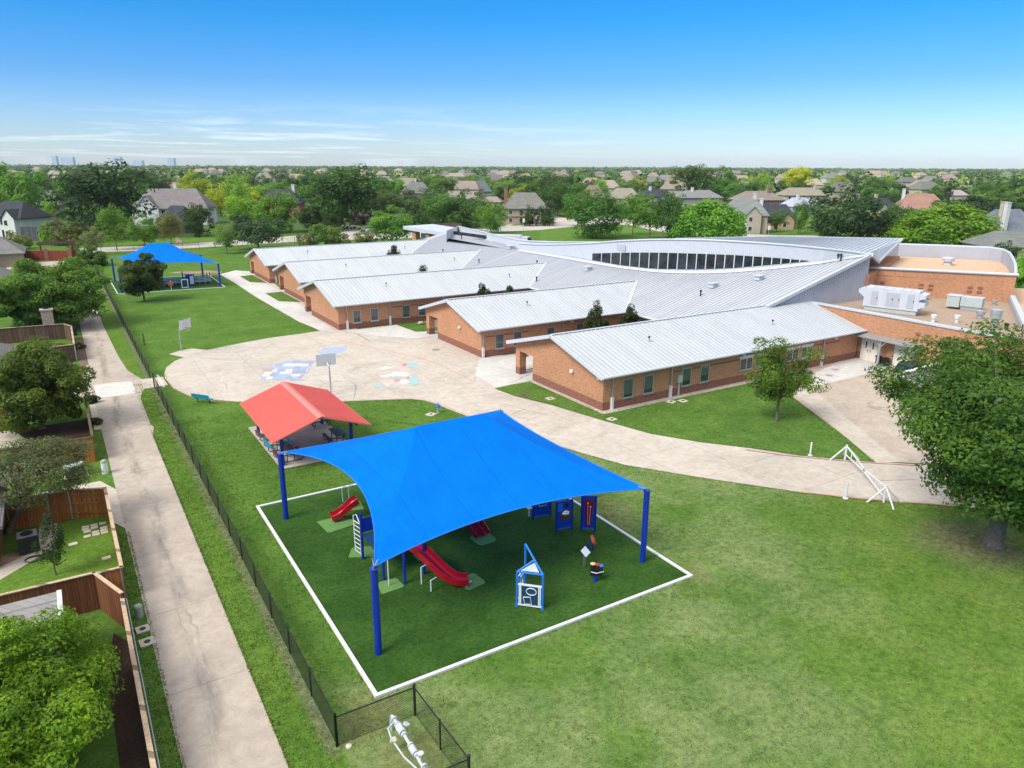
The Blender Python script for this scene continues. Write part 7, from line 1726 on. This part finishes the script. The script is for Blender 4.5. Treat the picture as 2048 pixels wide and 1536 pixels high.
for i, (xa, xb, yt, by, st, wl_, rf_, ch, gb, turn, lab) in enumerate(HL):
    xc = (xa + xb) / 2; x, y = G2(xc, by); D = depth(x, y); wd = (xb - xa) * D / FPX * .95; dp = min(wd * .75, 13); tot = zat(x, y, yt)
    eh = min(5.6 if st == 2 else 3.0, tot * .62); rh = tot - eh
    # the front wall stands on the base line, the body behind it
    a = LAT + turn; x -= math.sin(a) * dp / 2 * 1; y += math.cos(a) * dp / 2
    tot = zat(x, y, yt); eh = min(5.6 if st == 2 else 3.0, tot * .6); rh = tot - eh
    house(lab, x, y, a, wd, dp, eh, rh, jit(wl_, i, .04), jit(rf_, i + 50, .04), ch, st, gb * wd if gb else 0, D < 420); HB.append((xa, xb, yt, by, D, x, y, wd))
# white garage wing of the brick chimney house
x, y = G2(1032, 449); t = thing('garage', 'low garage with white double door left of the brick house', 'garage', (x, y, 0), LAT + .1)
b = MB(); b.bb(-4, 4, 0, 6, 0, 2.8); b.build('wall', 'house_wall', t, world=False, color=(.36, .2, .15)); b = MB(); b.bb(-3, 1.6, -.06, -.002, .05, 2.3); b.build('garage_door', 'white_paint', t, world=False); b = MB(); b.add([(-4.4, -.5, 2.75), (4.4, -.5, 2.75), (4.4, 6.4, 4.2), (-4.4, 6.4, 4.2)], [(0, 1, 2, 3)]); b.build('roof', 'house_roof', t, world=False, color=RG)
t = thing('board_fence', 'dark brown board fence behind the school entrance roof', 'fence', (*G2(880, 459), 0), LAT); b = MB(); b.bb(-7, 7, -.05, .05, 0, 2); b.build('boards', 'weathered_wood', t, world=False)
t = thing('board_fence', 'grey board fence right of the white bay window house', 'fence', (*G2(72, 481), 0), LAT); b = MB(); b.bb(-3.6, 3.4, -.05, .05, 0, 3.6); b.build('boards', 'grey_wood', t, world=False)
# nearest neighbours whose roofs show at the left edge
house('house with a grey hip roof at the red fence by the left edge', -14.5, 184, .0, 17, 12, 2.8, 3.2, TANB, RG, None, 1, 0, False)
house('brick house at the left edge behind the wispy oak', -10.4, 46.5, hp, 9, 11, 2.7, 2.6, (.27, .12, .085), RG, None, 1, 0, False)
house('grey roofed house with white trim left of the magnolia', -12.6, 79.8, .0, 14.6, 9.6, 2.9, 2.4, WHITE, RG, None, 1, 0, False)
house('house with a grey roof corner behind the broad rounded tree', -17, 140, .0, 20, 14, 2.8, 3.2, TANB, RG, None, 1, 0, False)
t = thing('shed', 'garden shed with grey shingle roof and white edge below the dark fence', 'shed', (-5.4, 31.9, 0)); b = MB(); b.bb(-8.5, -2.4, 30.3, 33.2, 0, 2.25); b.build('wall', 'house_wall', t, color=WHITE)
b = MB(); b.slab([(-8.8, 29.6, 2.35), (-2.1, 29.6, 2.35), (-2.1, 32.7, 2.85), (-8.8, 32.7, 2.85)], .08); rf_ = b.build('roof', 'house_roof', t, color=(.25, .24, .235)); b = MB(); b.slab([(-2.1, 29.55, 2.37), (-1.93, 29.55, 2.37), (-1.93, 32.75, 2.87), (-2.1, 32.75, 2.87)], .2); b.build('fascia', 'white_paint', rf_)
t = thing('porch_column', 'white porch column under the grey roof left of the magnolia', 'column', (-5.55, 75.4, 0)); b = MB(); b.lathe([(.22, 0), (.22, .12), (.15, .16), (.13, 2.5), (.2, 2.6), (.2, 2.72)], (-5.55, 75.4, 0), 12); b.build('shaft', 'white_paint', t)

# more trees filling the suburb, kept out of the way of the houses and roads seen in the photo
rg = random.Random(77); fw, rt_ = np.array([math.sin(YAW), math.cos(YAW)]), np.array([math.cos(YAW), -math.sin(YAW)])
tones = [((.036, .070, .026), 'dark green tree crowded among the suburban roofs'), ((.056, .108, .028), 'mid green tree crowded among the suburban roofs'), ((.088, .150, .030), 'light green tree crowded among the suburban roofs'), ((.16, .20, .026), 'yellow green tree crowded among the suburban roofs')]
count = 0; tries = 0
while count < 234 and tries < 9000:
    tries += 1
    D = 225 * (640 / 225) ** rg.random(); lat = rg.uniform(-.78, .78) * D; p = fw * D + rt_ * lat; x, y = float(p[0]), float(p[1])
    rw = rg.uniform(3.8, 6.6); h = rg.uniform(8.5, 13.5); px_, by = proj(x, y, 0); _, yt = proj(x, y, h); wpx = rw * FPX / depth(x, y)
    if by > 456 or px_ < -60 or px_ > 2110: continue
    if any((x - q[0]) ** 2 + (y - q[1]) ** 2 < (.68 * (rw + q[2])) ** 2 for q in OCC): continue
    bad = False
    for xa, xb, ht, hb, HD, hx, hy, hw in HB:
        if (x - hx) ** 2 + (y - hy) ** 2 < (hw * .62 + rw * .7) ** 2: bad = True; break
        if D < HD and px_ + wpx > xa - 2 and px_ - wpx < xb + 2 and yt < ht + (hb - ht) * .50 and by > ht: bad = True; break
    if bad: continue
    # keep open ground in front of the roads and the lawns
    if by > 436 and (560 < px_ < 830 or 990 < px_ < 1290 or 1430 < px_ < 1640): continue
    OCC.append((x, y, rw)); k = rg.choices(range(4), (4, 4, 3, 1))[0]; col, lab = tones[k]
    tree(rg.choice(['round', 'round2', 'wide', 'tall', 'round', 'round2']), x, y, rw, h * rg.uniform(.12, .22), h, jit(tuple(v * 2.2 for v in col), tries, .2), 'suburban_tree', lab, 'tree', ('dark', 'mid green', 'light green', 'yellow green')[k] + ' trees among the suburban roofs'); count += 1
# small far roofs between them
roofs = [(RTAN, 'far pale tan roof glimpsed between treetops', 'far tan roofs'), (RG, 'far grey roof glimpsed between treetops', 'far grey roofs'), ((.32, .25, .205), 'far reddish beige roof glimpsed between treetops', 'far reddish roofs')]
for k in range(120):
    D = rg.uniform(430, 1900); lat = rg.uniform(-.72, .72) * D; p = fw * D + rt_ * lat; c_, lab, gr = roofs[k % 3]
    h_ = house(lab, float(p[0]), float(p[1]), LAT + rg.uniform(-.6, .6), rg.uniform(15, 24), rg.uniform(10, 14), 5.8, rg.uniform(4, 5.5), jit(CREAM, k), jit(c_, k), None, 1, 0, False); h_['group'] = gr
    hx, hy = float(p[0]), float(p[1]); u0, v0 = proj(hx, hy, 0); v1 = proj(hx, hy, 10.5)[1]; hw_ = 9 * FPX / D; HB.append((u0 - hw_, u0 + hw_, v1, v0, D, hx, hy, 18))
# beyond that the woods read as one mass
r = np.random.default_rng(9); V = []; nq = 0
pts = []
Dk = 400.
while Dk < 5200:
    step = 9 + Dk * .011; n_ = int(1.56 * Dk / step)
    for q in range(n_):
        if r.random() < .18: continue
        lat = (q + r.random()) / n_ * 1.56 * Dk - .78 * Dk; pts.append((Dk + r.uniform(-.5, .5) * step * 1.5, lat))
    Dk += step * 2.0
def clear(D, la):
    x, y = fw * D + rt_ * la; x, y = float(x), float(y); px_, by = proj(x, y, 0); _, yt = proj(x, y, 10.5)
    for q in OCC:
        if (x - q[0]) ** 2 + (y - q[1]) ** 2 < (q[2] + 2) ** 2: return False
    w_ = 6 * FPX / D
    for xa, xb, ht, hb, HD, hx, hy, hw in HB:
        if (x - hx) ** 2 + (y - hy) ** 2 < (hw * .62 + 5) ** 2: return False
        if D < HD and px_ + w_ > xa and px_ - w_ < xb and yt < ht + (hb - ht) * .5 and by > ht: return False
    return True
pts = [q for q in pts if q[0] > 1900 or clear(*q)]
pts = np.array(pts); NP = len(pts)
per = 46
cx = pts[:, 0] * fw[0] + pts[:, 1] * rt_[0]; cy = pts[:, 0] * fw[1] + pts[:, 1] * rt_[1]
rad = r.uniform(3.6, 7.2, NP) * (1 + pts[:, 0] / 9000); hh = r.uniform(6.5, 11.5, NP) * np.where(r.random(NP) < .10, r.uniform(1.15, 1.5, NP), 1)
dd = r.normal(size=(NP, per, 3)); dd[:, :, 2] = np.abs(dd[:, :, 2]) * 1.0 - .25; dd /= np.linalg.norm(dd, axis=2)[:, :, None]
rr_ = r.uniform(.75, 1.05, (NP, per))
p = np.stack([cx[:, None] + dd[:, :, 0] * rr_ * rad[:, None], cy[:, None] + dd[:, :, 1] * rr_ * rad[:, None], hh[:, None] * (.45 + .55 * dd[:, :, 2] * rr_)], 2).reshape(-1, 3)
N = len(p); nm = dd.reshape(-1, 3) * .8 + r.normal(size=(N, 3)) * .35; nm /= np.linalg.norm(nm, axis=1)[:, None]
t = np.cross(nm, r.normal(size=(N, 3))); t /= np.linalg.norm(t, axis=1)[:, None]; bq = np.cross(nm, t); s = (np.repeat(rad, per) * r.uniform(.22, .42, N))[:, None]
v = np.stack([p - t * s, p + bq * s * .7, p + t * s, p - bq * s * .7], 1).reshape(-1, 3)
me = bpy.data.meshes.new('far_woods'); me.vertices.add(4 * N); me.vertices.foreach_set('co', v.astype(np.float32).ravel()); me.loops.add(4 * N); me.loops.foreach_set('vertex_index', np.arange(4 * N, dtype=np.int32))
me.polygons.add(N); me.polygons.foreach_set('loop_start', np.arange(0, 4 * N, 4, dtype=np.int32)); me.polygons.foreach_set('loop_total', np.full(N, 4, dtype=np.int32)); me.update(calc_edges=True)
mt, nt, bs = newmat('far_leaf', .8, .1); g = nd(nt, 'ShaderNodeNewGeometry')
c = ramp(nt, noise(nt, .018, 3, .7), [(.30, (.055, .10, .038)), (.5, (.11, .185, .045)), (.68, (.20, .26, .045))])
c = mix(nt, 1, c, ramp(nt, noise(nt, .065, 2, .5), [(.32, .45), (.5, .95), (.66, 1.6)]), 'MULTIPLY')
c = mix(nt, 1, c, ramp(nt, g.outputs['Random Per Island'], [(0, .6), (1, 1.4)]), 'MULTIPLY'); nt.links.new(c, bs.inputs['Base Color']); me.materials.append(mt)
o = bpy.data.objects.new('far_woods', me); COL.objects.link(o); o['kind'] = 'stuff'
# distant office towers on the horizon
for px_, wpx, top, lab in ((221, 9, 312, 'faint distant tower farthest left on the horizon'), (243, 25, 314, 'long low office block beside the leftmost tower'), (331, 14, 313.5, 'pale blue distant tower in the middle of the skyline'), (367, 18, 321, 'low pale block between the middle and right towers'), (425, 13, 316, 'pale blue distant tower farthest right of the group')):
    D = 4200; d_ = CF[:2] + CR[:2] * (px_ - 1024) / FPX / math.cos(PITCH); p = d_ / np.linalg.norm(CF[:2]) * D; x, y = float(p[0]), float(p[1]); hgt = zat(x, y, top); wd = wpx * depth(x, y) / FPX
    t = thing('office_tower', lab, 'tower', (x, y, 0), LAT); b = MB(); b.bb(-wd / 2, wd / 2, -12, 12, 0, hgt); wl_ = b.build('wall', 'hazed_tower_wall', t, world=False)
    b = MB()
    zz = 6
    while zz < hgt - 3: b.bb(-wd / 2 - .15, wd / 2 + .15, -12.15, 12.15, zz, zz + 1.6); zz += 4.5
    if zz > 6: b.build('window_bands', 'hazed_tower_glass', wl_, world=False)
# the air: far things pale and turn blue
b = MB(); b.bb(-7000, 7000, -2500, 7000, -1.0, 80)
hm = bpy.data.materials.new('haze'); hm.use_nodes = True; nt = hm.node_tree; nt.nodes.clear(); vo = nd(nt, 'ShaderNodeVolumePrincipled'); oo = nd(nt, 'ShaderNodeOutputMaterial'); nt.links.new(vo.outputs[0], oo.inputs['Volume'])
vo.inputs['Color'].default_value = (.86, .93, 1, 1); vo.inputs['Density'].default_value = .00006; vo.inputs['Anisotropy'].default_value = 0; M['haze'] = hm
o = b.build('haze', 'haze'); o['kind'] = 'stuff'
